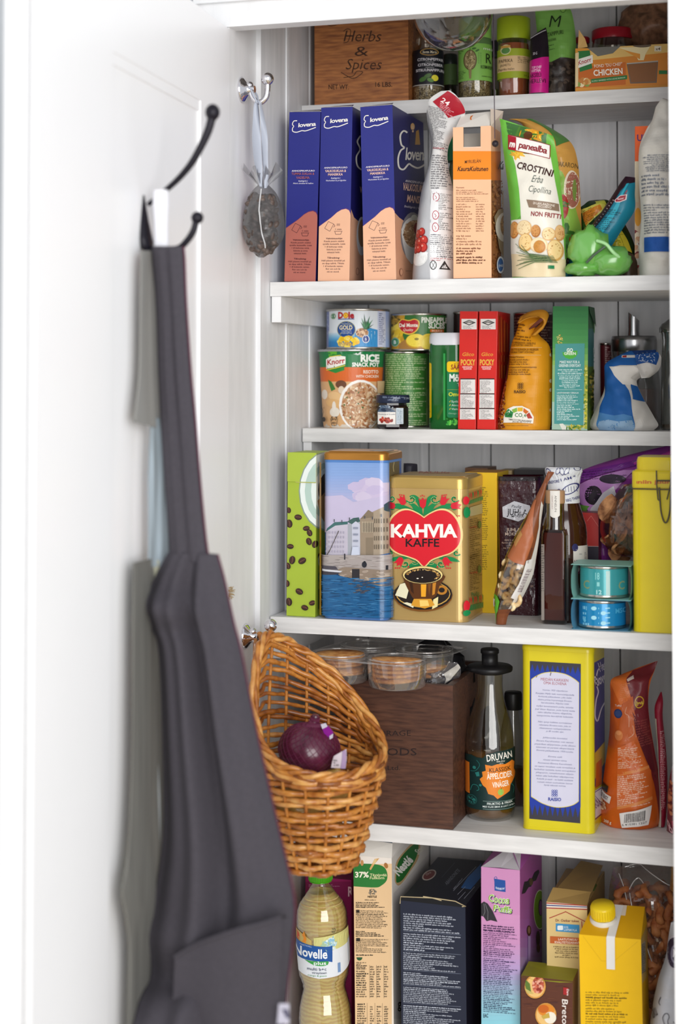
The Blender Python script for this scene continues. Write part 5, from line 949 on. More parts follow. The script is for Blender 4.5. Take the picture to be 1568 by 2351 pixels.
# gold coffee tin
G_ = M('#c3a265', .3, .35, coat=.25); q = Cv(.35, coat=.2)
OL = '#e9cf8c'; GRN = '#17854a'; RED = '#d21f30'
def spiral(q, cx, cy, s, d, w=11):
    P_ = [(cx + d * s * (34 - i * 3.1) * math.cos(.5 + i * .62) , cy + s * (30 - i * 2.8) * math.sin(.5 + i * .62)) for i in range(11)]
    q.line(P_, w + 5, OL).line(P_, w, GRN)
for d in (-1, 1):
    X = lambda x: 1103 + d * x
    for P_ in ([(0, 580), (30, 520), (85, 480), (150, 465), (90, 505), (60, 550)], [(0, 585), (20, 470), (60, 430), (100, 440), (60, 470), (30, 520)], [(60, 540), (120, 510), (190, 490), (240, 520), (180, 530), (110, 550)], [(140, 470), (175, 500), (235, 535), (270, 500), (220, 540)], [(12, 925), (40, 880), (90, 860), (150, 860), (100, 890), (50, 915)], [(10, 930), (60, 950), (120, 950), (70, 915)], [(90, 880), (150, 870), (220, 880), (262, 910), (200, 905), (140, 895)]):
        PP = [(X(x), y) for x, y in P_]; q.poly(smooth_pts(PP + [PP[0]], 4), GRN)
    spiral(q, X(85), 460, 1, d); spiral(q, X(228), 455, .95, d); spiral(q, X(130), 925, .9, d); spiral(q, X(240), 845, .8, d); spiral(q, X(55), 905, .7, d)
    for fx, fy, a in ((152, 465, 25), (238, 505, 80), (172, 912, 150)):
        ca, sa = math.cos(math.radians(a * d)), math.sin(math.radians(a * d)); tul = [(-20, 30), (-26, -10), (-32, -28), (-12, -14), (0, -34), (12, -14), (32, -28), (26, -10), (20, 30), (0, 40)]
        q.poly([(X(fx) + x * ca - y * sa, fy + x * sa + y * ca) for x, y in tul], RED)
    for k in range(3): q.ell(X(140 + k * 14), 432 - k * 2, 5, 5, RED).ell(X(170 + k * 14), 955, 5, 5, RED).ell(X(225 + k * 16), 580, 5, 5, RED)
    q.ell(X(105), 945, 6, 6, RED)
q.poly([(1103 + x, 480 + y) for x, y in [(-20, 30), (-26, -10), (-32, -28), (-12, -14), (0, -34), (12, -14), (32, -28), (26, -10), (20, 30), (0, 46)]], RED).ell(1100, 432, 5, 5, RED).ell(1088, 437, 4, 4, RED).ell(1113, 437, 4, 4, RED)
def heart(sx, sy, cx=1112, cy=745):
    L = [(0, -150), (-40, -178), (-110, -206), (-175, -195), (-230, -140), (-255, -50), (-245, 40), (-195, 95), (-110, 125), (-50, 150), (-10, 190)]
    P_ = L + [(-x, y) for x, y in reversed(L)]; return smooth_pts([(cx + x * sx, cy + y * sy) for x, y in P_] + [(cx + L[0][0] * sx, cy + L[0][1] * sy)], 4)
q.poly(heart(1.05, 1.06), OL).poly(heart(1, 1), '#d81f2e').text('KAHVIA', 876, 1350, 730, 88, '#fbf6ee', .045).text('KAFFE', 980, 1222, 800, 56, '#22161a', .02)
q.ell(1106, 1150, 212, 118, '#7a4a18').ell(1106, 1142, 210, 112, '#1f1614').ell(1106, 1140, 196, 98, '#caa050').ell(1106, 1138, 190, 92, '#241a16').poly([(905, 1150), (940, 1070), (1010, 1050), (1000, 1120), (985, 1175)], '#e9e3c2').poly([(990, 1200), (1040, 1215), (1035, 1240), (960, 1205)], '#e9e3c2').poly([(1180, 1180), (1215, 1160), (1210, 1230), (1170, 1250)], '#eedfa0')
q.ell(1240, 1112, 40, 34, '#b87a28').ell(1240, 1112, 22, 18, '#241a16').poly(smooth_pts([(958, 1000), (1250, 1000), (1225, 1080), (1200, 1150), (1150, 1180), (1050, 1180), (1010, 1130), (975, 1060), (958, 1000)], 4), '#5a3212').poly([(1090, 1065), (1130, 1065), (1125, 1160), (1092, 1160)], '#f0a828').poly([(1140, 1060), (1165, 1060), (1150, 1150)], '#7a4a18').poly([(1005, 1050), (1030, 1055), (1040, 1140), (1020, 1120)], '#3a1e0c').poly([(1175, 1060), (1200, 1055), (1190, 1140), (1172, 1150)], '#c8842a')
q.poly([(1040, 1175), (1165, 1175), (1190, 1220), (1120, 1245), (1020, 1222)], '#d89a30').poly([(1080, 1185), (1140, 1185), (1150, 1225), (1085, 1230)], '#f4d070').ell(1104, 1005, 148, 66, '#4a3018').ell(1104, 1003, 143, 62, '#e8d088').ell(1104, 1008, 132, 54, '#1e1412').scatter(120, lambda R: (lambda a: (1104 + 122 * math.cos(a) * R.uniform(.84, 1), 1006 + 46 * math.sin(a) * R.uniform(.82, 1)))(R.uniform(-3.0, .7)), 4, 3, ['#c89a50', '#8a6230', '#e0bc78']).ell(1068, 1028, 8, 4, '#e8e0d0').ell(1102, 1020, 5, 4, '#e8e0d0')
sd = Cv(.35); sd.poly([(1400, 385), (1545, 335), (1545, 1260), (1400, 1330)], '#b08a4c')
for i in range(10):
    x = 1425 + i * 11; sd.poly([(x, 470 - i * 4), (x - 5, 415 - i * 4), (x + 6, 430 - i * 4)], RED if i % 3 else GRN).poly([(x, 1225 - i * 3), (x - 5, 1165 - i * 3), (x + 6, 1185 - i * 3)], RED if i % 3 else GRN).ell(x, 485 - i * 4, 8, 14, GRN).ell(x, 1245 - i * 3, 7, 22, GRN)
sd.poly([(1420, 520), (1520, 490), (1520, 560), (1420, 585)], '#bdb080').para(1425, 600, 1515, 900, 20, '#4a3214', slope=-.25, fill=1).para(1425, 860, 1515, 1120, 20, '#4a3214', slope=-.25, fill=1).text('Paulig', 1445, 1500, 1160, 30, '#176a3a', .02, .1, -14).text('Paulig', 1425, 1480, 672, 14, '#c03028', .02, 0, -14).text('Paulig', 1425, 1485, 1000, 14, '#c03028', .02, 0, -14).ell(1500, 640, 12, 28, '#3a6a30').ell(1500, 960, 12, 28, '#3a6a30').ell(1412, 1100, 16, 50, GRN).poly([(1400, 440), (1412, 440), (1412, 560), (1400, 590)], GRN)
q.text('x', 1390, 1400, 460, 20, RED).ell(1392, 470, 14, 30, RED).ell(1395, 555, 14, 40, GRN).ell(1395, 1230, 14, 40, RED).ell(1395, 1280, 16, 22, GRN)
t, loc, w, zt, zl = tinbox(ZF, 847, 1415, 1338, 383, 300, S4, .105, .0135, G_, q, sd, 'coffee_tin', 'gold coffee tin with red heart lettered KAHVIA KAFFE and a coffee cup', 'coffee tin', M('#c4a35c', .28, .6))
cl = Cv(.3); cl.text('PAULIG', 1070, 1290, 272, 14, '#a8452c', .02, .3)
m = MB(); emit_face(m, cl, ZF, mat4(loc), (-w / 2, 0, zl + .0013), (w, 0, 0), (0, .105, 0), (0, 0, 1)); m.build('lid_print', t)
# packs behind
def backbox(Zz, TL, TR, BR, BL, Y, zs, depth, mat, label, cv=None, name='food_box', cat='food box', top=None):
    c = Carton(Zz, TL, TR, BR, BL, Y, zs, depth); c.body(mat, top=top or mat)
    if cv: c.front(cv)
    return c.done(name, label, cat)
q = Cv(.4); q.para(88, 345, 130, 560, 14, '#6a5a10').para(88, 570, 130, 740, 11, '#6a5a10').para(88, 770, 130, 960, 12, '#6a5a10').rect(186, 240, 200, 1220, '#e8b81e').rect(-40, 245, 88, 330, '#d8a41a')
backbox(ZG, (-40, 240), (197, 245), (197, 1200), (-40, 1195), .115, S4, .075, M('#dcb41e', .4), 'yellow carton standing just behind the gold coffee tin', q, top=M('#b8801e', .5))
backbox(ZG, (-40, 212), (125, 205), (125, 1100), (-40, 1100), .20, S4, .06, M('#6a4a34', .5), 'brown carton at the back behind the yellow carton')
backbox(ZG, (205, 228), (305, 226), (305, 1100), (205, 1100), .215, S4, .05, M('#b09a72', .6), 'tan pack at the back wall behind the dark coffee pack')
backbox(ZG, (322, 216), (545, 226), (545, 1100), (322, 1100), .22, S4, .05, M('#3c3a3c', .4), 'dark grey pack at the back wall behind the tall sauce bottle')
P = Pouch(ZF, [(965, 212, 1055, 222, .01), (960, 232, 1062, 238, .03), (960, 600, 1062, 600, .03), (960, 1200, 1062, 1200, .03)], .19, S4, seed=7); mb = MB(); P.body(mb, M('#33323c', .5), nu=8, nv=10); P.done(mb, 'dark_pack', 'dark soft pack showing only its top behind the gold coffee tin lid', 'pack')
# vacuum coffee pack
P = Pouch(ZG, [(212, 262, 540, 262, .045), (205, 290, 545, 290, .052), (208, 500, 545, 500, .055), (215, 800, 545, 800, .055), (212, 1195, 540, 1205, .055)], .135, S4, wr=.001, wf=90, seed=17, pw=14)
mb = MB(); P.body(mb, M('#3a161f', .2, coat=.5, bump=.5, bscale=260), nu=26, nv=44)
q = Cv(.2, coat=.4); q.rect(190, 250, 560, 292, '#1c1014'); hx = [(270, 482), (356, 440), (470, 472), (480, 545), (385, 588), (272, 555)]
q.poly(hx, '#c8c8cf').text('Paulig', 336, 406, 486, 20, '#3a3a44', .01, .25, 3).text('JUHLA', 302, 452, 540, 44, '#16161a', .02, 0, 2).text('MOKKA', 337, 425, 558, 15, '#16161a', .03).text('JUHLA', 300, 400, 660, 24, '#d8c0b0', .02).text('MOKKA', 290, 400, 690, 22, '#d8c0b0', .02).para(262, 715, 400, 790, 4, '#b89a8a', align='c')
q.text('500 g', 380, 495, 1062, 14, '#b89a8a')
P.print(mb, q, .08, .05, .0009); P.done(mb, 'coffee_pack', 'dark maroon vacuum coffee pack with a pale hexagon label', 'coffee pack')
# cashew bag
CB = glass('#e2d8c8', .12, .12, .8); BRN = M('#7c4527', .35)
rows = [(538, 312, 566, 310, .002, -.0), (482, 420, 545, 440, .008), (420, 545, 522, 600, .018), (345, 680, 506, 740, .030), (272, 830, 484, 880, .04), (222, 950, 462, 990, .044), (190, 1070, 430, 1070, .042), (170, 1190, 372, 1180, .032), (188, 1300, 262, 1302, .008)]
Yc = .02; P = Pouch(ZG, rows, Yc, S4, wr=.002, wf=40, seed=41)
def cm(u, v, s):
    if s > 0: return M('#8a6a50', .4) if v < .45 or v > .93 or u > .8 else CB
    if v > .93: return BRN
    if v < .52: return BRN if (u > .4 or v < .2) else CB
    return CB if u < .8 else M('#dcd8d0', .3)
mb = MB(); P.body(mb, BRN, nu=24, nv=42, matfn=cm)
q = Cv(.35); q.poly([(285, 850), (420, 600), (470, 440), (492, 440), (480, 720), (420, 912), (350, 890)], '#a8603a').poly([(455, 900), (510, 640), (530, 450), (545, 500), (505, 800), (480, 900)], '#d8d4cc').poly([(320, 1150), (380, 1050), (435, 880), (470, 870), (450, 980), (400, 1080), (350, 1170)], '#e4e0dc')
for i in range(24): q.line([(368 + i * 3.0, 1105 - i * 7), (392 + i * 3.0, 1112 - i * 7)], 3 if i % 3 else 5, '#5a2a3a', True)
q.text('6411401074104', 448, 560, 900, 12, '#4a2a2a', 0, 0, -76).poly([(175, 1130), (215, 1140), (235, 1180), (215, 1250), (190, 1300), (182, 1250), (200, 1200)], '#5cb032').poly([(170, 1160), (190, 1170), (185, 1220), (172, 1230)], '#e8e8e0').poly([(330, 750), (380, 660), (400, 690), (350, 780)], '#b8864a').ell(200, 1100, 12, 14, '#8a4a2a')
P.print(mb, q, .06, .03, .0006); t = thing('cashew_bag', 'slim brown and clear bag of cashew nuts leaning against the dark coffee pack', 'nut bag', P.org); mb.build('bag_body', t)
m = MB(); 
for side in (-1, 1):
    G = [[P.S(i / 4, -.0 + 0 * j, 0, side) + Vector(((.012 if j else 0) * (.5 + .5 * math.sin(i)), .001 * math.sin(i * 3), (.014 if j else 0) - i * .001)) for i in range(5)] for j in (0, 1)]
    m.add(G[0] + G[1], [(i, i + 1, 6 + i, 5 + i) for i in range(4)], BRN)
m.build('crimped_top', t)
m = MB(); Pn = [(.011 * math.cos(a) , .0, .009 * math.sin(a)) for a in [math.radians(-40 + 26 * i) for i in range(10)]]; m.tube(Pn, [.002, .0034, .0042, .0046, .0046, .0044, .0042, .004, .0034, .0022], M2('#d8b078', '#efdcae', .5, nscale=120), 9); nut0 = m.build('cashew_nut')
NR = random.Random(12); first = True
NUTS = [(255, 915, -10), (345, 925, 20), (275, 965, 60), (235, 1005, 200), (305, 1010, 120), (375, 1000, 40), (215, 1060, 150), (270, 1055, -40), (320, 1075, 90), (250, 1100, 30), (215, 1110, 240), (265, 1145, 170), (310, 1140, 0), (280, 1195, 200), (240, 1170, 60), (360, 1040, 270), (330, 975, 300), (325, 1180, 120), (260, 1225, 20)]
for i, (x, y, a) in enumerate(NUTS):
    o = nut0 if first else nut0.copy()
    if not first: COL.objects.link(o)
    first = False; x = 245 + (x - 215) * .82; v = at(*ZG(x, y), Yc - .006 + NR.uniform(-.004, .012)); o.location = v; o.rotation_euler = (NR.uniform(-.5, .5), math.radians(a), NR.uniform(-.4, .4)); k = NR.uniform(.58, .7); o.scale = (k, k, k)
    tag(o, 'pale cashew nut inside the slim brown and clear bag', 'nut', 'cashew nuts in the leaning bag')
# square sauce bottle
Yb = yfront(ZG, 610, 1363, S4); A = at(*ZG(522, 1000), Yb); B = at(*ZG(703, 1000), Yb); w = B.x - A.x; zz = lambda y: at(*ZG(612, y), Yb + .01).z - S4
loc = ((A.x + B.x) / 2, Yb, S4 + .0003); t = thing('sauce_bottle', 'square glass bottle of brown sauce with wooden stopper and paper seal', 'bottle', loc); d = w
SQ = lambda k, z, r=.004: [(x, y, z) for x, y in rrect(w * k, d * k, r * (.6 + .4 * k), 5, d / 2 * (1 - k))]
CR = lambda r, z: [(r * math.cos(a), d / 2 + r * math.sin(a), z) for a in [-PI / 4 + 2 * PI * i / 24 + PI / 24 * 0 - PI / 8 for i in range(24)]]
zs_, zn = zz(672), zz(640); m = MB(); m.loft([SQ(.92, 0), SQ(1, .003), SQ(1, zs_ - .004), SQ(.9, zs_ + .002)], glass('#c9b4ac', .03, .03)); rn = 66 / ZG.k * Vector((B.x - A.x, 0, 0)).length / 181 * ZG.k
rn = w * 66 / 181
m.lathe([(rn * 1.15, zs_), (rn, zn), (rn, zz(470))], glass('#d8c4bc', .03, .12), 24, 0, d / 2, cap=False); m.build('glass_body', t)
m = MB(); m.loft([SQ(.86, .005), SQ(.88, .007), SQ(.88, zs_ - .006), SQ(.8, zs_ - .002)], M('#6a342c', .25)); m.build('sauce', t)
q = Cv(.4); q.rect(522, 770, 545, 1330, '#8a8078').para(524, 780, 543, 1120, 20, '#3a3430'); m = MB(); emit_face(m, q, ZG, mat4(loc), (-w / 2, 0, 0), (w, 0, 0), (0, 0, zs_), (0, -1, 0))
q = Cv(.4); q.poly([(705, 705), (760, 690), (760, 1320), (705, 1340)], '#aaa29e').para(712, 780, 752, 900, 8, '#5a5250', slope=-.2).rect(712, 1150, 750, 1300, '#8a807c'); emit_face(m, q, ZG, mat4(loc), (w / 2 + .0004, .003, 0), (0, d - .006, 0), (0, 0, zs_), (1, 0, 0)); m.build('label', t)
m = MB(); m.lathe([(rn * 1.05, zz(470)), (rn * 1.08, zz(465)), (rn * 1.08, zz(380)), (rn, zz(375)), (.001, zz(374))], M('#b08a66', .5), 28, 0, d / 2); m.build('stopper', t)
q = Cv(.5); q.rect(588, 374, 658, 560, '#e2ded8').ell(623, 552, 35, 24, '#e2ded8', True).text('ANNELIN', 622, 742, 412, 15, '#4a4240', 0, 0, 90).text('CREAMY & HOT', 600, 700, 412, 9, '#8a5a54', 0, 0, 90)
z0_, z1_ = zz(575), zz(374)
def nt(x, y): Q = at(*ZG(x, y), Yb + d / 2 - rn); return .5 + math.asin(max(-.999, min(.999, (Q.x - loc[0]) / (rn * 1.1)))) / PI, (Q.z - S4 - z0_) / (z1_ - z0_)
m = MB(); emit(m, q, nt, lambda u, v, off: Vector(((rn * 1.1 + off) * math.sin((u - .5) * PI), d / 2 - (rn * 1.1 + off) * math.cos((u - .5) * PI), z0_ + v * (z1_ - z0_))), .05, .3); m.build('paper_seal', t)
# round sauce bottle behind
r = Round(ZG, 690, [(116, 162), (134, 172), (134, 205), (116, 238), (112, 300), (112, 420), (135, 500), (162, 580), (170, 640), (170, 1270), (160, 1290)], .085, S4); t = r.root('sauce_bottle', 'round bottle of dark barbecue sauce sealed with a white printed sleeve', 'bottle')
r.mb.lathe(r.prof(), M('#34160e', .1, coat=.8)); r.mb.build('glass_body', t)
q = Cv(.35); IN = '#3c3f78'; q.rect(540, 150, 850, 424, '#dcdfe4')
for x, y, a, b, ro in ((585, 205, 18, 38, -20), (650, 185, 14, 28, 20), (678, 188, 15, 30, -10), (712, 185, 14, 32, 30), (785, 168, 26, 16, 10), (735, 318, 70, 34, -28), (590, 350, 18, 16, 0), (650, 345, 14, 30, 20)):
    q.ell(x, y, a, b, IN, rot=ro).ell(x, y, a * .8, b * .8, '#dcdfe4', rot=ro); [q.line([(x - a * .5 + k * a * .28, y - b * .6), (x - a * .5 + k * a * .28 + 4, y + b * .6)], 3.5, IN, True) for k in range(5)]
q.text('THEREFORE', 560, 664, 290, 20, IN, .02, 0, -12).text('I AM *', 672, 778, 262, 20, IN, .02, 0, -14).text('BBQ THERE', 708, 806, 412, 20, IN, .02, 0, -14); m = MB(); Q0 = r.q
r.ring(160, 423, M('#dcdfe4', .35), m, .0004); r.print(m, q, .0006); m.build('printed_sleeve', t)
q = Cv(.4); q.rect(755, 730, 870, 915, '#d0cac4').ell(768, 740, 22, 28, '#2a2a5a').text('LE', 762, 788, 848, 16, '#2a2a4a', .03).ell(780, 900, 28, 38, '#6a2a4a').ell(780, 900, 17, 24, '#d0cac4').text('MSC', 798, 818, 795, 9, '#4a4a5a').para(835, 780, 850, 880, 12, '#4a4a5a'); m = MB(); r.print(m, q, .0004); m.build('label', t)
# right hand clutter: red box, purple bag, mushrooms, can packs, yellow tin
q = Cv(.35); q.poly([(820, 535), (945, 542), (945, 782), (820, 782)], '#a32420').line([(860, 600), (890, 560), (945, 640)], 3, '#c86a60').rect(820, 785, 960, 1000, '#2a2430').line([(860, 784), (945, 786)], 3, '#c8a8a8')
backbox(ZG, (800, 535), (945, 542), (945, 1150), (800, 1150), .12, S4, .03, M('#7a1c1c', .35), 'shiny dark red box right behind the round sauce bottle', q)
P = Pouch(ZG, [(1330, 70, 1560, 20, .004), (1100, 130, 1540, 120, .02), (800, 240, 1480, 230, .04), (790, 380, 1300, 330, .05), (800, 470, 1180, 420, .05), (805, 540, 1080, 540, .05), (880, 850, 1100, 850, .05), (880, 1180, 1100, 1180, .05)], .175, S4, wr=.006, wf=24, seed=51)
mb = MB(); P.body(mb, M('#8c3a94', .3), nu=24, nv=34)
q = Cv(.3); q.poly([(780, 240), (1300, 130), (1560, 40), (1560, 120), (1250, 180), (780, 340)], '#6e2a84').poly([(1200, 160), (1560, 30), (1560, 70), (1250, 190)], '#b8359c').para(830, 230, 1200, 300, 4, '#3a1448', slope=-.12).poly([(805, 330), (1150, 215), (1230, 215), (1000, 480), (900, 540), (800, 450)], '#b07ab8').ell(925, 400, 68, 70, '#1e1424').ell(1070, 280, 100, 34, '#2a1a30').ell(1020, 460, 34, 30, '#221826').poly([(790, 470), (900, 480), (870, 540), (790, 530)], '#5a8a3a').poly([(900, 530), (1000, 380), (1080, 330), (1100, 400), (960, 545)], '#c8c4cc')
P.print(mb, q, extra=.0016); P.done(mb, 'dried_fruit_bag', 'purple bag with dark fruit pictures reaching up to the right', 'food bag')
P = Pouch(ZG, [(1120, 330, 1400, 300, .01), (1060, 420, 1420, 400, .05), (985, 530, 1440, 530, .07), (955, 650, 1440, 650, .08), (985, 760, 1440, 760, .07), (1030, 830, 1420, 840, .05), (1080, 860, 1400, 860, .02)], .105, None, wr=.004, wf=40, seed=61)
t = thing('mushroom_bag', 'clear bag of dried brown slices resting behind the yellow clasp tin', 'food bag', P.org)
mb = MB(); P.body(mb, glass('#e4d8ce', .12, .05, .8), nu=20, nv=20); mb.build('bag_body', t)
m = MB(); DM = M2('#7a4c30', '#c08a5c', .8, nscale=80); MR = random.Random(3)
ch = []
for k in range(3):
    mm = MB(); ring = []
    for j in range(2):
        ring.append([(.017 * (1 + .3 * noise.noise(Vector((math.cos(a) * 2, math.sin(a) * 2, k * 9)))) * math.cos(a) * 1.2, .017 * math.sin(a) * .8, .0015 * (2 * j - 1) + .005 * math.sin(2 * a + k)) for a in [2 * PI * i / 18 for i in range(18)]])
    mm.loft(ring, DM); ch.append(mm)
n = 0; proto = [mm.build('dried_slice') for mm in ch]
for i in range(46):
    x = MR.uniform(1000, 1400); y = MR.uniform(400, 830)
    if ((x - 1190) / 230) ** 2 + ((y - 640) / 230) ** 2 > .9: continue
    o = proto[n] if n < 3 else proto[n % 3].copy()
    if n >= 3: COL.objects.link(o)
    n += 1; o.location = at(*ZG(x, y), .105 + MR.uniform(-.022, .02)); o.rotation_euler = (MR.uniform(0, 3), MR.uniform(0, 3), MR.uniform(0, 6)); k = MR.uniform(.6, 1); o.scale = (k, k, k)
    tag(o, 'curled brown dried slice in the clear bag behind the yellow clasp tin', 'dried food', 'dried slices in the clear bag')
def canpack(x0, x1, y0, y1, cx, hw, cy0, cy1, Y, zs, col, label, cvc, wrap):
    t0 = at(*ZG(x0, (y0 + y1) / 2), Y); t1 = at(*ZG(x1, (y0 + y1) / 2), Y); h = at(*ZG((x0 + x1) / 2, y0), Y).z - zs; w = t1.x - t0.x; hw_ = w / (x1 - x0) * hw; cxw = at(*ZG(cx, 1000), Y).x; loc = ((t0.x + t1.x) / 2, Y, zs); t = thing('can_pack', label, 'can pack', loc)
    dp = hw_ * 2 + .001; m = MB(); th = .0005; wr = M(wrap, .4); m.box(-w / 2, w / 2, 0, dp, h - th, h, wr); m.box(-w / 2, w / 2, 0, dp, 0, th, wr)
    for sx in (-1, 1):
        G = [[(sx * (w / 2 - .0035 * abs(2 * j / 6 - 1) ** 3), yy, h * j / 6) for j in range(7)] for yy in (0, dp)]; m.add(G[0] + G[1], [(j, j + 1, 8 + j, 7 + j) for j in range(6)], wr)
    if sx: pass
    q = Cv(.4); q.scatter(30, inrect(760, 880, 1180, 930), 60, 14, ['#8fb4ae', '#b48a80', '#3a4650', '#a8c8c0']); m.build('cardboard_sleeve', t)
    zc0 = th + .0006; hc = h - 2 * th - .0012; R0 = hw_; m = MB(); cyc = R0 + .0005; xo = cxw - loc[0]
    m.lathe([(R0 - .003, zc0), (R0, zc0 + .0008), (R0, zc0 + .003), (R0 - .0008, zc0 + .004), (R0 - .0008, zc0 + hc - .004), (R0, zc0 + hc - .003), (R0, zc0 + hc - .0008), (R0 - .003, zc0 + hc)], TIN, 48, xo, cyc); fa = .3
    n = 50; G = [[(xo + (R0 - .0005) * math.sin(a), cyc - (R0 - .0005) * math.cos(a), z) for a in [-PI + 2 * PI * i / n for i in range(n + 1)]] for z in (zc0 + .004, zc0 + hc - .004)]
    m.add(G[0] + G[1], [(i, i + 1, n + 2 + i, n + 1 + i) for i in range(n)], M(col, .25, .2, coat=.4), True)
    tv = lambda x, y: (lambda Q: (.5 + math.asin(max(-.999, min(.999, (x - cx) / hw))) / PI, (Q.z - zs - zc0) / hc))(at(*ZG(x, y), Y))
    fa = math.atan2(CAM.x - cxw, Y - CAM.y) * 1.0
    emit(m, cvc, tv, lambda u, v, off: Vector((xo + (R0 - .0004 + off) * math.sin((u - .5) * PI + fa), cyc - (R0 - .0004 + off) * math.cos((u - .5) * PI + fa), zc0 + v * hc)), .05, .3); m.build('tin_can', t); return h
q = Cv(.3); q.para(800, 1225, 850, 1380, 4, '#8ad0ea')
for y, s in ((1243, 1), (1278, 0), (1312, 1), (1352, 0)): q.ell(882 + (0 if s else 70), y, 20, 15, '#a8e0f0').rect(965, y - 4, 1000, y + 4, '#a8e0f0').rect(915, y - 6, 920, y + 6, '#8ad0ea')
q.text('MSC', 1040, 1120, 1285, 34, '#4aa8d0', .03).ell(815, 1335, 10, 14, '#6ac0e0')
Yp = yfront(ZG, 945, 1405, S4) ; h1 = canpack(742, 1180, 1180, 1405, 945, 178, 1185, 1405, Yp, S4, '#1f8ec6', 'lower of two stacked tuna can packs, brighter blue can', q, '#5f9db8')
q = Cv(.3); q.text('C', 805, 850, 1100, 60, '#8a9a70', .02).text('C', 1065, 1110, 1110, 60, '#8a9a70', .02).text('18', 893, 925, 1030, 50, '#8fd4d4', .02).text('12', 900, 940, 1138, 30, '#b8e8e8', .03).rect(972, 968, 1002, 1160, '#b8d8d4').rect(905, 1050, 925, 1080, '#8fd4d4')
canpack(742, 1185, 925, 1178, 960, 182, 960, 1170, Yp, S4 + h1 + .0003, '#3fa0a6', 'upper of two stacked tuna can packs, paler teal can', q, '#8fc4bc')
for o_ in [o for o in COL.objects if o.name.startswith('can_pack')]: pass
# yellow clasp tin
q = Cv(.3, coat=.3); q.text('Kauniin juuri', 1120, 1490, 322, 26, '#c8641a', .04)
YE = '#e2cc14'; t, loc, w, zt, zl = tinbox(ZG, 1196, 1560, 1425, 355, 232, S4, .085, .012, M(YE, .3, coat=.3), Cv(), None, 'clasp_tin', 'bright yellow tin with wire clasp at the right edge of its shelf', 'tin', M('#e0c818', .3, coat=.3))
m = MB(); P_ = rrect(w * .86, .073, .012, 6, .006); m.loft([[(x, y, zl) for x, y in P_], [(x, y, zl + .012) for x, y in P_], [(x * .95, (y - .0425) * .95 + .0425, zl + .0165) for x, y in P_]], M('#e0c818', .3, coat=.3)); m.build('raised_lid', t)
m = MB(); emit_face(m, q, ZG, mat4(loc), (-w / 2 + .006, -.0009, zt), (w - .012, 0, 0), (0, 0, zl - zt), (0, -1, 0)); m.build('lid_print', t)
wl = lambda x, y, dy=0: at(*ZG(x, y), loc[1] - .004 + dy) - Vector(loc); WR = M('#5a5448', .3, .9)
m = MB(); m.tube([wl(1372, 225), wl(1374, 330), wl(1384, 440), wl(1400, 450)], .0009, WR); m.tube([wl(1480, 235), wl(1476, 330), wl(1450, 440)], .0009, WR)
m.tube(smooth_pts([wl(1392, 350), wl(1398, 440), wl(1408, 540), wl(1430, 605), wl(1452, 600), wl(1470, 530), wl(1478, 400), wl(1482, 350)], 4), .0011, WR); m.tube([wl(1190, 360, .002), wl(1380, 364), wl(1490, 366)], .0009, WR); m.tube([wl(1378, 300), wl(1478, 300)], .001, WR); m.build('wire_clasp', t)
m = MB(); m.box(wl(1385, 0).x, wl(1470, 0).x, -.003, .002, wl(0, 270).z, wl(0, 222).z, M('#e0c818', .3)); m.build('clasp_plate', t)
# ------------------------------------------------------------------ fifth shelf: dark box, cracker tray, vinegar, tall tin
Yd = yfront(ZH, 1455, 1416, S5)
INKD = M('#251a1a', .8); q = Cv(.7); q.text('STORAGE', 905, 1185, 810, 34, INKD, -.002).line([(1000, 838), (1135, 840)], 2, INKD).line([(960, 962), (1060, 964)], 2, INKD)
q.text('GOODS', 880, 1222, 936, 46, INKD, 0).text('& Co.Ltd.', 900, 1116, 1030, 28, INKD, 0).text('No. 51', 900, 1018, 1080, 24, INKD, .02)
zt_ = at(*ZH(1455, 490), Yd).z - S5
crate(ZH, (700, 490), (1455, 490), (1455, 1416), (700, 1400), Yd, S5, .19, zt_, WOODD, q, 'storage_box', 'dark brown wooden storage box lettered GOODS behind the wicker basket', .009)
BX1 = at(*ZH(1455, 1416), Yd).x; BZ = S5 + zt_
# things standing in the box
m = MB(); m.ball((0, 0, .02), .05, M('#121216', .35), 24, 14, (.95, .7, 1.0), .4, 24, 2); m.ball((.01, 0, -.02), .05, M('#121216', .35), 16, 10, (.9, .7, .9), .2, 24, 4)
v = at(*ZH(1400, 420), Yd + .12); tag(m.build('dark_bag', None, (v.x - .01, Yd + .11, BZ - .035)), 'black bag bulging out of the dark wooden storage box', 'bag')
P = Pouch(ZH, [(1300, 340, 1480, 338, .004), (1255, 375, 1505, 372, .03), (1240, 430, 1500, 430, .045), (1240, 475, 1452, 478, .05), (1250, 560, 1440, 560, .045)], Yd + .055, None, wr=.008, wf=55, seed=71)
mb = MB(); P.body(mb, glass('#dcdce0', .15, .25, .9, .25, '#8a8890'), nu=22, nv=18); q = Cv(.3); q.poly([(1245, 400), (1310, 405), (1305, 440), (1245, 440)], '#7c5a66').poly([(1420, 395), (1490, 345), (1505, 372), (1470, 420), (1420, 465)], '#c9c4bd').scatter(8, inell(1345, 385, 40, 25), 16, 10, ['#6a6a74', '#c8c8cc', '#8a8a92']); P.print(mb, q)
P.done(mb, 'crumpled_bag', 'crumpled clear plastic bag lying in the dark wooden storage box', 'plastic bag')
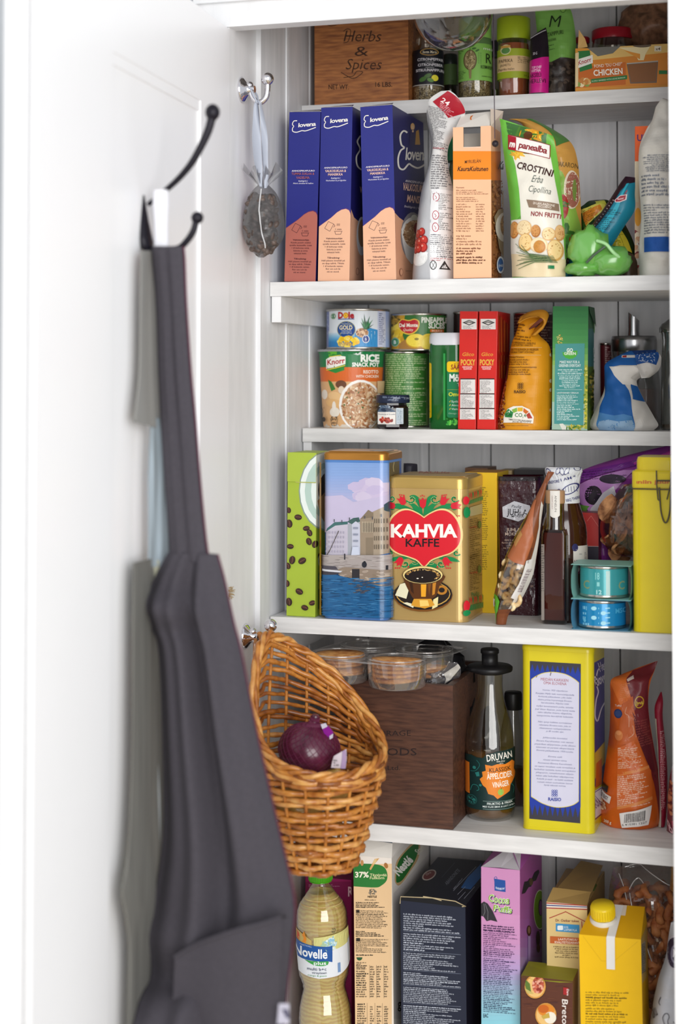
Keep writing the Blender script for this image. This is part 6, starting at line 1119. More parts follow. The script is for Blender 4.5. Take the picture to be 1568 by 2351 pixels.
# clear tray of crackers on top of the box
PL_ = glass('#f2f0ee', .04, .16, .95, .06, '#ffffff'); TY = Yd - .060; TZ = BZ + .0006
tl = at(*ZH(560, 330), TY); tr = at(*ZH(1228, 350), TY)
c1 = at(*ZH(1043, 450), TY); RC = (at(*ZH(1235, 450), TY).x - at(*ZH(855, 450), TY).x) / 2
tz1 = at(*ZH(1043, 352), TY).z; TZ0 = at(*ZH(1043, 548), TY).z + .004; hC = tz1 - TZ0
TR = math.radians(-11); t = thing('cracker_tray', 'clear plastic tray with round cups of crackers on the dark wooden box', 'food tray', (c1.x, TY + RC, TZ0), (0, 0, TR))
m = MB(); xs = [0, -2.16 * RC]; R_2 = 1.12 * RC
cups = [(0, 0), (-2.16 * RC, 0), (0, 2.12 * RC), (-2.16 * RC, 2.12 * RC)]
for cx_, cy_ in cups:
    n = 40; up = cy_ > 0; b0 = BZ - TZ0 + .001 if up else 0
    G = []
    for z, k in ((b0, .86), (b0 + .002, .93), (hC * .5, .97), (hC, 1.0)):
        G.append([(cx_ + RC * k * (1 + .012 * math.cos(18 * a)) * math.cos(a), cy_ + RC * k * (1 + .012 * math.cos(18 * a)) * math.sin(a), z) for a in [2 * PI * i / n for i in range(n)]])
    m.loft(G, PL_, True, False, True); m.add(G[0], [tuple(range(n))], PL_)
    for rk in (.97, .86): m.tube([(cx_ + RC * rk * math.cos(a), cy_ + RC * rk * math.sin(a), hC + .002) for a in [2 * PI * i / 30 for i in range(31)]], .0007, PL_, 5)
pl = rrect(4.5 * RC, 4.4 * RC, .01, 5, -1.1 * RC); pl = [(x - 1.08 * RC, y) for x, y in pl]; m.prism(pl, hC - .0008, hC + .001, PL_, cap=False, bot=False); m.add([(x, y, hC - .0004) for x, y in pl], [tuple(range(len(pl)))], PL_); m.build('tray', t)
CK = M2('#b06a2c', '#dda35c', .7, nscale=140, bump=.3); m = MB(); m.lathe([(.001, 0), (RC * .82, .0003), (RC * .86, .0018), (RC * .84, .0036), (RC * .3, .0042), (.001, .004)], CK, 36)
ck0 = m.build('cracker'); fst = True; CR_ = random.Random(8)
for ci, (cx_, cy_) in enumerate(cups):
    up = cy_ > 0; nn = 5 if not up else 3; z0 = (.009 if not up else BZ - TZ0 + .003)
    for k in range(nn):
        o = ck0 if fst else ck0.copy()
        if not fst: COL.objects.link(o)
        fst = False; o.location = (c1.x + cx_ * math.cos(TR) - cy_ * math.sin(TR) + CR_.uniform(-.001, .001), TY + RC + cx_ * math.sin(TR) + cy_ * math.cos(TR), TZ0 + z0 + k * .0054); o.rotation_euler = (CR_.uniform(-.05, .05), CR_.uniform(-.05, .05), k)
        lay = ['bottom', 'second', 'third', 'fourth', 'top'][k]; pos = ['front right', 'front left', 'rear right', 'rear left'][ci]
        tag(o, 'round cracker, %s of the stack in the %s cup of the clear tray' % (lay if not (up and k == 2) else 'top', pos), 'cracker', 'crackers in the clear tray')
# vinegar bottle
r = Round(ZI, 253, [(88, 318), (86, 400), (92, 460), (108, 530), (136, 620), (158, 720), (165, 800), (166, 1230), (160, 1270), (142, 1296)], .06, S5)
r = Round(ZI, 253, r.P, yfront(ZI, 253, 1296, S5) + .045, S5)
t = r.root('vinegar_bottle', 'glass bottle of cider vinegar with black pourer and green leaf label', 'bottle'); r.mb.lathe(r.prof(), glass('#f2f0ea', .03, .1), 56, cap=False); r.mb.build('glass_body', t)
m = MB(); zl = r.zof(845); m.lathe([(.001, .003)] + [(max(a - .0022, .001), z + .003) for a, z in r.prof() if z < zl] + [(r.rad(zl) - .0022, zl), (.001, zl)], M('#6b4a1e', .12, coat=.6)); m.build('vinegar', t)
m = MB(); kk = r.k; z = r.zof; BK = M('#17171a', .4)
m.lathe([(90 * kk, z(320)), (150 * kk, z(300)), (154 * kk, z(290)), (154 * kk, z(272)), (140 * kk, z(262)), (62 * kk, z(258)), (55 * kk, z(256)), (55 * kk, z(185)), (62 * kk, z(180)), (62 * kk, z(158)), (56 * kk, z(150)), (.001, z(151))], BK, 48); m.build('pourer', t)
m = MB(); r.ring(862, 1212, M('#15302f', .45), m, .0004, n=56)
q = Cv(.45); q.poly([(80, 780), (80, 862), (130, 850), (200, 870), (230, 835), (300, 815), (430, 805), (430, 880), (80, 900)], '#15302f'); TEAL = '#2c7a74'
q.text('DRUVAN', 232, 398, 880, 44, '#f0ece4', .02, 0, -6, 4).text('ESLÖV', 296, 350, 888, 9, '#f0ece4', .02).text('1874', 312, 338, 902, 8, '#f0ece4')
leaf = [(300, 1135), (275, 1110), (240, 1100), (225, 1060), (205, 1045), (185, 1005), (205, 985), (200, 955), (225, 945), (220, 905), (265, 912), (300, 900), (350, 905), (395, 885), (412, 905), (408, 950), (418, 985), (405, 1020), (385, 1050), (380, 1090), (345, 1110)]
q.poly(leaf, '#e8862a').text('KLASSISK', 248, 388, 955, 28, '#2a1a12', .01, 0, -3).text('ÄPPELCIDER', 232, 398, 1002, 38, '#faf2e4', .02, 0, -3).text('VINÄGER', 268, 376, 1058, 36, '#faf2e4', .02, 0, -4).ell(322, 1090, 19, 21, '#8fc85a').line([(322, 1072), (328, 1060)], 3, '#3a5a24').text('FRUKTIG & FRISK', 232, 400, 1174, 15, '#dfe8e4', .03, 0, -1).text('MED KLAR SMAK & LÄTT SYRA', 204, 412, 1192, 11, '#dfe8e4', .02, 0, 0).line([(205, 1150), (415, 1152)], 2, '#9ab8b0').line([(205, 1203), (415, 1206)], 2, '#9ab8b0')
q.poly([(88, 905), (118, 905), (120, 1115), (90, 1112)], '#e07a24').line(smooth_pts([(125, 960), (160, 950), (185, 910), (165, 880)], 4), 3, TEAL).ell(150, 932, 11, 11, TEAL).poly([(155, 965), (180, 955), (185, 985), (165, 990)], TEAL).line(smooth_pts([(125, 1090), (140, 1050), (170, 1050), (180, 1075), (165, 1085)], 4), 4, TEAL).ell(190, 1045, 9, 8, TEAL).ell(135, 1150, 34, 34, '#23504c').ell(135, 1150, 26, 26, '#15302f').scatter(14, inell(135, 1150, 22, 22), 5, 4, [TEAL]).line(smooth_pts([(385, 1040), (405, 1070), (400, 1110)], 4), 3, TEAL)
r.print(m, q, .0006); m.build('label', t)
# dark capped bottle behind
r = Round(ZI, 412, [(56, 498), (58, 520), (80, 620), (92, 700), (92, 1140), (84, 1150)], .15, S5); t = r.root('sauce_bottle', 'clear bottle with black cap half hidden behind the vinegar bottle', 'bottle'); r.mb.lathe(r.prof(), glass('#f0f0f2', .04, .12), cap=False); r.mb.build('glass_body', t)
m = MB(); zl = r.zof(900); m.lathe([(.001, .002)] + [(max(a - .002, .001), z + .002) for a, z in r.prof() if z < zl] + [(r.rad(zl) - .002, zl), (.001, zl)], M('#4a1c1c', .3)); m.build('sauce', t)
m = MB(); kk = r.k; m.lathe([(58 * kk, r.zof(500)), (60 * kk, r.zof(494)), (60 * kk, r.zof(395)), (54 * kk, r.zof(382)), (.001, r.zof(381))], BK); m.build('cap', t)
# tall yellow tin
q = Cv(.3, coat=.2); BLU = '#1f3aa0'
q.poly([(524, 172), (872, 192), (868, 1280), (520, 1248)], '#3b3840')
def zig(yb0, yb1, up):
    pts = []
    for i in range(10):
        x0 = 524 + i * 34.5; s = (x0 - 524) * .055; y0 = yb0 + s
        pts += [(x0, y0), (x0 + 10, y0 - up * .55), (x0 + 17, y0 - up), (x0 + 24, y0 - up * .55)]
    pts += [(870, yb0 + 19), (870, yb1 + 19), (524, yb1)]; return pts
q.poly(zig(245, 640, 52), BLU).poly(zig(1150, 640, -75), BLU).poly([(524, 300), (545, 290), (545, 1150), (522, 1130)], BLU).poly([(848, 300), (869, 310), (866, 1180), (846, 1160)], BLU)
fr = smooth_pts([(534, 296), (570, 272), (620, 252), (690, 247), (770, 262), (830, 295), (860, 320)], 4) + smooth_pts([(858, 1130), (820, 1155), (760, 1170), (690, 1170), (610, 1145), (560, 1115), (532, 1098)], 4)
q.poly(fr, '#e2d01c'); cxx, cyy = 697, 705; q.poly([(cxx + (x - cxx) * .985, cyy + (y - cyy) * .992) for x, y in fr], '#d3d2e6')
q.text('MEIDÄN KAIKKIEN', 598, 786, 305, 19, '#a02438', .0, 0, 3).text('OMA ELOVENA', 617, 774, 330, 19, '#a02438', 0, 0, 3)
LN = ['Vuonna 1925 viipurilainen', 'Karjalan Mylly haki mainoskilpailulla', 'kuvitusta pakkaukseen, joka sisälsi', 'ekstra priima höyrytettyjä Elovena-', 'kaurahiutaleita. Kilpailun voitti', 'myllyn konemestarin poika, taiteilija', 'Joel Viktor Räsänen, jonka luoma vaalea', 'neito tähyilee iloisena viljapellolta,', 'vastapoimittu kauralyhde kädessään.', None, 'Näin syntyi kaikkien suomalaisten', 'rakastama Elovena-neito, joka on', 'rikastuttanut ruokapöytäämme', 'jo 85 vuoden ajan.', None, 'Juhlavuoden kunniaksi', 'Elovena Kaurahiutaleet ovat saaneet', 'ympärilleen säilytysrasian, jonka ulkoasu', 'taiteineen on peräisin alkuperäisestä', 'Elovena-pakkauksesta 1950-luvulta.', None, 'Elovena vaalii', 'viisaasti syömisen taitoa.', 'Perinteinen Elovena Kaurahiutale', 'on saanut rinnalleen uusia terveellisiä ja', 'herkullisia tuotteita, kuten annospakatut', 'pikapuurot, runsaskuituiset välipala-', 'keksit sekä herkulliset välipalajuomat.', 'Kokeile ja nauti - ne kaikki sisältävät', 'runsain mitoin suomalaisen kauran', 'hyvää tekevää voimaa.']
WD = [172, 262, 226, 234, 188, 252, 272, 234, 252, 0, 230, 218, 214, 122, 0, 166, 252, 280, 260, 252, 0, 94, 164, 232, 276, 282, 258, 260, 248, 238, 150]
for i, (tt, ww) in enumerate(zip(LN, WD)):
    if tt: yy = 374 + i * 21.6; q.text(tt, 695 - ww / 2, 695 + ww / 2, yy, 10.5, '#34407a', .002, .2, 3.2)
for i in range(3):
    for j in range(3): q.ell(679 + i * 14, 1058 + j * 15, 7.5, 8, BLU).ell(679 + i * 14, 1058 + j * 15, 4, 4.5, '#d3d2e6')
q.text('RAISIO', 650, 738, 1124, 22, BLU, .04, 0, 2).line([(670, 250), (664, 272)], 4, '#4a1a10').line([(575, 272), (568, 284)], 3, '#4a1a10')
sd = Cv(.3); sd.poly([(958, 185), (1104, 105), (1104, 980), (958, 1030)], '#3c3588').text('Herkku', 1002, 1098, 245, 60, '#e4dcec', .02, .2, -26).text('Elovena', 975, 1095, 345, 64, '#e8e2ee', .03, .2, -28).line(smooth_pts([(1010, 210), (985, 240), (975, 320), (990, 380), (975, 440), (968, 540), (985, 580), (1010, 500), (1040, 440), (1060, 370)], 5), 8, '#e8e2ee')
sd.ell(1055, 460, 20, 70, '#7a6a74').poly([(1035, 480), (1072, 470), (1068, 590), (1040, 600)], '#8a7a88').poly([(965, 800), (1050, 700), (1050, 830), (965, 980)], '#d8b43c').poly([(975, 870), (1015, 830), (1015, 1010), (970, 1040)], '#c8641e').poly([(960, 1060), (1020, 1020), (1020, 1200), (960, 1250)], '#e2dee4').text('KAURA', 968, 1030, 1180, 70, '#5a2a7a', .03, 0, -38).line([(960, 1070), (1020, 1030)], 5, '#5a2a7a').line([(960, 1258), (1022, 1206)], 6, '#6a2a6a')
YT = '#dccb18'; t, loc, w, zt, zl = tinbox(ZI, 473, 958, 1336, 108, 72, S5, .105, .0095, M(YT, .3, coat=.3), q, sd, 'oat_tin', 'tall yellow tin with long printed story panel beside the vinegar bottle', 'tin', M(YT, .3, coat=.3))
# orange pouch
P = Pouch(ZI, [(1222, 232, 1396, 170, .002, .012), (1150, 262, 1372, 240, .006, .008), (1078, 300, 1350, 300, .012), (1074, 400, 1334, 380, .022), (1072, 520, 1332, 500, .03), (1066, 660, 1352, 650, .042), (1046, 820, 1378, 800, .05), (1024, 980, 1408, 980, .056), (1010, 1140, 1420, 1140, .058), (1010, 1270, 1412, 1262, .05), (1050, 1318, 1380, 1318, .04)], yfront(ZI, 1200, 1318, S5) + .022, S5, wr=.004, wf=28, seed=81, k=6)
mb = MB(); P.body(mb, M('#cc5f1e', .3, coat=.2), nu=26, nv=50); q = Cv(.3)
q.poly([(1230, 232), (1400, 165), (1340, 300), (1335, 500), (1345, 620), (1400, 900), (1440, 1300), (1398, 1300), (1380, 1000), (1330, 800), (1270, 640), (1225, 420)], '#74222a').poly([(1078, 290), (1225, 240), (1225, 420), (1150, 460), (1078, 330)], '#d8702e').poly([(1170, 430), (1235, 400), (1290, 700), (1130, 720), (1150, 560)], '#c4602c')
q.poly([(1235, 500), (1345, 700), (1395, 980), (1330, 830), (1262, 640)], '#5e1a24').poly([(1136, 740), (1250, 690), (1360, 900), (1370, 1130), (1140, 1150)], '#cf6428').para(1142, 735, 1270, 880, 12, '#f0d8c0', slope=-.12, x1b=1320, fill=1).para(1142, 925, 1335, 1140, 17, '#f0d8c0', slope=-.12, x1b=1365, fill=1).poly([(1140, 905), (1345, 862), (1350, 880), (1140, 925)], '#dc8848').poly([(1140, 1128), (1370, 1070), (1372, 1092), (1140, 1146)], '#dc8848')
q.ell(1135, 516, 30, 31, '#2a3c6a').ell(1135, 516, 22, 23, '#3a4c7a').ell(1278, 440, 30, 40, '#d8b030').ell(1278, 440, 25, 34, '#74222a').text('Jyvä', 1256, 1302, 455, 22, '#e8c840', .03).text('Taffel', 1112, 1158, 468, 12, '#f0e0d0').ell(1145, 655, 30, 34, '#d8824a').ell(1145, 640, 20, 14, '#e89a60').line(smooth_pts([(1195, 470), (1185, 510), (1210, 530), (1215, 600)], 4), 4, '#e0a888').line(smooth_pts([(1240, 590), (1250, 640), (1215, 670)], 4), 4, '#e0a888').poly([(1190, 290), (1235, 262), (1240, 285), (1198, 305)], '#d8c8c0')
q.para(1250, 560, 1330, 740, 11, '#9a4a44', slope=-.1, x0b=1290, x1b=1372).para(1150, 320, 1215, 420, 8, '#e09058', slope=-.2).poly([(1012, 985), (1075, 1000), (1065, 1045), (1012, 1035)], '#2a2224').poly([(1014, 1040), (1098, 1065), (1084, 1115), (1014, 1095)], '#e8e2d8').text('ENERGY', 1014, 1072, 1085, 26, '#2a2224', .03, 0, 10).scatter(16, inrect(1012, 1110, 1050, 1175), 12, 10, ['#d8a878', '#b0764a', '#e8c8a0'])
q.poly([(1156, 1172), (1368, 1130), (1345, 1262), (1172, 1272)], '#ece8e4')
bx = 1192; BR = random.Random(4)
while bx < 1330: w_ = BR.choice((2, 3, 4, 5)); s = (bx - 1156) * -.16; q.poly([(bx, 1182 + s), (bx + w_, 1182 + s), (bx + w_ - 4, 1240 + s * .6), (bx - 4, 1240 + s * .6)], '#1c1a1c', True); bx += w_ + BR.choice((2, 3, 4))
q.text('6 410381 1227', 1174, 1338, 1258, 15, '#1c1a1c', .01, 0, -4).text('300 g', 1036, 1096, 1252, 18, '#f6ece4', .03, .1)
P.print(mb, q, .05, .03); P.done(mb, 'snack_pouch', 'orange and maroon snack pouch with a barcode, leaning against the yellow tin', 'food pouch')
P = Pouch(ZI, [(1416, 380, 1424, 384, .002, .01), (1378, 470, 1432, 450, .006), (1376, 560, 1430, 560, .012), (1392, 750, 1450, 750, .014), (1400, 950, 1462, 940, .014), (1408, 1150, 1460, 1150, .012), (1398, 1322, 1440, 1322, .004)], yfront(ZI, 1425, 1322, S5) + .012, S5, wr=.002, seed=91)
mb = MB(); P.body(mb, M('#8e1730', .3), nu=12, nv=34); q = Cv(.3); q.para(1418, 640, 1450, 1180, 44, '#d8a8ac', fill=1).poly([(1374, 560), (1390, 560), (1404, 800), (1418, 1100), (1420, 1330), (1400, 1330), (1395, 900)], '#c8c0ae'); P.print(mb, q); P.done(mb, 'thin_packet', 'thin dark red packet standing on edge beside the orange pouch', 'packet')
P = Pouch(ZI, [(1500, 870, 1600, 850, .01), (1478, 960, 1620, 960, .03), (1465, 1100, 1640, 1100, .04), (1460, 1260, 1640, 1260, .04), (1455, 1345, 1640, 1350, .03)], yfront(ZI, 1520, 1350, S5) + .012, S5, wr=.004, wf=40, seed=95)
mb = MB(); P.body(mb, M('#7a3440', .3), nu=16, nv=20); q = Cv(.35); q.scatter(70, inrect(1465, 960, 1560, 1190), 14, 12, ['#b8684a', '#8a4030', '#cc8460', '#6a2a2a']).poly([(1490, 860), (1530, 850), (1530, 970), (1500, 980)], '#a8a0a4').poly([(1500, 1240), (1560, 1200), (1560, 1350), (1530, 1350)], '#b83a5a').text('8', 1495, 1520, 1330, 90, '#e8b8c0', .02, 0, -30); P.print(mb, q); P.done(mb, 'nut_packet', 'packet printed with reddish nuts at the right edge beside the thin red packet', 'packet')
# ------------------------------------------------------------------ bottom shelf
# magenta boxes at the back left
q = Cv(.4); q.rect(190, 440, 560, 470, '#a8226a').para(225, 490, 500, 510, 2, '#d890b8').text('R', 520, 560, 580, 70, '#e8c0d0', .03)
backbox(ZJ, (200, 445), (545, 445), (545, 1400), (200, 1400), .12, S6, .06, M('#8e1a58', .4), 'magenta box lying behind the neck of the water bottle', q, 'food_box', 'food box')
backbox(ZJ, (462, 235), (556, 235), (556, 1400), (470, 1400), .19, S6, .04, M('#7c1650', .4), 'tall dark magenta box behind the whole grain cereal box', None, 'food_box', 'food box')
# cereal box with oval
Yn = .035
c = Carton(ZJ, (556, 285), (850, 292), (858, 1450), (575, 1440), Yn, S6, .19)
c.body(M('#e8c598', .45), right=M('#dedad2', .45), top=None)
q = Cv(.45, seed=6); q.poly([(540, 280), (870, 280), (870, 335), (540, 345)], '#ece4dc').poly(smooth_pts([(550, 335), (700, 338), (780, 355), (812, 400), (810, 460), (770, 500), (720, 515), (550, 505)], 5) , '#2a7a34').rect(848, 280, 880, 1560, '#f0e6d8').rect(540, 340, 552, 505, '#2a7a34')
q.text('37%', 572, 676, 438, 40, '#f4f0dc', .04).text('Täysjyvää', 684, 810, 430, 20, '#e8e4b0', .02).text('Fullkorn', 684, 792, 452, 20, '#e8e4b0', .02).poly([(680, 375), (720, 300), (755, 295), (715, 345), (690, 385)], '#d8a868').ell(625, 330, 12, 22, '#c89058').ell(805, 350, 14, 22, '#a8703a', rot=-20).ell(720, 320, 10, 24, '#e8c890', rot=30)
q.scatter(20, inell(702, 548, 30, 20), 7, 5, ['#6a6050', '#8a8070']).text('NESTLE', 668, 736, 590, 14, '#2a241c', .05).para(646, 602, 760, 614, 1, '#5a5040').para(578, 622, 800, 668, 4, '#2a241c', boldp=.9, fill=1).rect(582, 682, 606, 704, '#2a241c').para(578, 682, 826, 820, 11, '#3a3226', boldp=.1, fill=1, slope=.02).para(578, 838, 800, 884, 4, '#2a241c', boldp=.9).rect(582, 893, 610, 918, '#2a241c').para(578, 895, 826, 1002, 9, '#3a3226', fill=1, slope=.02).para(580, 1014, 720, 1028, 1, '#2a241c', boldp=1)
q.poly(arcpts(606, 1038, 22, 24, 0, 180, 10), '#2a5a34').para(582, 1072, 674, 1130, 5, '#2a241c', boldp=.8)
for x in (700, 750, 806): q.para(x - 14, 1100, x + 18, 1340, 13, '#3a3226', fill=.7)
q.para(582, 1135, 672, 1340, 12, '#3a3226', boldp=.3); [q.line([(x, 1095), (x + 2, 1345)], 1.6, '#6a5a44') for x in (682, 734, 788)]
for x in (700, 750, 806): q.para(x - 14, 1400, x + 18, 1540, 8, '#3a3226', fill=.7)
q.para(590, 1380, 660, 1540, 9, '#3a3226', boldp=.3); [q.line([(x, 1380), (x + 2, 1560)], 1.6, '#6a5a44') for x in (664, 722, 778)]
c.front(q)
q = Cv(.4); ov = lambda k: smooth_pts([(880 - 6 * k, 420), (890 - 6 * k, 340 - 8 * k), (930, 270 - 10 * k), (1000, 200 - 12 * k), (1040 + 5 * k, 182 - 10 * k), (1048 + 8 * k, 215), (1030 + 8 * k, 290 + 8 * k), (985, 375 + 12 * k), (930, 455 + 12 * k), (895, 478 + 14 * k), (880 - 6 * k, 470), (880 - 6 * k, 420)], 4)
q.poly(ov(1.6), '#c8a878').poly(ov(0), '#2a7032').text('Nestlé', 898, 1060, 430, 62, '#f2efe6', .05, 0, -46).text('Start', 1045, 1120, 270, 44, '#e8e4d4', .02, 0, -42).poly([(860, 560), (1180, 200), (1250, 200), (1250, 1500), (860, 1500)], '#cfcac6').text('g', 890, 918, 1420, 70, '#2a2420', .02)
c.side(q); t = c.part('cereal_box', 'torn open cream cereal box with green oval beside the water bottle', 'cereal box')
m = MB(); w, h, d = c.w, c.h, c.d; WH = M('#e6e2dc', .6); GY = M('#a8a29a', .8)
m.add([(-w / 2, 0, h), (w / 2, 0, h), (w / 2 - .002, .012, h + .016), (-w / 2 + .002, .016, h + .018)], [(0, 1, 2, 3)], WH)
m.add([(-w / 2 + .001, .03, h + .012), (-w / 2 + .012, .012, h + .028), (w / 2 + .004, .06, h + .032), (-w / 2 + .002, .10, h + .03)], [(0, 1, 2, 3)], GY)
m.add([(w / 2, 0, h), (w / 2, d, h), (w / 2 + .0, d, h + .024), (w / 2 - .004, .02, h + .020)], [(0, 1, 2, 3)], WH)
q2 = Cv(.5); q2.para(600, 262, 790, 278, 2, '#6a5040'); m.build('flap', t)
m = MB(); m.add([(-w / 2 + .01, .04, h + .006), (w / 2 - .006, .02, h + .004), (w / 2 - .004, .10, h + .022), (-w / 2 + .022, .11, h + .026)], [(0, 1, 2, 3)], M('#2a6aa0', .3)); m.build('inner_bag', t)
# navy pasta box
Yp_ = .02
c = Carton(ZJ, (905, 620), (1405, 650), (1402, 1500), (925, 1480), Yp_, S6, .20); NV = '#1f2538'
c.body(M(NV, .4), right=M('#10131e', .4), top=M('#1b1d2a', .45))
q = Cv(.4, seed=9); yy = 700
for a, b, n in ((705, 838, 8), (852, 985, 8), (998, 1128, 9), (1145, 1240, 7), (1255, 1375, 9), (1392, 1560, 12)): q.para(935, a, 1365, b, n, '#c3c9d6', fill=1, boldp=.12, slope=.07).line([(935, b + 4), (1366, b + 34)], 1.8, '#8890a4')
c.front(q)
q = Cv(.4); q.poly([(1440, 440), (1520, 330), (1510, 400), (1440, 520), (1368, 510)], '#2a68ae').poly([(1415, 440), (1515, 340), (1515, 440), (1440, 530), (1366, 518)], '#2a68ae').text('ABANDONETE', 1262, 1410, 500, 26, '#8a8e9a', 0, 0, -48).para(1310, 520, 1420, 545, 2, '#b0b8c8', slope=-1.2).ell(1128, 422, 58, 34, '#b8aaa2', rot=-30).ell(1128, 422, 48, 26, '#6a2a2a', rot=-30).text('Oro', 1108, 1150, 428, 16, '#d8c8c0', 0, 0, -30).line([(1222, 440), (1320, 330)], 2, '#55586a').line([(1310, 540), (1480, 360)], 3, '#a8aebc').line([(1340, 570), (1400, 510)], 3, '#a8aebc').line([(1390, 600), (1470, 510)], 3, '#a8aebc').line([(1345, 610), (1400, 550)], 3, '#a8aebc')
c.top(q); t = c.part('pasta_box', 'large navy blue pasta box densely printed with pale text', 'food box')
m = MB(); w, h, d = c.w, c.h, c.d; KR = M('#cdbb94', .7)
m.add([(-w / 2, -.0006, h), (w / 2, -.0006, h - .002), (w / 2 - .006, -.001, h + .003), (0, -.001, h + .006), (-w / 2 + .006, -.001, h + .006)], [(0, 1, 2, 3, 4)], M('#0c0e14', .6)); m.tube([(-w / 2, -.001, h - .004), (-w / 2 + .001, -.0015, h + .005), (0, -.0015, h + .0068), (.012, -.0015, h + .0045)], .0006, KR, 5); m.tube([(-.012, -.001, h + .0075), (.03, -.001, h + .005), (w / 2 + .001, -.001, h - .0005), (w / 2 - .004, -.001, h - .001)], .0006, KR, 5)
m.build('flap', t)
# purple cereal box
Yc_ = .03
c = Carton(ZK, (78, 280), (366, 328), (366, 1449), (82, 1440), Yc_, S6, .15)
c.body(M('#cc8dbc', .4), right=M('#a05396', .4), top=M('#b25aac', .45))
q = Cv(.4, seed=13); q.grad(60, 640, 380, 1460, ['#d093c0', '#cc94c2', '#b8a0d0', '#9cc4d8', '#8ed0e0'], 22).rect(60, 260, 380, 645, '#cc8dbc')
q.poly([(176, 376), (258, 390), (260, 476), (178, 464)], '#22509c').line(smooth_pts([(178, 395), (176, 372), (188, 362), (196, 375), (184, 396)], 4), 4, '#22509c').text('RAINBOW', 186, 252, 456, 15, '#dfe6f2', .03, 0, 5, -6)
for dd, cc, b in (((5, 5), '#2a1c3a', .09), ((0, 0), '#f4f4ee', .06), ((0, 0), '#86b81e', .012)):
    q.text('Cocoa', 130 + dd[0], 286 + dd[0], 545 + dd[1], 52, cc, b, 0, 8, -6).up(); q.text('Puffs', 168 + dd[0], 306 + dd[0], 612 + dd[1], 44, cc, b, 0, 8).up()
def bat(q, pts, c='#2c2a30', ribs=()): 
    q.poly(pts, c); [q.line(r_, 2.5, '#8a8a8c') for r_ in ribs]
bat(q, [(78, 560), (100, 545), (128, 560), (165, 615), (200, 695), (150, 682), (120, 690), (96, 655), (78, 650)], ribs=[[(100, 560), (108, 620), (96, 650)], [(110, 560), (130, 620), (128, 680)]])
q.para(96, 712, 340, 760, 3, '#3a1e4a', boldp=.9, slope=.08).para(96, 752, 345, 950, 14, '#4a2a5a', slope=.08, boldp=.15, fill=1).para(96, 955, 345, 1110, 11, '#3a2a5a', slope=.08, boldp=.35, fill=1).para(96, 1110, 340, 1360, 19, '#2f3a5a', slope=.08, boldp=.3, fill=.95).text('EAC', 96, 132, 1400, 28, '#2c4050', .02)
c.front(q)
q = Cv(.4, seed=2); q.grad(360, 180, 760, 1450, ['#a05396', '#a4589a', '#a86cb4', '#b0a8cc', '#a8c0d8'], 18)
for dd, cc, b in (((6, 8), '#2a1c3a', .05), ((0, 0), '#e8ecdc', .05), ((0, 0), '#7db31a', -.005)):
    q.ell(512 + dd[0], 605 + dd[1], 44 + b * 60, 140 + b * 160, cc)
q.ell(516, 590, 16, 62, '#2a1c3a').ell(517, 592, 12, 54, '#a060ac').ell(612, 540, 34, 90, '#e8ecdc').ell(612, 540, 28, 80, '#7db31a').ell(615, 540, 12, 40, '#a060ac').ell(690, 440, 34, 60, '#e8ecdc').ell(690, 440, 28, 52, '#7db31a').rect(530, 780, 556, 950, '#e8ecdc').rect(535, 780, 553, 950, '#7db31a')
q.poly([(548, 265), (608, 208), (620, 390), (556, 452)], '#22509c').line(smooth_pts([(552, 280), (540, 240), (548, 218), (556, 240), (550, 280)], 4), 5, '#22509c').text('RAINBOW', 558, 614, 408, 26, '#dfe6f2', .03, 0, -44)
bat(q, [(376, 490), (395, 400), (420, 395), (435, 372), (450, 378), (470, 330), (500, 310), (505, 330), (480, 390), (455, 400), (445, 435), (425, 440), (400, 482)]); q.ell(444, 400, 14, 26, '#5a4a30')
bat(q, [(640, 300), (660, 250), (690, 220), (700, 290), (712, 330), (690, 345), (655, 330)]); q.ell(722, 320, 14, 50, '#6a5a4a').ell(428, 760, 16, 38, '#4a2c1e').ell(428, 755, 10, 26, '#8a6a50').ell(494, 820, 14, 60, '#3a2418').ell(496, 890, 13, 32, '#5a3a28').rect(420, 800, 440, 980, '#b898cc')
c.side(q); t = c.part('cereal_box', 'purple pink cereal box with bats and green puffed letters', 'cereal box')
m = MB(); w, h, d = c.w, c.h, c.d; PM = M('#b860ae', .45)
m.add([(-w / 2, 0, h), (0.0, 0, h + .001), (w / 2, 0, h), (w / 2 - .004, .028, h + .0165), (-w / 2 + .034, .03, h + .022)], [(0, 1, 2, 3, 4)], M('#b4b0b6', .5)); m.add([(w / 2 + .0002, -.0002, h), (w / 2, d, h), (w / 2 - .016, d, h + .016), (-w / 2 + .03, .03, h + .0235)], [(0, 1, 2, 3)], M('#a852a2', .45)); m.add([(-w / 2, 0, h), (-w / 2 + .028, .03, h + .018), (-w / 2 + .02, d, h + .012), (-w / 2, d, h)], [(0, 1, 2, 3)], PM)
m.add([(-w / 2 + .036, .032, h + .0245), (w / 2 - .012, .04, h + .0225), (w / 2 - .014, .07, h + .025), (-w / 2 + .05, .062, h + .027)], [(0, 1, 2, 3)], glass('#e8e4e0', .15, .3, .9, .5, '#c8c4c0')); m.build('flap', t)
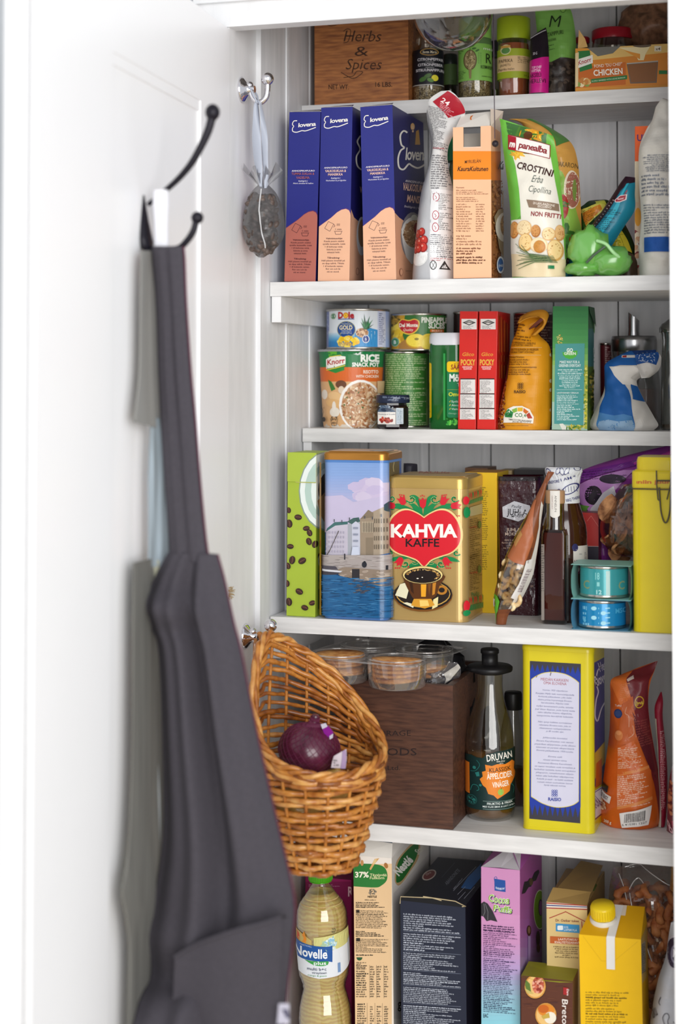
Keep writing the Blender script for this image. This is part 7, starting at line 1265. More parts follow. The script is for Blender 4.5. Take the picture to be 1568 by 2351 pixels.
# tan cereal box behind the purple one
Yv = .055
c = Carton(ZK, (558, 552), (864, 572), (864, 1400), (570, 1400), Yv, S6, .15)
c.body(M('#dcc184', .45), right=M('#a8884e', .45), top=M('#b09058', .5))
q = Cv(.45, seed=8); q.poly([(550, 552), (870, 560), (870, 605), (550, 598)], '#e6dccc').poly([(550, 552), (870, 572), (870, 580), (550, 560)], '#a8302a').poly([(550, 568), (870, 584), (870, 590), (550, 576)], '#3a4a8a').poly([(550, 588), (870, 600), (870, 608), (550, 596)], '#a8302a')
q.line([(582, 668), (700, 622)], 6, '#a8302a').line([(698, 618), (848, 694)], 6, '#a8302a').line([(820, 690), (826, 760)], 6, '#a8302a').text('Dr. Oetker tukee', 628, 800, 692, 18, '#7a2a22', .02, 0, 2).poly([(630, 706), (804, 718), (804, 778), (630, 764)], '#3a92c8').rect(642, 722, 684, 756, '#e8f0f4', r=8).text('SOS', 690, 722, 742, 15, '#e8f0f4').text('LAPSIKYLÄ', 690, 786, 760, 15, '#e8f0f4', .01, 0, 3).poly([(588, 800), (870, 818), (870, 868), (588, 852)], '#c2622a').text('LAATUTAKUU', 648, 788, 830, 16, '#f6e8d8', .03, 0, 2).text('KVALITETSGARANTI', 622, 812, 852, 16, '#f6e8d8', .03, 0, 2).para(612, 870, 804, 960, 6, '#6a5632', align='c', slope=.04)
c.front(q)
q = Cv(.5); q.poly([(716, 440), (960, 290), (1040, 330), (900, 520), (716, 520)], '#b89860').text('Vitalis', 800, 950, 470, 44, '#5a4028', .02, 0, -32).ell(788, 484, 56, 24, '#6a3048').ell(788, 484, 46, 17, '#c8b4b8').ell(906, 440, 34, 30, '#6a7a3a').poly([(880, 380), (950, 310), (985, 320), (925, 392)], '#b8a890')
c.top(q); t = c.part('cereal_box', 'tan cereal box wedged between the purple cereal box and yellow carton', 'cereal box')
m = MB(); w, h, d = c.w, c.h, c.d; m.add([(-w / 2, -.0004, h), (w / 2, -.0004, h), (w / 2, .03, h + .008), (-w / 2 + .004, .025, h + .011)], [(0, 1, 2, 3)], M('#b49458', .5)); m.add([(-w / 2 + .006, .03, h + .006), (w / 2, .034, h + .004), (w / 2 - .002, d, h + .008), (-w / 2 + .02, d, h + .012)], [(0, 1, 2, 3)], M('#a98a52', .5)); m.build('flap', t)
# cracker box with olive lid
Yb_ = .012
c = Carton(ZK, (372, 1052), (755, 1130), (752, 1449), (375, 1449), Yb_, S6, .05); c.h -= .004
c.body(M('#5e3426', .4), right=M('#8a6a4a', .4), top=M('#8c8a1e', .45)); q = Cv(.4, seed=3)
q.scatter(80, inrect(380, 1060, 750, 1560), 30, 3, ['#6a3d2c', '#54302a', '#64392a'], flat=True)
for cx_, cy_ in ((478, 1172), (557, 1380)): q.ell(cx_, cy_ + 4, 80, 92, '#3a1e16').ell(cx_, cy_, 78, 88, '#d89a4a').ell(cx_, cy_, 68, 78, '#ecc27a')
q.ell(500, 1160, 44, 62, '#b8543c').scatter(60, inell(500, 1160, 40, 58), 12, 8, ['#8e2f26', '#d87a60', '#c05a44', '#e8a890']).poly([(410, 1120), (440, 1150), (450, 1220), (420, 1210), (404, 1160)], '#5f7a34').poly([(400, 1180), (450, 1210), (470, 1225), (420, 1220)], '#c8b86a').ell(560, 1345, 60, 44, '#e08a2a').ell(540, 1335, 40, 30, '#c8641e').ell(590, 1400, 44, 44, '#efe8d8').poly([(525, 1390), (580, 1360), (588, 1400), (540, 1410)], '#c8a84a')
q.poly([(686, 1175), (722, 1180), (722, 1235), (686, 1228)], '#a8282c').text('Dare', 712, 760, 1188, 16, '#f0e4e0', .02, .1, 90).text('Breton', 678, 900, 1262, 42, '#f2e8e2', .01, .15, 90)
c.front(q); q = Cv(.45); q.poly([(552, 975), (580, 935), (806, 950), (806, 975), (775, 1010)], '#e4e0cc'); bx = 590
while bx < 790: q.line([(bx, 948), (bx - 28, 998)], BR.choice((2, 3, 5)), '#4a4430', True); bx += BR.choice((6, 8, 11))
c.top(q); t = c.part('cracker_box', 'small brown cracker box with olive green lid in front of the tan box', 'food box')
m = MB(); w, h = c.w, c.h; m.add([(-w / 2, -.001, h - .001), (-w / 4, -.0012, h - .003), (w / 4, -.0012, h - .003), (w / 2, -.001, h - .001), (w / 2, .05, h + .001), (-w / 2, .05, h + .001)], [(0, 1, 2, 3, 4, 5)], M('#8c8a1e', .45)); m.build('lid_flap', t)
# yellow juice carton with screw cap
Yj = .005
c = Carton(ZK, (806, 772), (1252, 830), (1276, 1449), (808, 1449), Yj, S6, .062); YJ = M('#eebd10', .35); w, d = c.w, c.d
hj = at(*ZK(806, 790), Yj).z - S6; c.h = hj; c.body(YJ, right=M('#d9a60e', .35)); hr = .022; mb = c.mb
mb.add([(-w / 2, 0, hj), (w / 2, 0, hj), (w / 2 - .002, d * .92, hj + hr), (-w / 2 + .010, d * .92, hj + hr)], [(0, 1, 2, 3)], M('#e0a80e', .35)); mb.add([(-w / 2, d, hj), (w / 2, d, hj), (w / 2 - .002, d * .93, hj + hr), (-w / 2 + .010, d * .93, hj + hr)], [(3, 2, 1, 0)], YJ); mb.add([(w / 2, 0, hj), (w / 2, d, hj), (w / 2 - .002, d * .92, hj + hr)], [(0, 1, 2)], YJ); mb.add([(-w / 2, 0, hj), (-w / 2 + .010, d * .92, hj + hr), (-w / 2, d, hj)], [(0, 1, 2)], YJ)
q = Cv(.35, seed=5); q.line([(830, 800), (968, 985), (1060, 985), (1235, 840)], 2, '#c99a0c').para(850, 1205, 1200, 1320, 6, '#6a5210', boldp=.2, slope=.02).para(850, 1325, 1190, 1440, 6, '#6a5210', boldp=.3, slope=.02).para(850, 1440, 1190, 1560, 6, '#6a5210'); c.front(q)
q = Cv(.4); q.poly([(1250, 720), (1300, 670), (1300, 1100), (1262, 1160)], '#c8a860').para(1262, 860, 1292, 1080, 14, '#4a4440', slope=-.6, fill=1).poly([(1262, 860), (1290, 830), (1290, 1050), (1262, 1090)], '#b8b0a0').para(1264, 860, 1290, 1080, 18, '#3a3430', slope=-.8, fill=1); c.side(q)
t = c.part('juice_carton', 'bright yellow juice carton with yellow screw cap and white strip', 'carton')
pj = lambda x, y, dy: at(*ZK(x, y), Yj + dy) - Vector(c.loc)
m = MB(); cxj = pj(1000, 640, .03); zc = hj + hr * .5; kc = 84 / ZK.k / F * 2.17; m.lathe([(kc * 1.12, -.004), (kc * 1.12, .002), (kc * 1.0, .003), (kc * 1.0, .005)], M('#e8e2d4', .4), 36); m.lathe([(kc, .004), (kc, .018), (kc * .93, .0205), (.001, .0205)], M('#f0cf18', .35, coat=.3), 36)
for i in range(30): a = 2 * PI * i / 30; m.tube([(kc * math.cos(a), kc * math.sin(a), .006), (kc * math.cos(a), kc * math.sin(a), .0175)], .0005, M('#e6c414', .35), 5)
m.build('screw_cap', t, (cxj.x, .030, zc), (math.radians(14), 0, 0))
m = MB(); x0_, x1_ = pj(1020, 900, 0).x, pj(1082, 900, 0).x; zb_ = pj(1050, 1045, 0).z; sl = hr / (d * .92); WS = M('#e6e4e2', .45)
rows_ = [(x0_, -.0012, zb_), (x0_ + .0005, -.0012, hj - .001), (x0_ + .001, -.0004, hj + .0012), (x0_ + .004, d * .9, hj + hr * .98 + .001)]
for (a, b) in zip(rows_[:-1], rows_[1:]): m.add([a, (a[0] + x1_ - x0_, a[1], a[2]), (b[0] + x1_ - x0_, b[1], b[2]), b], [(0, 1, 2, 3)], WS)
m.build('sealing_strip', t); m = MB(); m.add([(-w / 2 + .016, .02, hj + .0065), (.014, .02, hj + .0065), (.014, d * .9, hj + hr + .0006), (-w / 2 + .016, d * .9, hj + hr + .0006)], [(0, 1, 2, 3)], M('#e0d2c0', .5)); m.build('label', t)
# clear bag of rings
P = Pouch(ZK, [(1060, 290, 1560, 240, .004), (1040, 360, 1570, 330, .03), (1020, 500, 1580, 480, .055), (1040, 640, 1600, 640, .065), (1150, 800, 1600, 800, .07), (1180, 1000, 1600, 1000, .07), (1180, 1449, 1600, 1449, .07)], .15, None, wr=.007, wf=26, seed=101)
mb = MB(); P.body(mb, glass('#f0ece8', .06, .10, .9, .03, '#ffffff'), nu=22, nv=30); root = thing('snack_ring_bag', 'large clear bag of brown rings behind the yellow juice carton', 'food bag', P.org)
mb.build('bag_body', root)
for L in ([(1180, 235), (1330, 310), (1480, 400)], [(1190, 420), (1215, 375), (1250, 350), (1290, 380)], [(1195, 440), (1220, 540), (1250, 600)], [(1100, 330), (1150, 420), (1200, 560)], [(1330, 820), (1370, 950), (1400, 1100)]): m = MB(); m.tube([P.S(*[max(0, min(1, a)) for a in P.tov(x, y)], .001) for x, y in smooth_pts(L, 5)], .0008, glass('#ffffff', .1, .5, 1, .5, '#f4f4f4'), 5); m.build('fold_highlight', root)
RG = M2('#a4582c', '#d08a54', .6, nscale=60, bump=.3); protos = []
for k in range(3):
    m = MB(); n1, n2 = 14, 7; G = []
    for i in range(n1):
        a = 2 * PI * i / n1 * (1 if k < 2 else .8); R0 = .0105 * (1 + .15 * math.sin(3 * a + k)); rr_ = .0042 + .0006 * math.sin(5 * a)
        G.append([((R0 + rr_ * math.cos(b)) * math.cos(a), (R0 + rr_ * math.cos(b)) * math.sin(a), rr_ * 1.3 * math.sin(b) + .002 * math.sin(2 * a + k)) for b in [2 * PI * j / n2 for j in range(n2)]])
    if k < 2: G.append(G[0])
    m.loft(G, RG, True, k == 2); protos.append(m)
protos = [p.build('snack_ring') for p in protos]; n = 0; RR = random.Random(21)
for layer, dy in ((0, -.022), (1, -.004)):
    for i in range(60):
        x = RR.uniform(1060, 1540); y = RR.uniform(400, 1449)
        if y < 600 and (x < 1070 or y < 420 + abs(x - 1330) * .12): continue
        if y > 640 and x < 1250 and y > 700: x = 1260 + RR.uniform(0, 280)
        o = protos[n] if n < 3 else protos[n % 3].copy()
        if n >= 3: COL.objects.link(o)
        n += 1; o.location = at(*ZK(x, y), .15 + dy + RR.uniform(-.006, .006)); o.rotation_euler = (RR.uniform(.4, 2.4), RR.uniform(-.8, .8), RR.uniform(0, 6)); k = RR.uniform(.8, 1.15); o.scale = (k, k, k)
        tag(o, 'brown baked ring in the large clear bag behind the yellow juice carton', 'snack', 'brown rings in the clear bag')
# white bag at the lower right and golden foil bag above it
P = Pouch(ZK, [(1480, 700, 1600, 680, .004), (1462, 800, 1620, 790, .03), (1440, 950, 1640, 950, .05), (1390, 1100, 1660, 1100, .06), (1350, 1280, 1680, 1280, .07), (1325, 1449, 1700, 1449, .07), (1320, 1560, 1700, 1560, .07)], .04, S6, wr=.006, wf=26, seed=111)
mb = MB(); P.body(mb, M('#c9cbd2', .5), nu=20, nv=30); q = Cv(.5); q.ell(1520, 880, 78, 110, '#c8c4cc').ell(1525, 880, 70, 98, '#3a2c44').ell(1530, 885, 40, 62, '#8a849a').ell(1534, 885, 30, 50, '#3a2c44').text('M', 1508, 1540, 905, 50, '#d8d4dc', .02).text('Maku', 1340, 1440, 1400, 60, '#4a4248', 0, .2, -52)
for L in ([(1440, 1330), (1455, 1300), (1480, 1295), (1490, 1320), (1480, 1350), (1500, 1400), (1510, 1449)], [(1440, 1330), (1450, 1360), (1460, 1380), (1440, 1410), (1445, 1449)], [(1420, 1200), (1405, 1240), (1420, 1250)], [(1520, 1350), (1540, 1380), (1530, 1420)]): q.line(smooth_pts(L, 4), 5, '#3a3540')
P.print(mb, q); P.done(mb, 'white_bag', 'pale bag with dark round emblem at the bottom right corner', 'bag')
P = Pouch(ZK, [(1500, 180, 1560, 178, .004), (1485, 240, 1600, 230, .02), (1478, 350, 1620, 350, .03), (1474, 450, 1620, 450, .035), (1500, 560, 1620, 560, .035), (1500, 1449, 1620, 1449, .035)], .078, S6, wr=.008, wf=60, seed=121)
mb = MB(); P.body(mb, M('#b8862e', .22, .5), nu=16, nv=30); q = Cv(.3); q.poly([(1480, 520), (1640, 520), (1640, 760), (1480, 760)], '#7a5a3a'); P.print(mb, q); P.done(mb, 'gold_foil_bag', 'shiny golden foil bag at the right edge above the pale bag', 'food bag')
# water bottle
prof = [(62, 455), (62, 480), (86, 520), (128, 580), (165, 630), (186, 690), (190, 740), (190, 800), (184, 830), (190, 860), (193, 980), (190, 1110), (182, 1160), (160, 1225), (156, 1270), (172, 1330), (188, 1400), (196, 1480), (196, 1600), (176, 1680)]
r = Round(ZJ, 362, prof, .045, S6); t = r.root('water_bottle', 'clear plastic bottle of yellow drink with green cap and label', 'bottle', lean=math.radians(-1.2)); r.t.rotation_euler = (0, math.radians(-2.0), r.face)
r.q = [(a, z) for a, z in r.q]; zoff = S6 - r.zb
if True:
    # the foot of the bottle stands on the shelf below the picture
    r.q = [(a, z - zoff) for a, z in r.q]; r.q[-1] = (r.q[-1][0], 0); r.H = r.q[0][1]; oz = r.zof; r.zof = lambda y: oz(y) - zoff
m = r.mb; Q = list(reversed(r.q)); PR = []
for (r0, a), (r1, b) in zip(Q[:-1], Q[1:]):
    for i in range(4): f = i / 4; zz_ = a + (b - a) * f; PR.append((r0 + (r1 - r0) * f + (.0003 * math.sin(zz_ * 900) if zz_ < r.zof(1150) or zz_ > r.zof(830) else 0), zz_))
PR.append((Q[-1][0], Q[-1][1])); m.lathe(PR, glass('#f2f0e0', .03, .10, .95), 56, cap=False); m.build('bottle_body', t)
m = MB(); zl = r.zof(545)
def liquid(h):
    mm = bpy.data.materials.new('drink'); mm.use_nodes = True; n = mm.node_tree.nodes; L = mm.node_tree.links; b = n['Principled BSDF']; b.inputs['Base Color'].default_value = [*rgb('#e8c060'), 1]; b.inputs['Roughness'].default_value = .05; b.inputs['Transmission Weight'].default_value = .25; b.inputs['IOR'].default_value = 1.2
    tc = n.new('ShaderNodeTexCoord'); wv = n.new('ShaderNodeTexWave'); wv.inputs['Scale'].default_value = 60; wv.inputs['Distortion'].default_value = 6; wv.bands_direction = 'Z'; L.new(tc.outputs['Object'], wv.inputs['Vector'])
    cr = n.new('ShaderNodeValToRGB'); cr.color_ramp.elements[0].color = [*rgb('#e6c488'), 1]; cr.color_ramp.elements[1].color = [*rgb('#faeaa4'), 1]; L.new(wv.outputs[0], cr.inputs[0]); L.new(cr.outputs[0], b.inputs['Base Color'])
    bp = n.new('ShaderNodeBump'); bp.inputs['Strength'].default_value = .2; bp.inputs['Distance'].default_value = .002; L.new(wv.outputs[0], bp.inputs['Height']); L.new(bp.outputs[0], b.inputs['Normal']); return mm
m.lathe([(.001, .002)] + [(max(a - .0018, .001), z + .002) for a, z in PR if z < zl] + [(r.rad(zl) - .0018, zl), (.001, zl)], liquid(0)); m.build('drink', t)
m = MB(); kk = r.k; z = r.zof; m.lathe([(80 * kk, z(456)), (88 * kk, z(452)), (88 * kk, z(365)), (82 * kk, z(345)), (.001, z(343))], M('#4fae18', .35), 36); m.lathe([(84 * kk, z(462)), (84 * kk, z(458)), (.04 * kk, z(458))], M('#4fae18', .4), 36); [m.tube([(88 * kk * math.cos(a), 88 * kk * math.sin(a), z(450)), (88 * kk * math.cos(a), 88 * kk * math.sin(a), z(370))], .0006, M('#48a016', .4), 5) for a in [2 * PI * i / 32 for i in range(32)]]; m.build('screw_cap', t)
q = Cv(.35); q.poly([(170, 870), (300, 885), (430, 905), (560, 890), (560, 1060), (470, 1120), (330, 1130), (180, 1100)], '#e6ebf2').poly([(170, 790), (200, 800), (285, 850), (285, 885), (170, 875)], '#c9b06a').poly([(180, 800), (205, 830), (200, 868), (176, 866)], '#c8502a').poly([(215, 830), (232, 790), (248, 850), (245, 875), (212, 870)], '#e8902a').poly([(300, 830), (550, 790), (555, 895), (430, 925), (300, 895)], '#d8d48a').scatter(50, inell(410, 880, 50, 46), 16, 8, ['#b8d8e0', '#8fc0d8', '#dcecf0', '#a8c8a8']).text('0,5', 452, 485, 800, 24, '#3a4a3a', 0, 0, -75)
q.poly([(170, 865), (300, 885), (395, 893), (432, 890), (428, 1010), (395, 1000), (180, 990)], '#1c56a2').text('HARTWALL', 200, 286, 896, 11, '#b8c8e0', .02, 0, 2).text('Novelle', 160, 394, 970, 66, '#f2f6fa', .03, 0, 2).poly(smooth_pts([(230, 996), (300, 1000), (398, 1000), (380, 1030), (300, 1028), (230, 996)], 4), '#3aa04a').poly([(290, 998), (398, 1000), (396, 1026), (292, 1030)], '#3aa04a').text('plus', 296, 384, 1024, 26, '#f2f6fa', .02).text('multi b+c', 248, 384, 1068, 22, '#2c3a5a', .01).text('vireyteen', 280, 384, 1092, 16, '#2c3a5a', .01, .1).text('mango & guava', 250, 384, 1112, 12, '#5aa060', 0, .1).rect(465, 1025, 484, 1096, '#7a9ac8').poly([(540, 880), (556, 870), (560, 1050), (540, 1060)], '#c8ccd4')
m = MB(); r.print(m, q, .0005); m.build('label', t)
# ------------------------------------------------------------------ chrome hooks on the left jamb
def chrome_hook(px, py, label):
    b = onx(px, py, -.006); t = thing('chrome_hook', label, 'hook', b); k = 1 / 2.904 / F * 2.02
    m = MB(); prof = [(.0001, 0), (.0155, 0), (.0165, .0015), (.0145, .004), (.009, .0075), (.0055, .012), (.0045, .018)]
    rings = [[(z, r * math.cos(a), r * math.sin(a)) for a in [2 * PI * i / 28 for i in range(28)]] for r, z in prof]; m.loft(rings, CHROME); m.build('wall_plate', t)
    z2 = lambda x, y: at(px + (x - 100) / 2.904, py + (y - 138) / 2.904, b.y) - b
    m = MB(); m.tube([(.010, 0, 0), z2(150, 128)], .0042, CHROME, 10); m.ball(z2(152, 108), .0052, CHROME); m.tube(smooth_pts([z2(152, 105), z2(158, 140), z2(172, 185), z2(205, 218), z2(240, 214), z2(266, 180), z2(274, 130), z2(274, 88)], 5), .0036, CHROME, 10)
    m.ball(z2(274, 92), .0052, CHROME, sc=(1, 1, .5)); m.ball(z2(272, 65), .0082, CHROME, 20, 12); m.build('hook_arm', t); return t, z2, b
hk1, hz1, hb1 = chrome_hook(554.5, 206.5, 'polished chrome hook near the top of the left jamb, holding a ribbon')
hk2, hz2, hb2 = chrome_hook(562, 1461, 'polished chrome hook the wicker basket hangs from')
# sachet on a ribbon
sy = hb1.y - .001
P = Pouch(ZB, [(208, 770, 282, 770, .01), (165, 815, 325, 815, .02), (135, 870, 355, 870, .032), (112, 960, 380, 955, .042), (106, 1060, 388, 1060, .045), (120, 1140, 375, 1130, .04), (160, 1200, 330, 1190, .028), (215, 1252, 250, 1252, .006)], sy, None, wr=.003, wf=50, seed=131, pw=2.2)
t = thing('bean_sachet', 'sheer grey sachet of coffee beans hanging on a silver ribbon from the upper hook', 'sachet', P.org)
mb = MB(); P.body(mb, glass('#d4d3d5', .3, .04, .6, .07, '#b9b8ba'), nu=24, nv=30); P.print(mb, Cv().line([(252, 800), (262, 950), (275, 1100), (282, 1195)], 7, M('#c8c8ca', .5)), extra=.001)
G = [[P.S(u / 14, 0, 0, -1) + Vector(((u / 14 - .5) * .02 * j, -.004 * math.sin(u * 2.3) * j, .010 * j + .004 * j * math.sin(u * 1.7))) for u in range(15)] for j in (0, 1, 2)]
mb.add(G[0] + G[1] + G[2], [(i + 15 * j, i + 1 + 15 * j, i + 16 + 15 * j, i + 15 + 15 * j) for j in (0, 1) for i in range(14)], glass('#d4d3d5', .3, .04, .6, .07, '#b9b8ba'), True); mb.build('organza_bag', t)
SR = random.Random(77); m = MB(); BEAN = M2('#3a2d28', '#6a5a52', .5, nscale=90)
for i in range(230):
    u, v = SR.uniform(.16, .84), SR.uniform(.24, .9); a = P.S(u, v, -.003, -1); b = P.S(u, v, -.003, 1); p = a.lerp(b, SR.uniform(0, .5))
    from mathutils import Euler
    m.ball(p, .0052, BEAN, 8, 6, (1.25, .65, .85), rot=Euler((SR.uniform(0, 6), SR.uniform(0, 6), 0)).to_matrix())
o = m.build('coffee_beans', t); tag(o, kind='stuff')
m = MB(); RB = M('#aeb4c2', .35, sheen=.3); zz = lambda x, y, dy=0: at(*ZB(x, y), sy + dy) - P.org
for L in ([(196, 206, 208, 206), (182, 240, 214, 240), (176, 330, 222, 330), (170, 450, 228, 450), (182, 600, 236, 600), (205, 700, 242, 700), (222, 790, 250, 790)], [(208, 206, 220, 206), (218, 240, 238, 240), (226, 330, 256, 330), (232, 450, 274, 450), (238, 600, 276, 600), (250, 700, 280, 700), (252, 790, 276, 790)]):
    S_ = smooth_pts(L, 4); w0 = L[0][0] > 200; n = len(S_)
    G = [zz(a, b, -.004 - .003 * math.sin(i * .3) - .002 * w0) for i, (a, b, c_, d_) in enumerate(S_)] + [zz((a + c_) / 2, b, -.007) for a, b, c_, d_ in S_] + [zz(c_, d_, -.003 + .003 * math.sin(i * .3)) for i, (a, b, c_, d_) in enumerate(S_)]
    m.add(G, [(i + n * j, i + n * (j + 1), i + 1 + n * (j + 1), i + 1 + n * j) for j in (0, 1) for i in range(n - 1)], RB, True)
m.tube(smooth_pts([zz(150, 108, .006), zz(176, 130, .007), zz(200, 165, .006), zz(210, 200, 0), zz(206, 222, -.006), zz(190, 190, -.008), zz(172, 150, -.008), zz(150, 112, -.006)], 4), .0012, RB, 6); m.build('ribbon', t)

# ------------------------------------------------------------------ wicker basket
BY = -.122; BC = at(728, 1745, BY); Rr = 150 * .000536
BR0 = Vector((BC.x, BY, at(728, 1992, BY).z)); bz = lambda y: at(728, y, BY).z - BR0.z
WV = [M2(a, b, .38, (40, 40, 40), 2.2, 6, .3, .75, coat=.25) for a, b in (('#834417', '#c98133'), ('#a05c20', '#db9642'), ('#b87230', '#e8b164'), ('#6a3512', '#a8621f'))]
root = thing('wicker_basket', 'honey brown wicker basket with tall back hanging on the jamb, onion inside', 'basket', BR0)
tab = [(-40, 1738), (0, 1716), (20, 1692), (37, 1662), (58, 1610), (78, 1562), (100, 1520), (125, 1484), (147, 1466), (165, 1490), (180, 1560), (198, 1640), (216, 1696), (240, 1732), (270, 1748), (300, 1750), (320, 1738)]
def rimy(ps):
    ps = ps % 360
    if ps > 320: ps -= 360
    for (a, ya), (b, yb) in zip(tab[:-1], tab[1:]):
        if a <= ps <= b: f = (ps - a) / (b - a); f = f * f * (3 - 2 * f) * .3 + f * .7; return ya + (yb - ya) * f
    return 1740
zlow, ztop = bz(1768), bz(1466)
def brad(z):
    f = max(0, min(1, z / zlow)); r = .042 + (Rr - .042) * (f ** .8)
    if z > zlow: r = Rr * (1 - .10 * ((z - zlow) / (ztop - zlow)) ** 2)
    return r
def bpt(ps, z, off=0):
    a = math.radians(ps) + YAW; r = brad(z) + off; return Vector((r * math.cos(a), r * math.sin(a) * .97, z))
NS = 18; BRN_ = random.Random(9); weave = MB(); rows = 13
for k in range(rows + 1):
    zk = .006 + (zlow - .008) * k / rows; par = k % 2; parts = 3; s0 = BRN_.uniform(0, 360)
    for seg in range(parts):
        a0 = s0 + seg * 360 / parts - 4; a1 = a0 + 360 / parts + 14; n = 46; pts = []; jz = BRN_.uniform(-.0012, .0012); sl = BRN_.uniform(-.0016, .0016); r0 = .0033 * BRN_.uniform(.85, 1.15)
        for i in range(n):
            ps = a0 + (a1 - a0) * i / (n - 1); w_ = math.cos(math.radians(ps) * NS / 2 + PI * par)
            pts.append(bpt(ps, max(.003, zk + jz + sl * (i / n * 2 - 1) + .0006 * math.sin(ps * .11 + k)), .0032 * w_))
        weave.tube(pts, [r0 * (1 - .35 * (i < 2 or i > n - 3)) * (1 + .08 * math.sin(i * 1.9 + k)) for i in range(n)], WV[BRN_.choice((0, 1, 1, 2, 2))], 8)
K = 15
for k in range(1, K):
    f = k / K; zz_ = lambda ps: zlow + (bz(rimy(ps)) - zlow) * f
    live = [ps for ps in range(-40, 321, 3) if (bz(rimy(ps)) - zlow) / K > .0026 + .0008 * (k % 3)]
    if k % 3 == 0: live = list(range(-40, 321, 3))
    n = len(live); cut = BRN_.choice((None, None, BRN_.randint(8, max(9, n - 8)))); r0 = .0029 * BRN_.uniform(.85, 1.2); jj = BRN_.uniform(-.0015, .0015)
    for L in ([live] if cut is None else [live[:cut + 2], live[cut - 1:]]):
        if len(L) < 4: continue
        L = [a + j * 1.0 for a in L for j in (0, 1.5)]; mt_ = WV[BRN_.choice((0, 1, 1, 2, 3))]
        pts = [bpt(ps, zz_(ps) + jj + .0016 * noise.noise(Vector((ps * .03, k * 3.3, 0))), .0034 * math.cos(math.radians(ps) * NS / 2 + PI * (k % 2)) - .0008) for ps in L]
        weave.tube(pts, [r0 * (1 + .1 * math.sin(i * .7 + k)) for i in range(len(pts))], mt_, 8)
# base plate of the basket
for k in range(5): weave.tube([(.008 * (k + .6) * math.cos(a), .008 * (k + .6) * math.sin(a), .0028 + .001 * math.cos(8 * a + PI * k)) for a in [2 * PI * i / 40 for i in range(41)]], .003, WV[k % 3], 6)
weave.build('weave', root)
st = MB()
for s in range(NS):
    ps = 360 / NS * s; zt_ = bz(rimy(ps)) - .002
    st.tube([Vector((0, 0, .003)), bpt(ps, .003) * .5, *[bpt(ps, .003 + (zt_ - .003) * i / 14) for i in range(15)]], .0021, WV[1], 7)
st.build('stakes', root)
rm = MB()
for q_, (tw, rr_, mt_) in enumerate(((0, .0030, 1), (2.1, .0032, 2), (4.2, .0028, 0))):
    pts = []
    for i in range(181):
        ps = -40 + 2 * i; z = bz(rimy(ps)); a = math.radians(ps) * 9 + tw; pts.append(bpt(ps, z + .0034 * math.sin(a), .0034 * math.cos(a)))
    rm.tube(pts, rr_, WV[mt_], 8)
for q_ in range(2): rm.tube([bpt(ps, bz(rimy(ps)) - .009 - .005 * q_ + .0015 * math.sin(ps * .05 + q_), .003 * math.cos(math.radians(ps) * 3 + q_ * 2)) for ps in range(-40, 322, 3)], .0031, WV[2 - q_], 8)
rm.build('rim', root)
hp = MB(); hv = lambda x, y, dy: hz2(x, y) + hb2 - BR0 + Vector((0, dy, 0))
ap = bpt(147, bz(1466))
for j, (dx, dy) in enumerate(((0, 0), (.004, .005), (-.003, .004))): hp.tube(smooth_pts([bpt(128, bz(rimy(128)), .002), hv(238, 190, -.006 + dy), hv(205, 120 + 8 * j, dy - .002), hv(175, 170, dy), bpt(172, bz(rimy(172)), .002), bpt(190, bz(rimy(190)), .003)], 6), .0032, WV[(j + 1) % 3], 8)
hp.build('hanging_loop', root)
# onions in the basket
def onion(px, py, r, Y, label, c1, c2, net, sc=1.0):
    c = at(px, py, Y); t = thing('onion', label, 'onion', (c.x, Y, c.z - r * .85), (math.radians(8), math.radians(10), .3)); m = MB()
    prof = [(.001, 0), (r * .3, r * .03), (r * .75, r * .3), (r * .97, r * .66), (r, r * .9), (r * .93, r * 1.2), (r * .7, r * 1.5), (r * .35, r * 1.68), (r * .16, r * 1.8), (r * .12, r * 2.05), (.001, r * 2.08)]
    prof = smooth_pts(prof, 4); m.lathe([(max(a, .0005), z) for a, z in prof], M2(c1, c2, .3, (30, 30, 4), 2.5, 5, .3, .7, coat=.4), 40); m.build('bulb', t)
    if net:
        m = MB(); NT = M('#6a2444', .5)
        for s in (-1, 1):
            for k in range(26):
                a0 = 2 * PI * k / 26; m.tube([((q[0] + .0006) * math.cos(a0 + s * q[1] / r * 1.1), (q[0] + .0006) * math.sin(a0 + s * q[1] / r * 1.1), q[1]) for q in prof[3:-5]], .00035, NT, 4, False)
        m.build('net', t)
    return t, c
to, co = onion(700, 1720, .0375, -.125, 'red onion in a purple net with a shiny clip, lying in the wicker basket', '#3f1226', '#5e1c38', True)
m = MB(); cc_ = at(735, 1672, -.125); inv = mat4(to.location, to.rotation_euler).inverted()
L2 = lambda x, y, dy=0: inv @ at(x, y, -.135 + dy)
m.tube([L2(708, 1672), L2(722, 1668), L2(738, 1667)], [.007, .0045, .0035], M('#5a1c3a', .5), 8); m.build('net_end', to)
m = MB(); V = [L2(736, 1664, -.004), L2(754, 1668, -.004), L2(765, 1682, -.004), L2(758, 1696, -.004), L2(744, 1684, -.004)]; m.add(V + [v + Vector((0, .003, 0)) for v in V], [(0, 1, 2, 3, 4), (9, 8, 7, 6, 5)] + [(i, (i + 1) % 5, 5 + (i + 1) % 5, 5 + i) for i in range(5)], M('#8a1f8e', .3))
V = [L2(736, 1663, -.0046), L2(748, 1660, -.0046), L2(752, 1668, -.0046), L2(740, 1674, -.0046)]; m.add(V, [(0, 1, 2, 3)], M('#cfcad8', .3)); V = [L2(756, 1690, -.0046), L2(765, 1684, -.0046), L2(764, 1694, -.0046), L2(757, 1698, -.0046)]; m.add(V, [(0, 1, 2, 3)], M('#cfcad8', .3)); m.build('clip_tag', to)
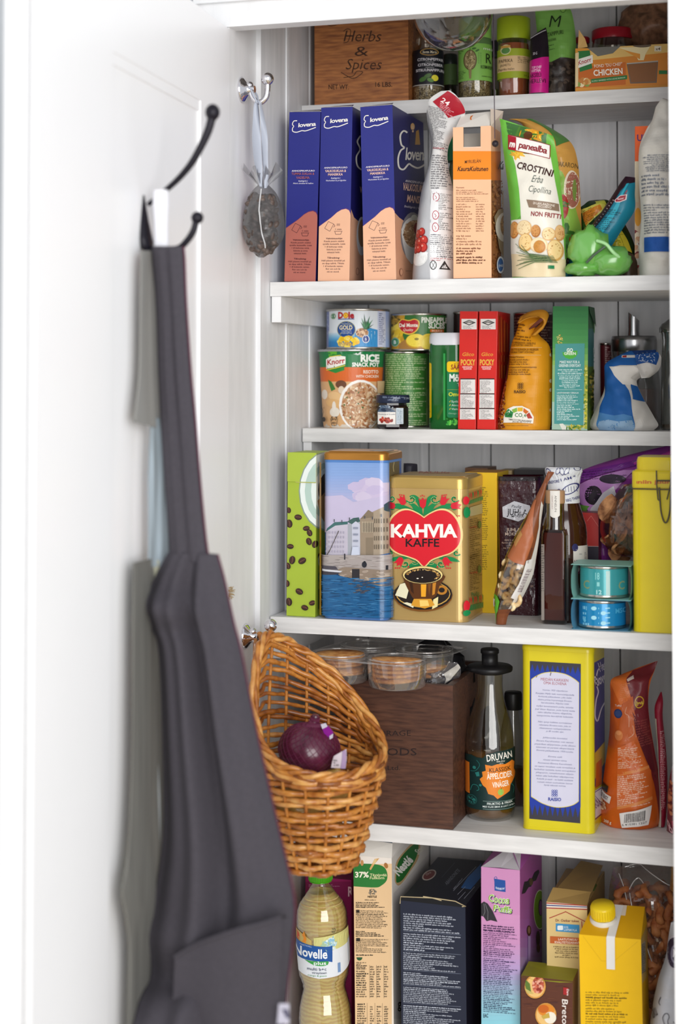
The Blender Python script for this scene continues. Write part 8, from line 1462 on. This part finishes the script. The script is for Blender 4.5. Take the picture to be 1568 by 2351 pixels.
onion(762, 1802, .022, -.140, 'yellow onion under the red onion, just showing over the basket front', '#b98a3a', '#e2be6a', False)
onion(675, 1852, .030, -.12, 'yellow onion deep in the wicker basket under the red onion', '#a87a30', '#d8ae58', False)
P = Pouch(ZH, [(690, 940, 770, 895, .0012), (680, 975, 772, 960, .0015), (672, 1015, 765, 1020, .0012)], -.168, None, wr=.001, seed=3); mb = MB(); P.body(mb, M('#d8ccd4', .6), nu=8, nv=8); q = Cv(); q.poly([(748, 900), (768, 900), (772, 1020), (735, 1020)], '#a890b4').para(690, 960, 735, 1005, 3, '#6a6a6a'); P.print(mb, q); P.done(mb, 'paper_tag', 'pale paper tag with lilac edge tucked beside the red onion', 'label')

# ------------------------------------------------------------------ door hook and the aprons on it
HY = -.447
def hk(x, y, dy=0): return at(x, y, HY + dy)
b = hk(333, 520); t = thing('coat_hook', 'black double coat hook with ball ends on the white door', 'hook', b); IR = M('#191620', .35, .3)
L = lambda x, y, dy=0: hk(x, y, dy) - b
m = MB(); G = []
for (x, y, w_) in ((327, 448, 1), (328, 475, 5), (331, 510, 9), (335, 545, 13), (340, 570, 14), (342, 580, 6)):
    G.append([L(x, y) + Vector((.0022 * math.cos(a) * (1 + w_ / 9), .0006 * w_ * math.sin(a) * 1.6, 0)) for a in [2 * PI * i / 14 for i in range(14)]])
m.loft(G, IR); m.build('mounting_plate', t)
m = MB(); pts = smooth_pts([L(340, 470), L(362, 452), L(384, 434), L(412, 408), L(440, 374), L(462, 335), L(478, 300), L(486, 272)], 5); m.tube(pts, [.0024 + .0024 * (i / (len(pts) - 1)) for i in range(len(pts))], IR, 10); m.ball(L(488, 258), .0078, IR, 20, 12, (1, 1, 1.15)); m.build('upper_arm', t)
m = MB(); m.tube(smooth_pts([L(338, 565), L(352, 572), L(380, 573), L(410, 570), L(430, 552), L(444, 530), L(450, 508)], 5), .0036, IR, 10); m.ball(L(453, 500), .0066, IR, 20, 12); m.build('lower_arm', t)
def doorY(x, y, Y, th):
    # keep cloth on the room side of the door leaf
    P0 = dpt(0, 0); d = ray(x, y); t = ((P0 - CAM).dot(DN)) / d.dot(DN); return min(Y, (CAM + d * t).y - .012 - th * .5 - .006)
def cloth(Zz, rows, Y, mat, thick, folds, seed, nu=70, nv=70, matfn=None, k=5):
    """hanging cloth: closed flattened tube with pleats, measured by left/right edges per height"""
    T = smooth_pts(rows, k); n = len(T); org = at(*Zz((rows[0][0] + rows[0][2]) / 2, rows[0][1]), Y); m = MB(); rings = []
    for j, rw in enumerate(T):
        xl, yl, xr, yr = rw[:4]; th = rw[4] if len(rw) > 4 else thick; fa = rw[5] if len(rw) > 5 else folds; A = at(*Zz(xl, yl), doorY(xl, yl, Y, th)); B = at(*Zz(xr, yr), doorY(xr, yr, Y, th)); ring = []
        for side in (-1, 1):
            for i in range(nu):
                u = i / nu if side < 0 else 1 - i / nu; p = A.lerp(B, u); e = 1 - abs(2 * u - 1) ** 4
                f = fa * (math.sin(u * 13 + seed + .35 * math.sin(j * .07 + seed)) + .6 * math.sin(u * 23 + seed * 2.3 + j * .012)) * (.35 + .65 * e)
                ring.append(p + Vector((0, side * th / 2 * e + f - .25 * fa, 0)) - org)
        rings.append(ring)
    m.loft(rings, mat); return m, org, rings
AP = M2('#38353c', '#423e46', .85, (1, 1, 1), 300, 3, .2, .8, bump=.05); RIBC = M('#5a2038', .8)
body_rows = [(385, 1268, 500, 1272, .012, .002), (352, 1330, 516, 1330, .02, .005), (332, 1388, 530, 1395, .026, .008), (345, 1440, 540, 1440, .028, .009), (362, 1500, 555, 1500, .03, .010), (370, 1690, 592, 1690, .034, .011), (372, 1913, 643, 1913, .036, .011), (352, 2060, 676, 2062, .036, .010), (338, 2150, 673, 2150, .034, .009), (345, 2235, 664, 2235, .034, .009), (318, 2300, 658, 2300, .034, .009), (296, 2400, 652, 2400, .034, .009), (280, 2600, 645, 2600, .034, .009)]
m, org, rings = cloth(ZP, body_rows, HY - .012, AP, .03, .01, .6); ap = thing('apron', 'dark grey apron with side pocket hanging from the black door hook', 'apron', org); m.build('apron_body', ap)
m2, o2, r2 = cloth(ZP, [(348, 566, 420, 566, .010, .0005), (349, 600, 423, 600, .010, .001), (357, 700, 427, 700, .008, .001), (362, 850, 437, 850, .008, .0015), (368, 970, 448, 970, .008, .0015), (378, 1120, 460, 1120, .008, .0015), (386, 1230, 472, 1240, .01, .0015), (388, 1285, 480, 1290, .012, .0015)], HY - .012, AP, .008, .001, 1.1, nu=20); m2.build('neck_strap', ap, o2 - org)
def edge(rings, idx, r, a, b_): return [rings[j][idx] for j in range(a, b_)]
pm = MB(); pm.tube([p + Vector((.0006, 0, 0)) for p in edge(r2, 20, .001, 0, len(r2))], .0010, RIBC, 5, False); pm.build('strap_trim', ap, o2 - org)
pm = MB(); pm.tube(edge(rings, 70, .001, 0, len(rings)), .0010, RIBC, 5, False); pm.build('edge_trim', ap)
# pocket: a second layer of cloth with an open top edge
pk = MB(); G = []; ntop = 26
top = smooth_pts([(438, 2166), (480, 2140), (530, 2118), (590, 2098), (640, 2088), (678, 2076)], 5)
for i, (x, y) in enumerate(top):
    col = []
    for j in range(12):
        f = j / 11; yy = y + (2560 - y) * f; xx = x + (( 655 - (678 - x) * 1.05) - x) * f * .9 if True else x; u = i / (len(top) - 1)
        col.append(at(xx, yy, HY - .012) - org + Vector((0, -.036 - .005 * math.sin(u * 3.1) - .006 * (1 - f) ** 4 + .002 * math.sin(u * 9), 0)))
    G.append(col)
n = 12; pk.add([p for c_ in G for p in c_], [(i * n + j, (i + 1) * n + j, (i + 1) * n + j + 1, i * n + j + 1) for i in range(len(G) - 1) for j in range(n - 1)], AP, True)
pk.tube([c_[0] + Vector((0, 0, 0)) for c_ in G], .0022, AP, 6); pk.add([c_[0] + Vector((0, .0, .002)) for c_ in G] + [c_[0] + Vector((0, .02, -.006)) for c_ in G], [(i, i + 1, len(G) + i + 1, len(G) + i) for i in range(len(G) - 1)], M('#16131a', .9)); pk.build('pocket', ap)
lb = MB(); q = Cv(.7); V = [at(x, y, HY - .058) - org for x, y in ((640, 2304), (664, 2304), (664, 2351), (636, 2351))]; lb.add(V, [(3, 2, 1, 0)], M('#b9b7c6', .7)); lb.add([v + Vector((.0005, -.0005, 0)) for v in [V[0].lerp(V[2], .25), V[0].lerp(V[2], .25) + Vector((.006, 0, 0)), V[0].lerp(V[2], .7) + Vector((.004, 0, 0)), V[0].lerp(V[2], .7)]], [(0, 1, 2, 3)], M('#4a4860', .7)); lb.build('label_patch', ap)
# second, beige and grey apron behind
GA = M2('#63625e', '#7c7b76', .85, (60, 60, 1), 6, 3, .3, .7); BE = M('#b9b8a2', .85)
m3, o3, r3 = cloth(ZP, [(305, 1292, 372, 1278, .012, .002), (304, 1390, 372, 1390, .02, .003), (303, 1600, 376, 1600, .024, .004), (300, 1800, 380, 1800, .026, .005), (292, 1960, 385, 1960, .028, .005), (278, 2050, 385, 2050, .028, .005), (290, 2120, 380, 2120, .028, .005), (296, 2200, 370, 2200, .028, .005), (293, 2400, 360, 2400, .028, .005), (290, 2600, 350, 2600, .028, .005)], HY + .022, GA, .02, .004, 2.2, nu=30)
a2 = thing('apron', 'grey and beige striped apron mostly hidden behind the dark grey apron', 'apron', o3); m3.build('apron_body', a2)
m4, o4, r4 = cloth(ZP, [(322, 576, 352, 576, .006, .0005), (320, 700, 362, 700, .006, .001), (318, 850, 368, 850, .006, .001), (310, 930, 372, 930, .006, .001), (306, 968, 375, 985, .006, .001)], HY + .018, M('#8f8e8b', .85), .006, .001, .4, nu=14); m4.build('neck_strap', a2, o4 - o3)
m5, o5, r5 = cloth(ZP, [(345, 960, 390, 960, .006, .001), (340, 1080, 392, 1080, .006, .001), (340, 1200, 392, 1200, .008, .0015), (340, 1300, 392, 1300, .008, .0015)], HY + .018, M2('#6d7478', '#a6b4be', .8, (30, 30, 1), 5, 2, .35, .65), .006, .001, 1.4, nu=14); m5.build('strap_lining', a2, o5 - o3)
m6, o6, r6 = cloth(ZP, [(342, 1290, 372, 1285, .004, .0), (345, 1370, 362, 1380, .004, .0), (340, 1500, 358, 1500, .004, .0), (336, 1700, 350, 1700, .004, .0), (322, 1860, 352, 1860, .004, 0), (304, 1990, 362, 1990, .004, 0), (300, 2045, 352, 2060, .004, 0)], HY + .004, BE, .004, .0, 1, nu=8); m6.build('beige_panel', a2, o6 - o3)
m7, o7, r7 = cloth(ZP, [(336, 1500, 345, 1500, .004, 0), (337, 1640, 356, 1640, .004, 0), (342, 1800, 366, 1800, .004, 0), (350, 1950, 368, 1950, .004, 0), (352, 2060, 366, 2060, .004, 0)], HY + .002, M('#c9d0d4', .8), .004, 0, 1, nu=8); m7.build('pale_panel', a2, o7 - o3)
m8, o8, r8 = cloth(ZP, [(352, 438, 386, 436, .012, 0), (350, 470, 388, 466, .010, 0), (352, 520, 386, 520, .008, 0), (352, 566, 388, 566, .008, 0)], HY - .002, M('#e4e4ea', .7), .01, 0, 1, nu=10)
cl = m8.build('hanging_strap', None, o8); tag(cl, 'short white cloth strap looped over the upper arm of the black hook', 'strap')
# straw brush showing behind the apron
c = onx(536, 1368, -.006); c = at(530, 1365, -.125); t = thing('straw_brush', 'tip of a small straw brush sticking out behind the grey apron', 'brush', c); m = MB(); SR = random.Random(4); STW = M('#b9a27c', .8)
for i in range(60):
    a = SR.uniform(-.45, .75); Lg = SR.uniform(.011, .017); y0 = SR.uniform(-.006, .006); m.tube([(-.012, y0 * .5, .004), (-.012 + Lg * math.cos(a), y0, .004 - .9 * Lg * math.sin(a))], .0004, STW, 4)
m.build('bristles', t); m = MB(); m.tube([(-.05, 0, .02), (-.012, 0, .004)], .005, M('#a88a5a', .6), 8); m.build('handle', t)
# ------------------------------------------------------------------ repeats share a group
GR_ = {'porridge_box': 'porridge boxes on the second shelf', 'biscuit_box': 'red biscuit boxes on the third shelf', 'shelf': 'shelf boards of the cupboard', 'shelf_bearer': 'bearer strips on the left wall',
       'chrome_hook': 'chrome hooks on the left jamb', 'food_can': 'food cans on the third shelf', 'spice_jar': 'spice jars on the top shelf', 'preserve_jar': 'red lidded jars on the top shelf', 'onion': 'onions in the wicker basket',
       'can_pack': 'stacked tuna can packs', 'cereal_box': 'cereal boxes on the bottom shelf', 'sauce_bottle': 'sauce bottles in the cupboard', 'apron': 'aprons on the door hook'}
for o in COL.objects:
    if o.parent is None and o.get('label') and not o.get('group'):
        b = o.name.split('.')[0]
        if b in GR_: o['group'] = GR_[b]
